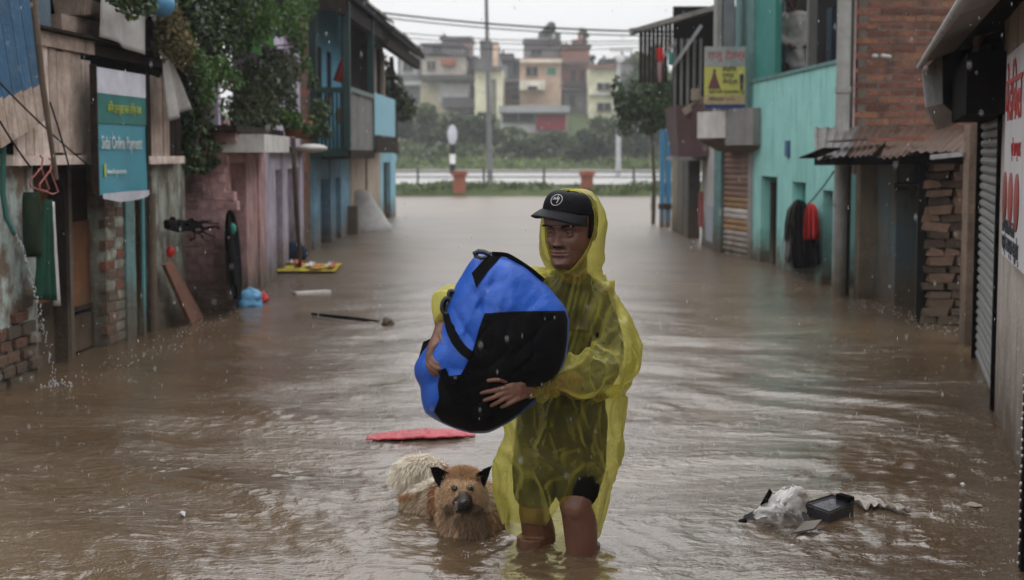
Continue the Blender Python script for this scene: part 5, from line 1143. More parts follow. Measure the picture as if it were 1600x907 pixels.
# ---- debris cluster: clear bag, black tray, foam
M_clear = bpy.data.materials.new('clear plastic film'); M_clear.use_nodes = True; n_ = M_clear.node_tree.nodes; l_ = M_clear.node_tree.links.new
b1 = n_['Principled BSDF']; b1.inputs['Base Color'].default_value = (.75, .73, .72, 1); b1.inputs['Roughness'].default_value = .25; b1.inputs['Specular IOR Level'].default_value = .8
tr = n_.new('ShaderNodeBsdfTransparent'); tr.inputs[0].default_value = (.93, .93, .93, 1); lw = n_.new('ShaderNodeLayerWeight'); lw.inputs[0].default_value = .55
mr = n_.new('ShaderNodeMapRange'); mr.inputs[3].default_value = .16; mr.inputs[4].default_value = .85; l_(lw.outputs['Facing'], mr.inputs[0])
ms = n_.new('ShaderNodeMixShader'); l_(mr.outputs[0], ms.inputs[0]); l_(tr.outputs[0], ms.inputs[1]); l_(b1.outputs[0], ms.inputs[2]); l_(ms.outputs[0], n_['Material Output'].inputs[0])
YB = 5.85
B = lambda x, y, dy=0: atY(x, y, YB + dy)
q = MB(); base = [(1176, 812), (1186, 795), (1200, 782), (1222, 762), (1238, 756), (1250, 764), (1258, 785), (1266, 812), (1256, 828), (1222, 832), (1190, 822)]
cx, cz = 1222, 800
rr_ = random.Random(4)
def bagp(u, v):
    a_ = u * 2 * math.pi; k = (u * len(base)) % len(base); i = int(k); fr = k - i; p = base[i]; p2 = base[(i + 1) % len(base)]
    x = p[0] + (p2[0] - p[0]) * fr; y = p[1] + (p2[1] - p[1]) * fr; r = math.sin(v * math.pi)
    return B(cx + (x - cx) * r, cz + (y - cz) * r, (-.13 if v < .5 else .13) * math.cos(v * math.pi) ** 2 * (1 if v < .5 else 1) * 1.0) + V((0, 0, 0)) + V([.028 * mnoise.noise(V((x * .07, y * .07, v * 5 + q_))) + .012 * mnoise.noise(V((x * .2, y * .2, v * 11 + q_))) for q_ in (0, 7, 13)])
q.sheet(bagp, 44, 20); a_ = MB()
single('clear_plastic_bag', q, M_clear, 'crumpled clear plastic bag standing out of the water at lower right', 'plastic bag')
q = MB(); r_ = random.Random(6)
for i in range(9):
    p = B(r_.uniform(1165, 1250), r_.uniform(805, 824), r_.uniform(-.1, .1)); s_ = r_.uniform(.01, .03)
    q.add([p, p + V((s_ * 2, 0, s_ * .4)), p + V((s_ * 1.4, s_, s_ * 1.6)), p + V((-s_ * .3, s_ * .5, s_))], [(0, 1, 2, 3)])
o = single('litter', q, [mat('litter dark', (.05, .05, .055), .6, bump=0)], kind='stuff'); o.modifiers.new('thick', 'SOLIDIFY').thickness = .004
q = MB(); q.poly([B(1188, 790), B(1203, 764), B(1207, 770), B(1200, 785)], .01, 0, (0, -1, 0)); single('black_wedge', q, M_dark, 'small black wedge poking up left of the clear plastic bag', 'debris')
q = MB(); q.poly([B(1148, 818, -.05), B(1166, 812, -.05), B(1168, 816, -.05), B(1152, 820, -.05)], .03, 0, (0, -1, 0)); single('black_sliver', q, M_dark, 'flat black sliver afloat at the far left of the litter', 'debris')
M_tray = mat('black glossy plastic', (.03, .03, .04), .16, bump=.05, spec=.6)
t = thing('black_tray', 'shiny black upturned plastic tray floating right of the clear bag', 'tray', atZ(1300, 808))
A_, B_, C_, D_ = atZ(1258, 789, .030), atZ(1296, 803, .026), atZ(1334, 787, .034), atZ(1300, 776, .040)
E_, G_2, H_, I_ = [V((p.x, p.y, -.02)) for p in (A_, B_, C_, D_)]
q = MB(); ins = .02; ce = (A_ + B_ + C_ + D_) / 4
q.hexa([E_, G_2, H_, I_, A_, B_, C_, D_]); part('tray_body', q, M_tray, t)
q = MB(); up = V((0, 0, .004)); i_ = [p.lerp(ce, .03) + up * .2 for p in (A_, B_, C_, D_)]; o_ = [p + up for p in (A_, B_, C_, D_)]
for k in range(4): q.hexa([o_[k], o_[(k + 1) % 4], i_[(k + 1) % 4], i_[k], o_[k] + up * 1.3, o_[(k + 1) % 4] + up * 1.3, i_[(k + 1) % 4] + up, i_[k] + up])
part('rim', q, M_tray, t)
q = MB(); q.bar(D_.lerp(C_, .3) + up * 3, D_.lerp(C_, .9) + up * 3, .03, .02); part('clip', q, M_dark, t)
q = MB(); g0, g1 = atZ(1330, 782, .01), atZ(1422, 801, .005)
q.sheet(lambda u, v: g0.lerp(g1, u) + V((0, (v - .5) * .17 * (1 - u) ** .7 * (1 + .5 * math.sin(9 * u + 5 * v)), .012 + .014 * mnoise.noise(V((u * 9, v * 4, 0))) + .01 * math.sin(u * 30 + v * 9))), 40, 12)
o = single('white_plastic_sheet', q, mat('murky white film', (.50, .46, .42), .35, (.34, .29, .25), 14, bump=.2), 'ragged murky white plastic trailing right of the black tray', 'plastic sheet'); o.modifiers.new('thick', 'SOLIDIFY').thickness = .003
q = MB(); q.poly([atZ(1240, 832, .01), atZ(1256, 815, .02), atZ(1284, 812, .02), atZ(1272, 826, .01)], .006, 0, (0, 0, 1)); single('grey_card', q, mat('wet card', (.17, .145, .12), .4, bump=.1), 'flat grey card afloat between the clear bag and the black tray', 'card')
# ================================================================ RAIN: drops in the air, splash crowns on the water
r_ = random.Random(77); q = MB()
def drop(q, p, w_, h_, n=5):
    vs = [p + V((0, 0, h_))] + [p + V((w_ * math.cos(k * 2 * math.pi / n), w_ * math.sin(k * 2 * math.pi / n), 0)) for k in range(n)] + [p - V((0, 0, h_))]
    q.add(vs, [(0, 1 + k, 1 + (k + 1) % n) for k in range(n)] + [(n + 1, 1 + (k + 1) % n, 1 + k) for k in range(n)], 0, True)
for i in range(900):
    Y = 2.2 + 12 * r_.random() ** 1.3; px, py = r_.uniform(0, 1600), r_.uniform(0, 760); p = atY(px, py, Y)
    if p.z < .05 or abs(p.x) > 2.8: continue
    drop(q, p, r_.uniform(.0008, .0016) * (Y / 6) ** .4, r_.uniform(.002, .008))
single('rain_drops', q, M_drop, kind='stuff')
q = MB()
for i in range(1000):
    y = 4.7 + 13 * r_.random() ** 1.25; x = r_.uniform(-3, 2.9)
    if abs(x - .08) < .25 and y < 5.9: continue
    g = V((x, y, 0)); s_ = r_.uniform(.5, 1.2)
    if r_.random() < .55: drop(q, g + V((0, 0, .006 * s_)), .0015 * s_, .012 * s_)
    for k in range(r_.randint(2, 6)):
        a_ = r_.uniform(0, 6.28); dd = r_.uniform(.006, .022) * s_; drop(q, g + V((dd * math.cos(a_), dd * math.sin(a_), r_.uniform(.002, .02) * s_)), .0016 * s_, .0024 * s_)
# heavier runoff splashes along the foot of both rows
for (p0, p1, n_, w_) in ((atZ(240, 560), atZ(330, 500), 110, .22), (atZ(90, 610), atZ(240, 550), 50, .2), (atZ(1330, 470), atZ(1500, 522), 220, .2), (atZ(1180, 425), atZ(1300, 462), 90, .3), (atZ(350, 495), atZ(470, 430), 70, .3), (atZ(500, 400), atZ(610, 352), 60, .5)):
    for i in range(n_):
        g = p0.lerp(p1, r_.random()) + V((r_.gauss(0, w_ * .5), r_.gauss(0, w_), 0)); s_ = r_.uniform(.5, 1.6); drop(q, V((g.x, g.y, r_.uniform(0, .03) * s_)), .0028 * s_, .005 * s_)
single('rain_splashes', q, M_drop, kind='stuff')
# ================================================================ THE MAN, HIS RAINCOAT AND BAG
def remeshed(name, mb, voxel, smooth=3, sub=0):
    me = mb.mesh('tmp', M_dark); o = bpy.data.objects.new('tmp', me); col.objects.link(o)
    m = o.modifiers.new('r', 'REMESH'); m.mode = 'VOXEL'; m.voxel_size = voxel; m.use_smooth_shade = True
    if smooth: k = o.modifiers.new('s', 'SMOOTH'); k.factor = .5; k.iterations = smooth
    dg = bpy.context.evaluated_depsgraph_get(); r = bpy.data.meshes.new_from_object(o.evaluated_get(dg)); bpy.data.objects.remove(o); r.name = name; return r
def co_of(me): a = np.empty(len(me.vertices) * 3, np.float32); me.vertices.foreach_get('co', a); return a.reshape(-1, 3)
def no_of(me): a = np.empty(len(me.vertices) * 3, np.float32); me.vertices.foreach_get('normal', a); return a.reshape(-1, 3)
def set_co(me, a): me.vertices.foreach_set('co', np.ascontiguousarray(a, np.float32).ravel()); me.update()
def to_px(a):
    """place -> position in the photograph, for laying cloth edges out"""
    q = (np.asarray(a, float) - np.array(EYE)) @ np.array(CM); return CXP + FPX * q[:, 0] / -q[:, 2], CYP - FPX * q[:, 1] / -q[:, 2]
def inpoly(x, y, poly):
    r = np.zeros(len(x), bool); n = len(poly)
    for i in range(n):
        (x1, y1), (x2, y2) = poly[i], poly[(i + 1) % n]
        if y1 == y2: continue
        c = ((y1 > y) != (y2 > y)) & (x < (x2 - x1) * (y - y1) / (y2 - y1) + x1); r ^= c
    return r
def lerps(x, tab):
    xs = [t_[0] for t_ in tab]; return np.interp(x, xs, [t_[1] for t_ in tab])
A = atY
def skinmat(name, c, lip=None):
    m = mat(name, c, .34, tuple(v * .78 for v in c), 30, bump=.12, bscale=160, spec=.5); b = m.node_tree.nodes['Principled BSDF']
    b.inputs['Subsurface Weight'].default_value = .12; b.inputs['Subsurface Radius'].default_value = (.02, .007, .004); b.inputs['Subsurface Scale'].default_value = .5; return m
M_skin = skinmat('brown skin', (.155, .066, .040)); M_lip = skinmat('lip', (.14, .05, .04)); M_skinw = skinmat('wet skin', (.17, .075, .05))
M_eye = mat('eye white', (.13, .105, .095), .4, bump=0, spec=.1); M_iris = mat('iris', (.012, .007, .005), .1, bump=0, spec=.6); M_hair = mat('black hair', (.012, .011, .010), .7, bump=.4, bscale=200)
HC = A(891, 361, 5.40); yaw = R(27); HF = V((-math.sin(yaw), -math.cos(yaw), -.03)).normalized(); HX = V((0, 0, 1)).cross(HF).normalized() * -1; HX = HF.cross(V((0, 0, 1))).normalized(); HZ = HX.cross(HF).normalized()
if HX.x < 0: HX = -HX
HH = .272; HS = 1.13; HB = HC - V((0, 0, HH / 2))
def head_pt(x, y, z): return HC + HX * (x * HS) + HF * (y * HS) + V((0, 0, 1)) * (z)
wt = [(0, .022), (.05, .035), (.12, .047), (.22, .0575), (.35, .0675), (.5, .0725), (.65, .076), (.8, .070), (.9, .052), (.97, .028), (1, .004)]
ft = [(0, .050), (.04, .076), (.10, .086), (.17, .082), (.25, .087), (.34, .085), (.42, .083), (.5, .079), (.57, .088), (.65, .089), (.78, .080), (.9, .054), (.97, .03), (1, .004)]
bt = [(0, -.02), (.08, .01), (.2, .045), (.35, .075), (.5, .094), (.7, .100), (.85, .080), (.95, .045), (1, .004)]
def G1(x, s_): return math.exp(-(x / s_) ** 2)
def head_mesh(n=110, m=120):
    rs = []
    for i in range(m + 1):
        t_ = i / m; w_, f_, b_ = lerps(t_, wt), lerps(t_, ft), lerps(t_, bt); r = []
        for j in range(n):
            a = 2 * math.pi * j / n; sx, cy_ = math.sin(a), math.cos(a)
            sx2 = math.copysign(abs(sx) ** .88, sx); x = w_ * sx2; y = (f_ if cy_ > 0 else b_) * math.copysign(abs(cy_) ** (.78 if cy_ > 0 else .95), cy_) if cy_ > 0 else -b_ * abs(cy_)
            z = t_
            if cy_ > .05:
                ax = abs(x); d = 0
                if .30 < z < .60:
                    u = (z - .345) / (.56 - .345); k = max(0, min(1, 1 - u)); hgt = .003 + .021 * k ** .9 if z >= .345 else .024 * math.exp(-((.345 - z) / .022) ** 2)
                    d += hgt * G1(x, .0085 + .006 * k)
                d += .0085 * G1(ax - .0145, .006) * G1(z - .358, .024)      # nostril wings
                d -= .004 * G1(ax - .007, .004) * G1(z - .328, .010)
                d -= .011 * G1(ax - .031, .014) * G1(z - .50, .05)          # eye sockets
                d += .0055 * G1(ax - .031, .010) * G1(z - .497, .022)        # lids
                d -= .0020 * G1(ax - .031, .013) * G1(z - .470, .007)
                d += .007 * G1(ax - .028, .02) * G1(z - .57, .025)         # brow
                d += .006 * G1(ax - .050, .018) * G1(z - .40, .06)          # cheekbone
                d -= .0035 * G1(ax - .030 - (.36 - z) * .09, .005) * G1(z - .31, .07)   # fold from nose to mouth
                d -= .004 * G1(ax - .048, .014) * G1(z - .26, .07)          # hollow cheek
                d += .0062 * G1(x, .018) * G1(z - .258, .014) + .0068 * G1(x, .015) * G1(z - .214, .015)
                d -= .0062 * G1(x, .021) * G1(z - .237, .0055); d -= .0028 * G1(ax - .024, .005) * G1(z - .237, .012); d -= .002 * G1(x, .003) * G1(z - .29, .018)              # mouth line
                d -= .004 * G1(x, .016) * G1(z - .175, .018); d += .006 * G1(x, .02) * G1(z - .09, .05)
                y += d
            r.append(head_pt(x, y, (z - .5) * HH))
        rs.append(r)
    return rs
def tubeJ(mb, js, n=16):
    """js: (px, py, Y, radius) joints; smoothed"""
    pts = [A(j[0], j[1], j[2]) if len(j) == 4 else V(j[:3]) for j in js]; rs = [j[-1] for j in js]; k = len(pts); P_, R_ = [], []
    for i in range(k - 1):
        p0, p1, p2, p3 = pts[max(i - 1, 0)], pts[i], pts[i + 1], pts[min(i + 2, k - 1)]
        for u in np.linspace(0, 1, 7)[:-1]:
            P_.append(.5 * ((2 * p1) + (p2 - p0) * u + (2 * p0 - 5 * p1 + 4 * p2 - p3) * u * u + (3 * p1 - p0 - 3 * p2 + p3) * u ** 3)); R_.append(rs[i] + (rs[i + 1] - rs[i]) * (u * u * (3 - 2 * u)))
    P_.append(pts[-1]); R_.append(rs[-1]); mb.tube(P_, R_, n)
    mb.ball(P_[0], R_[0], n=n, m=8); mb.ball(P_[-1], R_[-1], n=n, m=8); return mb
foot1 = A(832, 862, 5.50); foot2 = A(912, 868, 5.42)
KR, KL = (899, 790, 5.33), (834, 800, 5.50)
def legs(mb, gr=0.0):
    tubeJ(mb, [(905, 655, 5.50, .085 + gr), (904, 720, 5.43, .078 + gr), (*KR, .057 + gr)])
    tubeJ(mb, [(852, 655, 5.50, .085 + gr), (842, 725, 5.51, .076 + gr), (*KL, .055 + gr)])
    return mb
body = MB(); legs(body)
aR = A(914, 868, 5.40); aL = A(831, 862, 5.50)
for k_, a_, sp in ((KR, aR, 1), (KL, aL, -1)):
    kp = A(*k_); body.ball(kp + V((0, -.018, -.005)), .043, .04, .05, 14, 10)
    tubeJ(body, [(kp.x, kp.y, kp.z, 0, .055), (a_.x - .005 * sp, a_.y + .02, .06, 0, .060), (a_.x, a_.y + .02, -.08, 0, .052), (a_.x, a_.y + .01, -.26, 0, .036)][:0] or [(k_[0], k_[1], k_[2], .055), (k_[0] + 8, k_[1] + 35, k_[2] + .03, .061), (k_[0] + 10, k_[1] + 85, k_[2] + .05, .054)])
    body.tube([V((a_.x, a_.y, .02)), V((a_.x, a_.y + .01, -.15)), V((a_.x, a_.y + .02, -.28))], [.056, .046, .036], 14)
    body.rings([[V((a_.x + w_ * math.cos(u), a_.y + dy + .01 * math.sin(u), -.315 + h_ * math.sin(u))) for u in np.linspace(0, 2 * math.pi, 12, endpoint=False)] for (dy, w_, h_) in ((.07, .028, .025), (.0, .04, .045), (-.08, .045, .03), (-.16, .04, .018), (-.19, .02, .01))])
body.rings([[A(cx, y, 5.49) + V((w_ * math.cos(u), d_ * math.sin(u), 0)) for u in np.linspace(0, 2 * math.pi, 24, endpoint=False)] for (y, cx, w_, d_) in ((700, 878, .12, .10), (660, 879, .155, .11), (600, 882, .14, .10), (540, 886, .155, .105), (480, 890, .17, .11), (450, 892, .15, .09), (436, 892, .09, .07))])
tubeJ(body, [(892, 450, 5.48, .062), (893, 425, 5.45, .056), (893, 398, 5.44, .056)])
SR, ER, WR = (936, 482, 5.48), (942, 586, 5.27), (846, 604, 5.02)
SL, EL_, WL = (832, 462, 5.46), (742, 478, 5.30), (692, 504, 5.06)
tubeJ(body, [(*SR, .052), (948, 530, 5.38, .046), (*ER, .042), (895, 597, 5.14, .040), (*WR, .028)])
tubeJ(body, [(*SL, .058), (788, 470, 5.38, .048), (*EL_, .042), (716, 488, 5.18, .038), (*WL, .029)])
def finger(mb, js, r0=.0095, r1=.0072): 
    k = len(js); tubeJ(mb, [(*j, r0 + (r1 - r0) * i / (k - 1)) for i, j in enumerate(js)], 9)
# right hand in the picture: flat against the black panel, fingers pointing left
HY = 4.905
for js in ([(818, 600, HY + .03), (792, 596, HY + .012), (776, 594, HY - .012), (763, 595, HY - .014)], [(810, 605, HY + .03), (786, 607, HY), (768, 611, HY - .005), (752, 614, HY + .006)], [(810, 611, HY + .03), (787, 615, HY), (772, 621, HY - .005), (757, 626, HY + .006)],
           [(812, 616, HY + .03), (792, 622, HY + .004), (780, 628, HY), (768, 634, HY + .01)], [(818, 620, HY + .035), (803, 627, HY + .012), (793, 632, HY + .008), (784, 636, HY + .014)]): finger(body, js)
body.rings([[A(px, py, Y) + V((0, d_ * math.cos(u), w_ * math.sin(u))) for u in np.linspace(0, 2 * math.pi, 14, endpoint=False)] for (px, py, Y, w_, d_) in ((848, 604, 5.02, .026, .024), (832, 605, 4.975, .034, .019), (814, 608, 4.935, .036, .015), (800, 609, 4.92, .034, .012), (795, 609, 4.918, .028, .009))])
# other hand gripping the left edge of the bag
GY = 4.995
for js in ([(676, 545, GY), (677, 562, GY - .035), (688, 569, GY - .055), (697, 570, GY - .05)], [(672, 550, GY + .008), (673, 567, GY - .032), (684, 576, GY - .055), (696, 577, GY - .05)],
           [(670, 555, GY + .02), (669, 570, GY - .022), (681, 581, GY - .048), (694, 584, GY - .045)], [(671, 558, GY + .035), (668, 572, GY - .005), (676, 583, GY - .032), (687, 588, GY - .032)], [(688, 522, GY + .01), (694, 538, GY - .035), (698, 553, GY - .05)]): finger(body, js, .0098, .0078)
body.rings([[A(px, py, Y) + V((w_ * math.cos(u), d_ * math.sin(u), .3 * w_ * math.cos(u))) for u in np.linspace(0, 2 * math.pi, 14, endpoint=False)] for (px, py, Y, w_, d_) in ((692, 502, 5.06, .024, .024), (688, 518, 5.03, .026, .026), (680, 537, 5.0, .026, .034), (674, 552, 4.995, .020, .034), (671, 560, 4.99, .012, .026))])
bme = remeshed('body', body, .0038, 2)
man = thing('person', 'man in a yellow see-through raincoat and black cap wading with a blue bag', 'person', V((.1, 5.46, -.34)))
hm = MB(); hm.rings(head_mesh()); 
for sgn in (-1, 1):   # ears
    for (dx, dz, r_x, r_z) in ((.004, 0, .010, .03), (.010, .006, .007, .022), (.006, -.016, .008, .012)):
        c_ = head_pt(sgn * (.070 + dx), -.012, dz * 1.0 - .006); hm.ball(c_, .008, .018, r_z, 10, 8)
hme = hm.mesh('head', [M_skin, M_lip])
# one continuous body mesh: head shell merged into the remeshed trunk
bmx = bmesh.new(); bmx.from_mesh(bme); nb = len(bmx.faces); bmx.from_mesh(hme); bmx.faces.ensure_lookup_table()
LC = head_pt(0, .09, (.237 - .5) * HH)
for f in bmx.faces[nb:]:
    c_ = f.calc_center_median() - HC; lx, ly, lz = c_.dot(HX), c_.dot(HF), c_.z / HH + .5; f.smooth = True
    if ly > .07 and abs(lx) < .0235 and ((lx / .0235) ** 2 + ((lz - .237) / .040) ** 2) < 1: f.material_index = 1
bmx.to_mesh(bme); bmx.free(); bme.materials.clear(); [bme.materials.append(m_) for m_ in (M_skin, M_lip)]
for p_ in bme.polygons: p_.use_smooth = True
bme.transform(Matrix.Translation(-ORG[man])); part('body', bme, None, man)
for sgn in (-1, 1):
    e_ = head_pt(sgn * .031, .0662, (.497 - .5) * HH); q = MB(); q.ball(e_, .0115, n=16, m=12); eb = part('eye', q, M_eye, man)
    q = MB(); q.ball(e_ + HF * .0064 - HX * .0022, .0070, n=12, m=8); part('iris', q, M_iris, eb)
    q = MB()   # upper lid and lower lid
    for (s_, tz) in ((1, .0018), (-1, -.0045)):
        q.sheet(lambda u, v: e_ + HX * (.0118 * (2 * u - 1)) + HF * (.0123 * math.sqrt(max(0, 1 - .75 * (2 * u - 1) ** 2)) - .001 + .0002 * v) + V((0, 0, tz * (1 - (2 * u - 1) ** 2) ** .6 * (1 if s_ > 0 else .9) + s_ * .008 * v)), 10, 3)
    o = part('eyelid', q, M_skin, man); o.modifiers.new('t', 'SOLIDIFY').thickness = .0015
    q = MB(); r_ = random.Random(3)
    for i in range(70):
        u = i / 70; p = head_pt(sgn * (.014 + .036 * u), .0 + lerps(.575, ft) + .004 - .010 * u ** 2, (.562 + .02 * math.sin(u * 2.4) - .5) * HH + r_.uniform(-.002, .002))
        q.add([p + HF * .001, p + HX * (sgn * .009) + V((0, 0, .003)) + HF * .003, p + V((0, 0, .005)) + HF * .002], [(0, 1, 2)])
    part('eyebrow', q, M_hair, man, kind='stuff')
q = MB(); r_ = random.Random(13)
for v in hme.vertices:
    c_ = v.co - HC; lx, ly, lz = c_.dot(HX) / HS, c_.dot(HF) / HS, c_.z / HH + .5
    if ly < .03: continue
    mus = abs(lx) < .030 and .272 < lz < .325; chin_ = lz < .19 and ly > .04; jaw = lz < .30 and abs(lx) > .035
    if not (mus or chin_ or jaw): continue
    for _ in range(3 if mus else 1):
        if r_.random() < (.9 if mus else .4):
            p = v.co + V((r_.gauss(0, .002), 0, r_.gauss(0, .002))) + HF * .0004; q.add([p + HX * .0005, p - HX * .0005, p + v.normal * .0022 - V((0, 0, .003))], [(0, 1, 2)])
part('stubble', q, M_hair, man, kind='stuff')
# hair round the back and sideburns
q = MB()
for i in range(5):
    t0 = .45 + i * .1; rr_ = []
rs = []
for t_ in np.linspace(.42, .97, 10):
    w_, b_ = lerps(t_, wt) + .004, lerps(t_, bt) + .006
    rs.append([head_pt(w_ * math.sin(a), b_ * math.cos(a) * -1, (t_ - .5) * HH) for a in np.linspace(-math.pi * .58, math.pi * .58, 30)])
q.add([p for r in rs for p in r], [(i * 30 + j, i * 30 + j + 1, (i + 1) * 30 + j + 1, (i + 1) * 30 + j) for i in range(9) for j in range(29)], 0, True)
o = part('hair', q, M_hair, man); o.modifiers.new('t', 'SOLIDIFY').thickness = .004
# cap
M_cap = mat('black cap cloth', (.010, .010, .013), .5, (.007, .007, .009), 20, bump=.2, bscale=300, spec=.2)
cyaw = yaw + R(6); CF = V((-math.sin(cyaw), -math.cos(cyaw), 0)); CX = V((math.cos(cyaw), -math.sin(cyaw), 0)); CZ = V((0, 0, 1)); roll = R(7)
CX, CZ = CX * math.cos(roll) - CZ * math.sin(roll), CZ * math.cos(roll) + CX * math.sin(roll)
CC = HC + V((0, 0, .068)) + HF * .004
def capp(a, t_): # a azimuth from front, t 0 rim..1 top
    w_, f_, b_ = .0915 * math.cos(t_ * 1.5) ** .55, .106 * math.cos(t_ * 1.5) ** .6, .112 * math.cos(t_ * 1.5) ** .55
    z = .070 * math.sin(t_ * 1.5) ** 1.0 + (.006 if math.cos(a) > 0 else 0) * math.sin(t_ * 3)
    wr = 1 + .012 * math.sin(6 * a)
    return CC + CX * (w_ * math.sin(a) * wr) + CF * ((f_ if math.cos(a) > 0 else b_) * math.cos(a) * wr) + CZ * (z)
q = MB(); q.sheet(lambda u, v: capp(2 * math.pi * u, v * .999), 60, 20); o = part('cap', q, M_cap, man); o.modifiers.new('t', 'SOLIDIFY').thickness = .003
CAP = o
def brimp(u, v):
    a = (u - .5) * 2.5; base_ = capp(a, .02); ln = .075 * math.cos((u - .5) * 2.9) ** .45 if abs(u - .5) < .499 else 0
    x = (2 * u - 1); return base_ + CF * (ln * v) + CX * (.006 * x * v) - CZ * (.010 * v + .022 * x * x * (.4 + .6 * v) + .008 * v * v)
q = MB(); q.sheet(brimp, 40, 12); o = part('cap_brim', q, mat('cap brim cloth', (.022, .022, .027), .45, (.016, .016, .02), 20, bump=.15, bscale=300), man); o.modifiers.new('t', 'SOLIDIFY').thickness = .005
ov_ = [capp(.0 + .27 * math.cos(a), .40 + .20 * math.sin(a)) + CF * .0035 + CZ * .001 for a in np.linspace(0, 2 * math.pi, 33)]
q = MB(); q.tube(ov_, .0013, 6, caps=False); M_logo = mat('logo thread', (.62, .62, .66), .6, bump=0); part('emblem', q, M_logo, man)
q = MB(); scr = [(-.16, .36), (-.13, .46), (-.10, .38), (-.07, .46), (-.04, .38), (.0, .40), (.03, .54), (.05, .40), (.09, .42), (.12, .48), (.10, .34), (.07, .28)]
q.tube([capp(a, t_) + CF * .0035 + CZ * .001 for a, t_ in scr], .0016, 6); part('emblem_script', q, M_logo, man)
q = MB(); q.ball(capp(0, .99) + V((0, 0, .002)), .006, .006, .003, 8, 6); part('cap_button', q, M_cap, man)
# shirt, shorts
M_shirt = mat('dark olive shirt', (.035, .04, .032), .9, (.02, .024, .02), 7, bump=.2)
q = MB(); q.rings([[A(cx, y, 5.49) + V((w_ * math.cos(u), d_ * math.sin(u), 0)) for u in np.linspace(0, 2 * math.pi, 24, endpoint=False)] for (y, cx, w_, d_) in ((735, 876, .155, .125), (690, 877, .165, .125), (640, 880, .16, .12), (600, 882, .155, .115), (540, 886, .17, .12), (480, 890, .172, .115), (450, 892, .145, .095), (432, 892, .085, .08), (422, 892, .068, .068))])
tubeJ(q, [(936, 484, 5.48, .058), (950, 530, 5.38, .058), (*ER, .058), (900, 597, 5.15, .05)]); tubeJ(q, [(*SL, .072), (788, 470, 5.38, .064), (*EL_, .056), (716, 488, 5.18, .05)])
sm_ = remeshed('shirt', q, .009, 4); c = co_of(sm_); nn = no_of(sm_)
d_ = np.array([mnoise.noise(V((p[0] * 9, p[1] * 9, p[2] * 4))) * .012 for p in c]); set_co(sm_, c + nn * (d_[:, None] - .004) - np.array(ORG[man])); sm_.materials.append(M_shirt); part('shirt', sm_, None, man)
for p_ in sm_.polygons: p_.use_smooth = True
q = MB(); tubeJ(q, [(905, 655, 5.50, .105), (904, 720, 5.44, .10), (901, 762, 5.37, .083)]); tubeJ(q, [(852, 655, 5.50, .105), (842, 725, 5.51, .098), (836, 765, 5.5, .082)]); 
sh = remeshed('shorts', q, .010, 3); set_co(sh, co_of(sh) - np.array(ORG[man])); sh.materials.append(mat('black shorts', (.010, .010, .012), .9, bump=.2)); part('shorts', sh, None, man)
# ---- raincoat
M_rain = bpy.data.materials.new('yellow plastic film'); M_rain.use_nodes = True; n_ = M_rain.node_tree.nodes; l_ = M_rain.node_tree.links.new
b1 = n_['Principled BSDF']; b1.inputs['Base Color'].default_value = (.60, .56, .15, 1); b1.inputs['Roughness'].default_value = .16; b1.inputs['Specular IOR Level'].default_value = .55
g_ = n_.new('ShaderNodeNewGeometry'); tn = n_.new('ShaderNodeTexNoise'); tn.inputs['Scale'].default_value = 26; tn.inputs['Detail'].default_value = 4; l_(g_.outputs['Position'], tn.inputs['Vector'])
bp = n_.new('ShaderNodeBump'); bp.inputs['Strength'].default_value = .3; bp.inputs['Distance'].default_value = .01; l_(tn.outputs['Fac'], bp.inputs['Height']); l_(bp.outputs[0], b1.inputs['Normal'])
tl = n_.new('ShaderNodeBsdfTranslucent'); tl.inputs[0].default_value = (.90, .86, .32, 1); m1 = n_.new('ShaderNodeMixShader'); m1.inputs[0].default_value = .55; l_(b1.outputs[0], m1.inputs[1]); l_(tl.outputs[0], m1.inputs[2])
tr = n_.new('ShaderNodeBsdfTransparent'); tr.inputs[0].default_value = (.84, .82, .45, 1)
lw = n_.new('ShaderNodeLayerWeight'); lw.inputs[0].default_value = .35; l_(bp.outputs[0], lw.inputs['Normal'])
t2 = n_.new('ShaderNodeTexNoise'); t2.inputs['Scale'].default_value = 7; t2.inputs['Detail'].default_value = 3; l_(g_.outputs['Position'], t2.inputs['Vector'])
mr = n_.new('ShaderNodeMapRange'); mr.inputs[3].default_value = .08; mr.inputs[4].default_value = .98; l_(lw.outputs['Facing'], mr.inputs[0])
ad = n_.new('ShaderNodeMath'); ad.operation = 'MULTIPLY_ADD'; l_(t2.outputs['Fac'], ad.inputs[0]); ad.inputs[1].default_value = .6; l_(mr.outputs[0], ad.inputs[2])
sb_ = n_.new('ShaderNodeMath'); sb_.operation = 'SUBTRACT'; sb_.use_clamp = True; l_(ad.outputs[0], sb_.inputs[0]); sb_.inputs[1].default_value = .22
m2 = n_.new('ShaderNodeMixShader'); l_(sb_.outputs[0], m2.inputs[0]); l_(tr.outputs[0], m2.inputs[1]); l_(m1.outputs[0], m2.inputs[2]); l_(m2.outputs[0], n_['Material Output'].inputs[0])
rows = [(404, 872, 940, .115, 5.47), (420, 866, 940, .12, 5.47), (430, 848, 947, .12, 5.48), (442, 830, 957, .12, 5.48), (456, 819, 966, .13, 5.48), (480, 814, 980, .14, 5.48), (510, 815, 992, .145, 5.48), (550, 815, 994, .15, 5.48), (590, 812, 986, .155, 5.47), (620, 806, 980, .16, 5.47), (660, 790, 973, .165, 5.46),
        (700, 777, 970, .17, 5.45), (740, 773, 961, .17, 5.45), (770, 775, 950, .17, 5.45), (800, 781, 944, .165, 5.45), (835, 787, 939, .16, 5.45), (875, 790, 938, .16, 5.45)]
q = MB(); rg = []
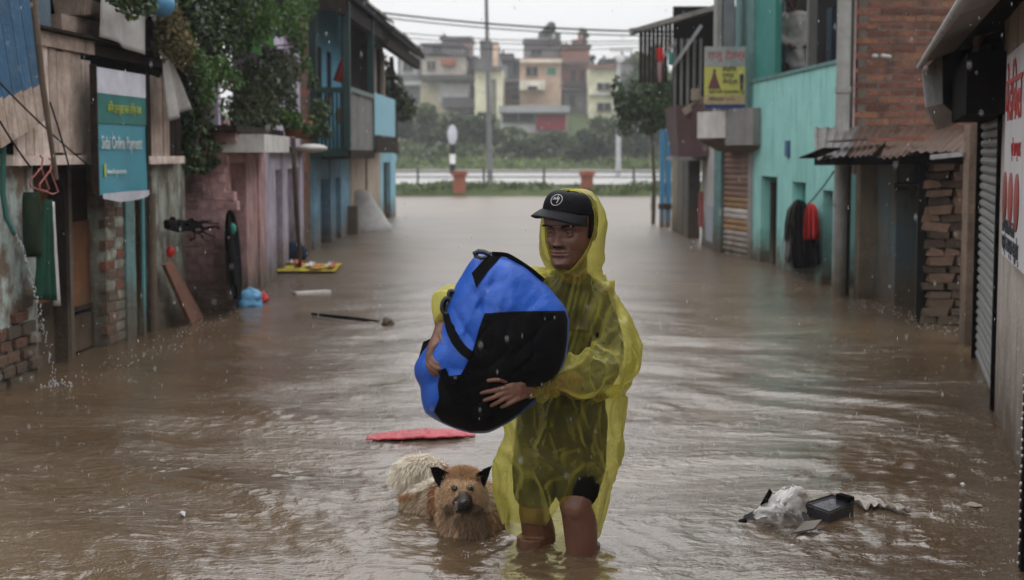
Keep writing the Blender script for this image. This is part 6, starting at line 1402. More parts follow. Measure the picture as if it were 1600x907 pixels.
for (y, l, r, d_, Y) in rows:
    pl_, pr_ = A(l, y, Y), A(r, y, Y); ce = (pl_ + pr_) / 2; w_ = (pr_ - pl_).length / 2
    rg.append([ce + V((w_ * math.cos(u), d_ * math.sin(u), 0)) for u in np.linspace(0, 2 * math.pi, 36, endpoint=False)])
q.rings(rg)
hood = [(297, 893, 912, .03, 5.46), (302, 876, 926, .075, 5.455), (312, 860, 936, .11, 5.45), (330, 847, 945, .135, 5.445), (352, 842, 948, .145, 5.44), (378, 841, 947, .145, 5.44), (400, 845, 945, .14, 5.445), (418, 853, 941, .13, 5.45), (432, 865, 935, .12, 5.46), (445, 872, 930, .11, 5.47)]
rg = []
for (y, l, r, d_, Y) in hood:
    pl_, pr_ = A(l, y, Y), A(r, y, Y); ce = (pl_ + pr_) / 2; w_ = (pr_ - pl_).length / 2
    rg.append([ce + V((w_ * math.cos(u), d_ * math.sin(u), 0)) for u in np.linspace(0, 2 * math.pi, 32, endpoint=False)])
q.rings(rg)
tubeJ(q, [(938, 480, 5.48, .080), (960, 522, 5.40, .088), (952, 578, 5.28, .088), (905, 590, 5.15, .070), (862, 598, 5.06, .056), (836, 601, 5.01, .050)])
tubeJ(q, [(838, 458, 5.46, .085), (790, 466, 5.38, .075), (742, 472, 5.30, .07), (712, 476, 5.16, .058), (699, 478, 5.09, .050), (691, 498, 5.06, .033)])
rm = remeshed('raincoat', q, .0056, 5); c = co_of(rm); nn = no_of(rm); px, py = to_px(c)
FOLDS = [((945, 452), (915, 510), (872, 600), 5, .016), ((962, 468), (938, 540), (884, 588), 5, .015), ((905, 440), (884, 510), (868, 590), 5, .014), ((978, 505), (965, 575), (900, 622), 6, .018), ((925, 450), (900, 490), (880, 540), 4, .011), ((955, 520), (905, 570), (850, 596), 5, .015), ((880, 432), (862, 470), (850, 520), 5, .012),
  ((985, 540), (970, 600), (925, 625), 6, .014), ((800, 660), (826, 720), (800, 812), 6, .018), ((885, 640), (905, 690), (938, 722), 6, .016), ((850, 655), (842, 720), (858, 812), 5, .015), ((790, 705), (850, 752), (940, 712), 6, .020), ((930, 690), (948, 760), (932, 830), 5, .016), ((905, 722), (884, 752), (866, 800), 5, .014), ((962, 600), (966, 680), (955, 745), 7, .018),
  ((820, 640), (812, 700), (822, 760), 5, .012), ((782, 700), (784, 770), (795, 815), 5, .012), ((870, 640), (880, 700), (850, 760), 4, .010), ((935, 640), (925, 690), (900, 730), 5, .014), ((942, 740), (925, 770), (915, 790), 4, .010), ((858, 600), (900, 612), (960, 600), 5, .012), ((902, 432), (892, 480), (874, 560), 4, .020), ((884, 436), (870, 480), (863, 545), 4, .018), ((918, 440), (908, 500), (892, 565), 4, .020), ((935, 446), (928, 490), (912, 540), 4, .016), ((870, 620), (860, 660), (838, 700), 4, .018), ((900, 630), (918, 670), (925, 710), 4, .018), ((830, 690), (862, 712), (900, 700), 4, .016)]
def fold_at(x, y, fr):
    d = 0
    for (p0, p1, p2, w_, h_) in FOLDS:
        if not fr and h_ < .015: continue
        best = 1e9
        for a, b_ in ((p0, p1), (p1, p2)):
            vx, vy = b_[0] - a[0], b_[1] - a[1]; u = ((x - a[0]) * vx + (y - a[1]) * vy) / (vx * vx + vy * vy); u = 0 if u < 0 else 1 if u > 1 else u
            dd = (x - a[0] - u * vx) ** 2 + (y - a[1] - u * vy) ** 2
            if dd < best: best = dd
        if best < (w_ * 5) ** 2:
            e = best / (w_ * w_); d += h_ * .75 * (math.exp(-e / 1.8) - .4 * math.exp(-e / 12))
    return d
disp = np.empty(len(c))
for i, (p, x, y) in enumerate(zip(c.tolist(), px.tolist(), py.tolist())):
    p = V(p); wv = V((mnoise.noise(p * 3), mnoise.noise(p * 3 + V((9, 0, 0))), mnoise.noise(p * 3 + V((0, 9, 0)))))
    if y > 620: s1 = V((p.x * 6.5 + p.z * 1.6, p.y * 6.5, p.z * 2.2))
    elif x > 925 and y > 440: s1 = V((p.x * 9 + p.z * 3, p.y * 9, p.z * 4 - p.x * 3))
    elif y < 430: s1 = p * 7
    else: s1 = V((p.x * 6 + p.z * 3.5, p.y * 6, p.z * 3.5 - p.x * 3))
    s1 += wv * .9; n1 = 1 - abs(mnoise.noise(s1)) * 2.2; n2 = 1 - abs(mnoise.noise(s1 * 2.3 + V((5, 5, 5)))) * 2.2; n3 = 1 - abs(mnoise.noise(s1 * 5 + V((1, 5, 2)))) * 2
    k = .35 if y < 420 else 1.0
    disp[i] = k * (.022 * max(0, n1) ** 2 + .003 * max(0, n2) ** 4 + .0008 * max(0, n3) ** 2 - .009) + fold_at(x, y, nn[i][1] < 0)
c2 = c + nn * disp[:, None]
# cut the hem, the hood opening, the cuffs and the front over the raised knee
hood_poly = [(862, 306), (880, 296), (905, 298), (922, 310), (931, 332), (930, 360), (922, 386), (906, 410), (889, 427), (872, 421), (859, 402), (852, 372), (853, 336)]
bmx = bmesh.new(); rm.vertices.foreach_set('co', c2.astype(np.float32).ravel()); rm.update(); bmx.from_mesh(rm); bmx.verts.ensure_lookup_table(); bmx.normal_update()
c3 = np.array([v.co[:] for v in bmx.verts]); px, py = to_px(c3); front = nn[:, 1] < -.05
kill = inpoly(px, py, hood_poly) & (c3[:, 1] < 5.44) & (c3[:, 2] > .9)
hemy = np.interp(px, [770, 785, 800, 855, 862, 872, 880, 895, 918, 926, 934, 945], [818, 822, 818, 824, 812, 798, 786, 782, 786, 800, 834, 838])
hemb = 838 + 7 * np.sin(px * .11)
kill |= (front & (py > hemy) | (~front) & (py > hemb)) & (py > 770)
kill |= (px < 848) & (py > 575) & (py < 632) & (c3[:, 1] < 5.16) & (px < 822 + 3 * np.sin(py * .5))
kill |= (px < 706) & (py > 506) & (c3[:, 1] < 5.2) & (py < 560)
bmesh.ops.delete(bmx, geom=[bmx.verts[i] for i in np.nonzero(kill)[0]], context='VERTS')
big = [f for f in bmx.faces]; 
for f in bmx.faces: f.smooth = True
for _ in range(3): bmesh.ops.smooth_vert(bmx, verts=[v for v in bmx.verts if v.is_boundary], factor=.5, use_axis_x=True, use_axis_y=True, use_axis_z=True)
bmx.to_mesh(rm); bmx.free(); rm.transform(Matrix.Translation(-ORG[man])); rm.materials.clear(); rm.materials.append(M_rain); part('raincoat', rm, None, man)
# hem of the hood and cuffs
q = MB(); hp = [(x, y) for x, y in hood_poly]; k = len(hp); pts = []
# (rim follows the opening on the hood surface)
HCy = 5.44
for i in range(k * 6):
    u = i / 6; a, b_ = hp[int(u) % k], hp[(int(u) + 1) % k]; fr = u - int(u); x, y = a[0] + (b_[0] - a[0]) * fr, a[1] + (b_[1] - a[1]) * fr
    l = np.interp(y, [h[0] for h in hood], [h[1] for h in hood]); r = np.interp(y, [h[0] for h in hood], [h[2] for h in hood]); d_ = np.interp(y, [h[0] for h in hood], [h[3] for h in hood])
    nx = (x - (l + r) / 2) / max(1, (r - l) / 2); pts.append(A(x, y, HCy - d_ * math.sqrt(max(.02, 1 - nx * nx)) - .001))
for _ in range(3): pts = [(pts[i - 1] + pts[i] * 2 + pts[(i + 1) % len(pts)]) / 4 for i in range(len(pts))]
q.tube(pts + pts[:1], (.0045), 6, caps=False); part('hood_hem', q, M_rain, man)
# ================================================================ the bag
outl = [(744, 398), (762, 394), (790, 396), (812, 410), (840, 434), (868, 462), (884, 482), (889, 500), (888, 530), (884, 562), (872, 590), (846, 618), (812, 648), (785, 666), (762, 677), (735, 677), (708, 669), (684, 658), (664, 646), (659, 628), (657, 605), (648, 588), (647, 572), (656, 556), (670, 538), (684, 520), (694, 500), (698, 480), (708, 455), (722, 430), (734, 410)]
bc = (770, 545); BT, BYc = .185, 5.075
oa = np.array([math.atan2(y - bc[1], x - bc[0]) for x, y in outl]); orr = np.array([math.hypot(x - bc[0], y - bc[1]) for x, y in outl]); od = np.argsort(oa); oa, orr = oa[od], orr[od]
oa3 = np.concatenate([oa - 2 * math.pi, oa, oa + 2 * math.pi]); or3 = np.tile(orr, 3)
ga = np.linspace(-math.pi, math.pi, 721); gr = np.interp(ga, oa3, or3); ker = np.exp(-np.linspace(-2, 2, 13) ** 2); ker /= ker.sum(); gr = np.convolve(np.concatenate([gr[-7:-1], gr, gr[1:7]]), ker, 'valid')
def Rb(a): return np.interp(a, ga, gr)
CREASE = [((790, 402), (748, 482), 9, -.012), ((800, 404), (800, 478), 14, .010), ((738, 452), (752, 478), 8, -.010), ((700, 470), (742, 540), 10, -.012), ((745, 470), (722, 520), 7, .010), ((820, 425), (850, 470), 10, -.008), ((765, 430), (758, 486), 7, .008),
          ((690, 600), (740, 640), 12, -.012), ((730, 560), (700, 650), 10, .010), ((860, 500), (800, 560), 14, -.010), ((770, 500), (830, 600), 12, .007), ((670, 560), (690, 640), 9, -.015), ((778, 640), (840, 600), 10, -.008)]
def bagY(x, y, side=-1):
    a = math.atan2(y - bc[1], x - bc[0]); rho = min(1, math.hypot(x - bc[0], y - bc[1]) / Rb(a)); t_ = BT * (1 - rho ** 2.6) ** .5
    d = 0
    for (p0, p1, w_, h_) in CREASE:
        vx, vy = p1[0] - p0[0], p1[1] - p0[1]; L2 = vx * vx + vy * vy; u = max(0, min(1, ((x - p0[0]) * vx + (y - p0[1]) * vy) / L2)); dd = math.hypot(x - p0[0] - u * vx, y - p0[1] - u * vy); d += 1.5 * h_ * math.exp(-dd / w_ * 1.1)
    d += .009 * mnoise.noise(V((x * .025, y * .025, side))) - .007 * max(0, 1 - abs(mnoise.noise(V((x * .022 + y * .012, y * .02, side + 4)))) * 5) + .003 * mnoise.noise(V((x * .09, y * .09, side)))
    return BYc + side * (t_ + d * (1 - rho ** 6))
bag = thing('duffel_bag', 'big blue and black waterproof duffel bag held in the man\'s arms', 'bag', A(770, 670, BYc))
M_bagb = mat('blue tarpaulin cloth', (.014, .095, .47), .34, (.010, .072, .38), 7, bump=.12, bscale=120, spec=.32); M_bagk = mat('black tarpaulin cloth', (.006, .006, .007), .6, (.004, .004, .005), 12, bump=.15, bscale=120, spec=.12)
M_web = mat('black webbing', (.007, .007, .008), .7, bump=.4, bscale=400)
q = MB(); NA, NR = 140, 34; vs = []
for side in (-1, 1):
    for j in range(1, NR + 1):
        rho = (j / NR) ** .8
        for i in range(NA):
            a = -math.pi + 2 * math.pi * i / NA; r = Rb(a) * rho; x, y = bc[0] + r * math.cos(a), bc[1] + r * math.sin(a); vs.append(A(x, y, bagY(x, y, side) if j < NR else BYc))
    vs.append(A(bc[0], bc[1], bagY(*bc, side)))
o2 = NR * NA + 1; fs = []
for s_, o_ in ((0, 0), (1, o2)):
    for j in range(NR - 1):
        for i in range(NA):
            f = (o_ + j * NA + i, o_ + j * NA + (i + 1) % NA, o_ + (j + 1) * NA + (i + 1) % NA, o_ + (j + 1) * NA + i); fs.append(f if s_ == 0 else f[::-1])
    for i in range(NA):
        f = (o_ + NR * NA, o_ + (i + 1) % NA, o_ + i); fs.append(f if s_ == 0 else f[::-1])
q.add(vs, fs, 0, True); bo = part('bag_body', q, M_bagb, bag)
bmx = bmesh.new(); bmx.from_mesh(bo.data); bmesh.ops.remove_doubles(bmx, verts=bmx.verts, dist=.0005); bmesh.ops.recalc_face_normals(bmx, faces=bmx.faces); bmx.to_mesh(bo.data); bmx.free()
def patch(name, poly, m, off=.004, par=None, n=26, sm_poly=1):
    """a panel of cloth lying on the bag, outlined by poly"""
    P2 = [];
    for i in range(len(poly)):
        a, b_ = poly[i], poly[(i + 1) % len(poly)]; k = max(1, int(math.hypot(b_[0] - a[0], b_[1] - a[1]) / 4))
        P2 += [(a[0] + (b_[0] - a[0]) * t_ / k, a[1] + (b_[1] - a[1]) * t_ / k) for t_ in range(k)]
    cx, cy_ = sum(p[0] for p in P2) / len(P2), sum(p[1] for p in P2) / len(P2); q = MB(); k = len(P2); vs = []
    for j in range(n, 0, -1):
        for (x, y) in P2:
            xx, yy = cx + (x - cx) * j / n, cy_ + (y - cy_) * j / n; vs.append(A(xx, yy, bagY(xx, yy) - off))
    vs.append(A(cx, cy_, bagY(cx, cy_) - off))
    fs = [(j * k + i, (j + 1) * k + i, (j + 1) * k + (i + 1) % k, j * k + (i + 1) % k) for j in range(n - 1) for i in range(k)] + [((n - 1) * k + i, n * k, (n - 1) * k + (i + 1) % k) for i in range(k)]
    o_ = len(vs); edge = [A(x, y, bagY(x, y) + .003) for (x, y) in P2]; fs += [(i, (i + 1) % k, o_ + (i + 1) % k, o_ + i) for i in range(k)]
    q.add(vs + edge, fs, 0, True); return part(name, q, m, par or bag)
panel = [(757, 490), (800, 487), (850, 486), (883, 486), (887, 500), (886, 530), (882, 560), (870, 588), (844, 616), (811, 646), (784, 664), (761, 674), (735, 675), (708, 667), (690, 659), (678, 644), (686, 622), (684, 604), (686, 590), (701, 602), (716, 592), (728, 572), (740, 545), (748, 515)]  # left corner by the fingers also paints the hand's shadow black
patch('black_panel_and_shade', panel, M_bagk)
patch('black_patch', [(737, 427), (762, 399), (783, 401), (762, 424), (744, 449)], M_web, .005, n=8)
def strap(name, pts, w_, m=M_web, off=.008, par=None, lift=None):
    """webbing along pixel points on the bag surface"""
    P2 = []
    for i in range(len(pts) - 1):
        k = 6; P2 += [(pts[i][0] + (pts[i + 1][0] - pts[i][0]) * t_ / k, pts[i][1] + (pts[i + 1][1] - pts[i][1]) * t_ / k) for t_ in range(k)]
    P2.append(pts[-1]); k = len(P2); vs = []
    for _ in range(4): P2 = [P2[0]] + [((P2[i - 1][0] + 2 * P2[i][0] + P2[i + 1][0]) / 4, (P2[i - 1][1] + 2 * P2[i][1] + P2[i + 1][1]) / 4) for i in range(1, k - 1)] + [P2[-1]]
    for i in range(k):
        a, b_ = P2[max(i - 1, 0)], P2[min(i + 1, k - 1)]; d = math.hypot(b_[0] - a[0], b_[1] - a[1]) or 1; nx, ny = -(b_[1] - a[1]) / d * w_ / 2, (b_[0] - a[0]) / d * w_ / 2
        lf = (lift or 0) * math.sin(math.pi * i / (k - 1)); Y = bagY(*P2[i]) - off - lf
        for (s_, dy) in ((-1, 0), (-1, -.004), (1, -.004), (1, 0)): vs.append(A(P2[i][0] + nx * s_, P2[i][1] + ny * s_, Y + dy))
    q = MB(); q.add(vs, [(i * 4 + j, i * 4 + (j + 1) % 4, (i + 1) * 4 + (j + 1) % 4, (i + 1) * 4 + j) for i in range(k - 1) for j in range(4)] + [(3, 2, 1, 0), (k * 4 - 4, k * 4 - 3, k * 4 - 2, k * 4 - 1)]); return part(name, q, m, par or bag)
strap('carry_handle', [(768, 397), (792, 398), (812, 410), (830, 422), (850, 439)], 7, lift=.02)
strap('side_strap', [(699, 490), (704, 515), (712, 533), (724, 548), (738, 558)], 15)
strap('side_strap', [(690, 578), (700, 600), (716, 625), (745, 640)], 13)
q = MB()
for (x, y, rx, ry, rot) in ((699, 478, 8, 13, .2), (708, 464, 6, 10, -.3)):
    q.tube([A(x + rx * math.cos(a) * math.cos(rot) - ry * math.sin(a) * math.sin(rot), y + ry * math.sin(a) * math.cos(rot) + rx * math.cos(a) * math.sin(rot), 5.03) for a in np.linspace(0, 6.283, 17)], .008, 7, caps=False); q.ball(A(x, y, 5.045), rx / 470, .01, ry / 470, 10, 8)
part('buckle', q, mat('black gloss buckle', (.006, .006, .007), .2, bump=0, spec=.6), bag)
q = MB(); q.tube([A(741, 397, 5.0), (A(748, 393, 4.99)), A(757, 394, 4.99), A(766, 398, 4.985)], .009, 8); q.tube([A(742, 400, 5.0), A(752, 404, 4.985), A(762, 402, 4.98)], .006, 7); part('top_buckle', q, MATS['black gloss buckle'], bag)
q = MB(); q.poly([A(654, 560, 5.06), A(661, 535, 5.08), A(682, 526, 5.08), A(678, 548, 5.05)], .012, 0, (0, -1, 0)); part('end_flap', q, M_web, bag)
# ================================================================ the dog
DY = 5.62
def D(px, py, dy=0.0): return A(px, py, DY + dy)
q = MB()
q.ball(D(736, 812, .04), .098, .12, .125, 20, 16); q.ball(D(752, 805, .10), .085, .12, .115, 20, 16); q.ball(D(714, 812, .03), .06, .09, .11, 16, 12)
tubeJ(q, [(745, 800, DY + .12, .115), (700, 795, DY + .30, .105), (668, 795, DY + .38, .105)]); tubeJ(q, [(664, 790, DY + .36, .085), (656, 830, DY + .32, .06), (652, 900, DY + .32, .03)]); tubeJ(q, [(684, 800, DY + .42, .07), (690, 840, DY + .42, .045), (690, 910, DY + .42, .028)])
for x in (715, 758): tubeJ(q, [(x, 825, DY + .03, .05), (x, 860, DY + .02, .035), (x, 950, DY + .02, .028)])
tubeJ(q, [(728, 795, DY + .04, .085), (722, 770, DY - .02, .07)])                       # neck
q.ball(D(722, 762, -.05), .080, .078, .068, 20, 16); q.ball(D(722, 775, -.06), .078, .06, .055, 20, 14)     # skull and cheeks
q.ball(D(697, 778, -.03), .035, .05, .05, 14, 10); q.ball(D(747, 778, -.03), .035, .05, .05, 14, 10)
q.rings([[D(cx, cy_, dy) + V((w_ * math.cos(u), 0, h_ * math.sin(u))) for u in np.linspace(0, 2 * math.pi, 16, endpoint=False)] for (cx, cy_, dy, w_, h_) in ((722, 771, -.08, .042, .038), (723, 779, -.13, .028, .027), (724, 785, -.17, .022, .021), (724, 788, -.195, .020, .017), (724, 789, -.205, .012, .010))])
tail = [(698, 772, DY + .40, .035), (692, 748, DY + .42, .036), (672, 735, DY + .42, .040), (650, 733, DY + .40, .040), (634, 739, DY + .38, .032), (625, 748, DY + .37, .018)]
tubeJ(q, tail)
dm = remeshed('body', q, .0065, 3); c = co_of(dm); nrm = no_of(dm)
def dogcol(c):
    px, py = to_px(c); n_ = len(c); C = np.tile(np.array([.50, .335, .20]), (n_, 1)); Yr = c[:, 1] - DY
    def put(mask, colr, k=1.0): C[mask] = C[mask] * (1 - k) + np.array(colr) * k
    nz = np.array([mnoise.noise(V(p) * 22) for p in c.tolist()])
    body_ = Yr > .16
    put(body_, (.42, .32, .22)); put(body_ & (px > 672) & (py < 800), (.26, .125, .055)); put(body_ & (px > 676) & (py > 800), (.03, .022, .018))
    put((py < 772) & (Yr > .30) & (px < 692), (.78, .70, .58)); put((Yr > .30) & (px < 690) & (py >= 770) & (py < 782), (.36, .20, .10))
    put((px > 752) & (py > 758 + 6 * nz), (.52, .40, .28)); put((px > 758) & (py > 800), (.42, .26, .14))
    head = Yr < -.0
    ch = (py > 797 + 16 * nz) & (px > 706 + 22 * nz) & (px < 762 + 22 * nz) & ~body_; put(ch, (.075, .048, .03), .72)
    put((py > 790) & (px <= 712) & (px > 690) & ~body_, (.36, .24, .15))
    put(head & (py < 752), (.46, .28, .155)); put(head & (np.abs(px - 722) < 30) & (py > 752) & (py < 762), (.55, .38, .24))
    put(head & (((px - 724) / 15) ** 2 + ((py - 786) / 15) ** 2 < 1), (.035, .028, .025)); put(head & (((px - 724) / 9) ** 2 + ((py - 776) / 9) ** 2 < 1), (.06, .045, .04), .8)
    for ex in (711, 734.5): put(head & (((px - ex) / 5.5) ** 2 + ((py - 763) / 4) ** 2 < 1), (.025, .018, .015), .95); put(head & (((px - ex) / 7) ** 2 + ((py - 755) / 4) ** 2 < 1), (.55, .38, .24), .8)
    for ex in (703, 744): put(head & (((px - ex) / 8) ** 2 + ((py - 796) / 9) ** 2 < 1), (.08, .055, .04), .6)
    put(head & (np.abs(px - 713) < 2.5) & (np.abs(py - 790) < 6), (.35, .32, .30))
    return np.clip(C * (1 + .25 * nz[:, None]), 0, 1)
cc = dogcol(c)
def set_col(me, cc):
    at = me.color_attributes.new('fur', 'FLOAT_COLOR', 'POINT'); at.data.foreach_set('color', np.concatenate([cc, np.ones((len(cc), 1))], 1).astype(np.float32).ravel())
def furmat(name, rough=.6):
    m = bpy.data.materials.new(name); m.use_nodes = True; b = m.node_tree.nodes['Principled BSDF']; b.inputs['Roughness'].default_value = rough; b.inputs['Specular IOR Level'].default_value = .3
    at = m.node_tree.nodes.new('ShaderNodeAttribute'); at.attribute_name = 'fur'; m.node_tree.links.new(at.outputs['Color'], b.inputs['Base Color']); return m
M_fur = furmat('dog fur')
dog = thing('dog', 'shaggy tan dog with black ears and cream tail wading beside the man', 'dog', V((D(730, 840).x, DY, -.34)))
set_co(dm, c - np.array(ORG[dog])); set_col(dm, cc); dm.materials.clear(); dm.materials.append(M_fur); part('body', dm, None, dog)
for p_ in dm.polygons: p_.use_smooth = True
# fur strands
rg_ = np.random.RandomState(5); px, py = to_px(c); Yr = c[:, 1] - DY
area_ok = (c[:, 2] > -.03); faceN = nrm; prob = area_ok.astype(float); tailm = (py < 775) & (Yr > .30) & (px < 700); headm = (Yr < .0) & (py < 800)
prob[tailm] *= 2.2; prob[headm] *= 1.8; muzz = headm & (((px - 724) / 14) ** 2 + ((py - 783) / 16) ** 2 < 1) & (Yr < -.1); prob[muzz] *= .5; prob /= prob.sum()
N_ = 44000; idx = rg_.choice(len(c), N_, p=prob); p = c[idx] + rg_.normal(size=(N_, 3)) * .003; n_ = nrm[idx]
ln = rg_.uniform(.016, .034, N_); tm, hm_, mz = tailm[idx], headm[idx], muzz[idx]; ln[tm] = rg_.uniform(.028, .056, tm.sum()); ln[hm_] = rg_.uniform(.007, .015, hm_.sum()); ln[mz] = .004
top_h = hm_ & (py[idx] < 750); ln[top_h] *= 1.5
down = np.array([0, 0, -1.0]); d1 = n_ * .55 + down * .55 + rg_.normal(size=(N_, 3)) * .16
d1[tm] = n_[tm] * .5 + np.array([-.45, -.1, -.35]) + rg_.normal(size=(tm.sum(), 3)) * .2
d1[top_h] = n_[top_h] * .6 + np.array([0, .2, .5]) + rg_.normal(size=(top_h.sum(), 3)) * .2
cheek = hm_ & (py[idx] > 765) & ~mz; sgn = np.sign(px[idx] - 722); d1[cheek] = n_[cheek] * .4 + np.stack([sgn[cheek] * .5, np.zeros(cheek.sum()), -np.ones(cheek.sum()) * .5], 1) + rg_.normal(size=(cheek.sum(), 3)) * .15
d1 /= np.linalg.norm(d1, axis=1)[:, None]; d2 = d1 + down * .35; d2[tm] += down * .4; d2 /= np.linalg.norm(d2, axis=1)[:, None]
sidev = np.cross(d1, rg_.normal(size=(N_, 3))); sidev /= np.linalg.norm(sidev, axis=1)[:, None]; wd = (.0008 + .0004 * rg_.rand(N_))[:, None]; wd[tm] *= 1.3
mid = p + d1 * ln[:, None] * .5; tip = mid + d2 * ln[:, None] * .5
vs = np.stack([p - sidev * wd, p + sidev * wd, mid + sidev * wd * .8, mid - sidev * wd * .8, tip], 1).reshape(-1, 3) - np.array(ORG[dog])
i0 = np.arange(N_) * 5; tri = np.stack([i0, i0 + 1, i0 + 2, i0, i0 + 2, i0 + 3, i0 + 3, i0 + 2, i0 + 4], 1).reshape(-1, 3)
fm = bpy.data.meshes.new('fur'); fm.from_pydata(vs.tolist(), [], tri.tolist()); fc = cc[idx] * (.75 + .6 * rg_.rand(N_, 1)); fc = np.clip(fc, 0, 1)
set_col(fm, np.repeat(fc, 5, 0)); fm.materials.append(M_fur); part('fur', fm, None, dog, kind='stuff')
M_blackfur = mat('black ear fur', (.010, .008, .008), .8, bump=.5, bscale=150)
for pts, lab in ((((672, 731), (684, 730), (704, 741), (701, 752), (690, 765), (680, 753)), 1), (((768, 729), (757, 733), (744, 742), (748, 752), (757, 760), (763, 745)), 2)):
    k = len(pts); cx, cy_ = sum(a_[0] for a_ in pts) / k, sum(a_[1] for a_ in pts) / k; q = MB()
    fr = [D(x, y, -.085) for x, y in pts]; bk = [D(x, y, -.05) for x, y in pts]; q.add(fr + [D(cx, cy_, -.07)] + bk + [D(cx, cy_, -.045)], [(i, (i + 1) % k, k) for i in range(k)] + [(k + 1 + i, 2 * k + 1, k + 1 + (i + 1) % k) for i in range(k)] + [(i, k + 1 + i, k + 1 + (i + 1) % k, (i + 1) % k) for i in range(k)], 0, False)
    r_ = random.Random(lab)
    for i in range(160):
        j = r_.randrange(k); a_ = fr[j].lerp(fr[(j + 1) % k], r_.random()); d_ = (a_ - D(cx, cy_, -.04)).normalized() * r_.uniform(.004, .011); s_ = V((r_.uniform(-.001, .001), 0, r_.uniform(-.001, .001))); q.add([a_ - s_ * 1.5 - d_ * .5, a_ + s_ * 1.5 - d_ * .5, a_ + d_ + V((0, r_.uniform(-.004, .004), r_.uniform(-.003, .002)))], [(0, 1, 2)])
    part('ear', q, M_blackfur, dog)
M_deye = mat('dog eye', (.008, .005, .004), .08, bump=0, spec=.8)
for x in (711.5, 734): q = MB(); q.ball(D(x, 763.5, -.124), .0088, n=12, m=8); part('eye', q, M_deye, dog)
q = MB(); q.ball(D(724, 785.5, -.205), .0135, .011, .0105, 14, 10); part('nose', q, mat('dog nose', (.012, .012, .013), .25, bump=.1, spec=.7), dog)
q = MB(); q.tube([D(716, 795, -.185), D(720, 798, -.198), D(724, 797, -.203), D(728, 798, -.198), D(732, 795, -.185)], .0025, 6); part('mouth', q, M_blackfur, dog)
F = Fac(2.84, 20.5, 3.13, 15.6)
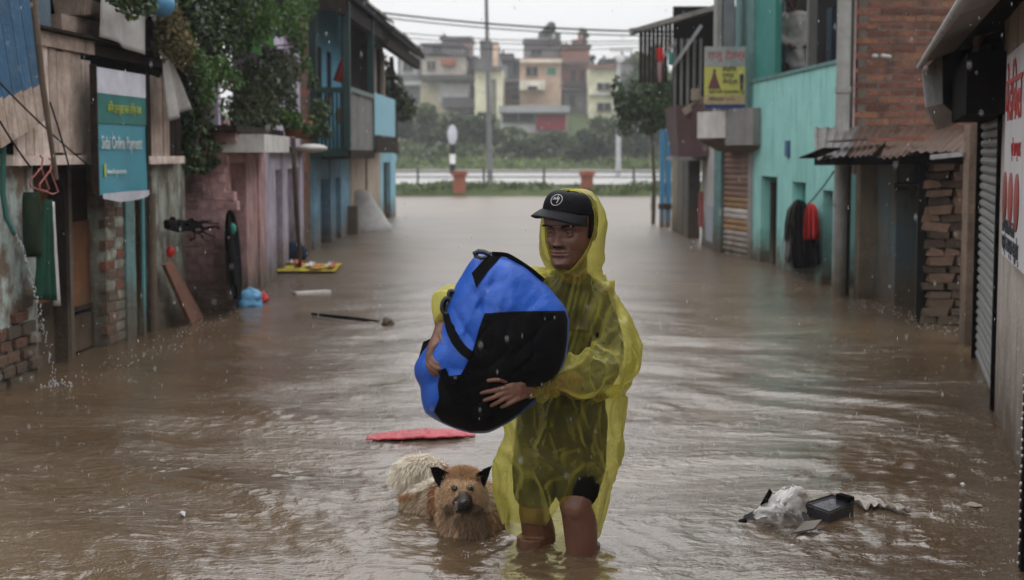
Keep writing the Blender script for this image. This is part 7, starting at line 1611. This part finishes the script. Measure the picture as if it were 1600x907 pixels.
# ================================================================ the two people on the teal balcony
def small_person(lab, J, shirtm, pantm, hair=True):
    (hx, hy), (shx, shy), Y, sc_, arm, turn = J
    k = Y / 2400.0; t = thing('person', lab, 'person', A(shx, 128, Y)); f0 = 1.75; ORG[t] = V(t.location)
    n_ = A(shx, shy, Y); q = MB(); w_ = .17
    P3 = lambda x, z, y=0: V((n_.x + x * math.cos(turn) , n_.y + y + x * math.sin(turn), n_.z + z))
    H_ = A(hx, hy, Y)
    q.rings([[P3(a * math.cos(u), z, b_ * math.sin(u)) for u in np.linspace(0, 2 * math.pi, 18, endpoint=False)] for (z, a, b_) in ((-.62, .13, .1), (-.5, .14, .11), (-.3, .13, .1), (-.1, .165, .11), (0, .15, .09), (.05, .07, .06))])
    q.tube([P3(0, 0), H_ + V((0, 0, -.05))], .05, 10); q.ball(H_, .078, .09, .11, 16, 12); q.ball(H_ + V((-.03, -.085, -.02)), .016, .02, .02, 8, 6)
    tuck = lambda s_: [P3(s_ * .17, -.03), P3(s_ * .21, -.3, -.02), P3(s_ * .10, -.42, -.22)]
    for s_ in (-1, 1):
        T = tuck(s_); q.tube(T, [.05, .042, .03], 10); q.ball(T[0], .055, n=10, m=8); q.ball(T[1], .043, n=10, m=8)
        for i in range(4): q.tube([T[2], T[2] + V((-s_ * .03, -.035, .012 * (i - 1.5))), T[2] + V((-s_ * .06, -.04, .012 * (i - 1.5) - .01))], .009, 6)
        q.tube([T[2], T[2] + V((0, -.03, .03))], .01, 6); q.ball(T[2], .034, n=10, m=8)
        q.tube([P3(s_ * .08, -.6), P3(s_ * .09, -1.0), P3(s_ * .09, -1.35 + 0)], [.085, .06, .04], 10)
    me = remeshed('body', q, .012, 2); set_co(me, co_of(me) - np.array(ORG[t])); me.materials.clear(); me.materials.append(M_skin); part('body', me, None, t)
    q = MB(); q.rings([[P3(a * math.cos(u), z, b_ * math.sin(u)) for u in np.linspace(0, 2 * math.pi, 18, endpoint=False)] for (z, a, b_) in ((-.68, .17, .135), (-.5, .165, .135), (-.3, .155, .125), (-.1, .185, .135), (.01, .17, .11), (.045, .075, .07))])
    for s_ in (-1, 1): T = tuck(s_); q.tube([T[0], T[0].lerp(T[1], .95)] if not arm else [T[0], T[1], T[1].lerp(T[2], .75)], [.068, .06] if not arm else [.068, .06, .05], 12); q.ball(T[0], .07, n=10, m=8)
    me = remeshed('shirt', q, .015, 3); c = co_of(me); nn_ = no_of(me); me_d = np.array([mnoise.noise(V(p) * 11) * .018 for p in c.tolist()]); set_co(me, c + nn_ * me_d[:, None] - np.array(ORG[t])); me.materials.clear(); me.materials.append(shirtm); part('shirt', me, None, t)
    q = MB(); q.rings([[P3(a * math.cos(u), z, b_ * math.sin(u)) for u in np.linspace(0, 2 * math.pi, 18, endpoint=False)] for (z, a, b_) in ((-.85, .15, .13), (-.62, .158, .13))]); 
    for s_ in (-1, 1): q.tube([P3(s_ * .08, -.8), P3(s_ * .09, -1.3)], [.095, .07], 12)
    part('trousers', q, pantm, t)
    q = MB(); q.ball(H_ + V((.01, .02, .03)), .084, .088, .098, 16, 12); part('hair', q, M_hair, t); return t
small_person('person in a loose white shirt and blue trousers standing on the teal balcony', ((1236, 0), (1245, 24), F.hit(1245, 20, -.42).y, 1, True, R(-35)), mat('white shirt', (.55, .53, .50), .9, (.42, .40, .38), 8, bump=.1), mat('blue trousers', (.10, .16, .33), .9))
small_person('person in dark navy clothes at the left end of the teal balcony', ((1216, 4), (1216, 30), F.hit(1216, 20, -.5).y, 1, False, R(20)), mat('navy shirt', (.010, .011, .018), .9), mat('charcoal cloth', (.018, .018, .022), .9))
# ---------------------------------------------------------------- air
m = bpy.data.materials.new('rain haze'); m.use_nodes = True; n = m.node_tree.nodes; n.remove(n['Principled BSDF'])
pv = n.new('ShaderNodeVolumePrincipled'); pv.inputs['Color'].default_value = (.93, .95, 1, 1); pv.inputs['Density'].default_value = .0009; pv.inputs['Anisotropy'].default_value = .2
m.node_tree.links.new(pv.outputs[0], n['Material Output'].inputs['Volume'])
mb = MB(); mb.box(-520, 520, -32, 1010, -1.5, 26)
single('haze', mb, m, kind='stuff', org=Vector((0, 0, 0)))
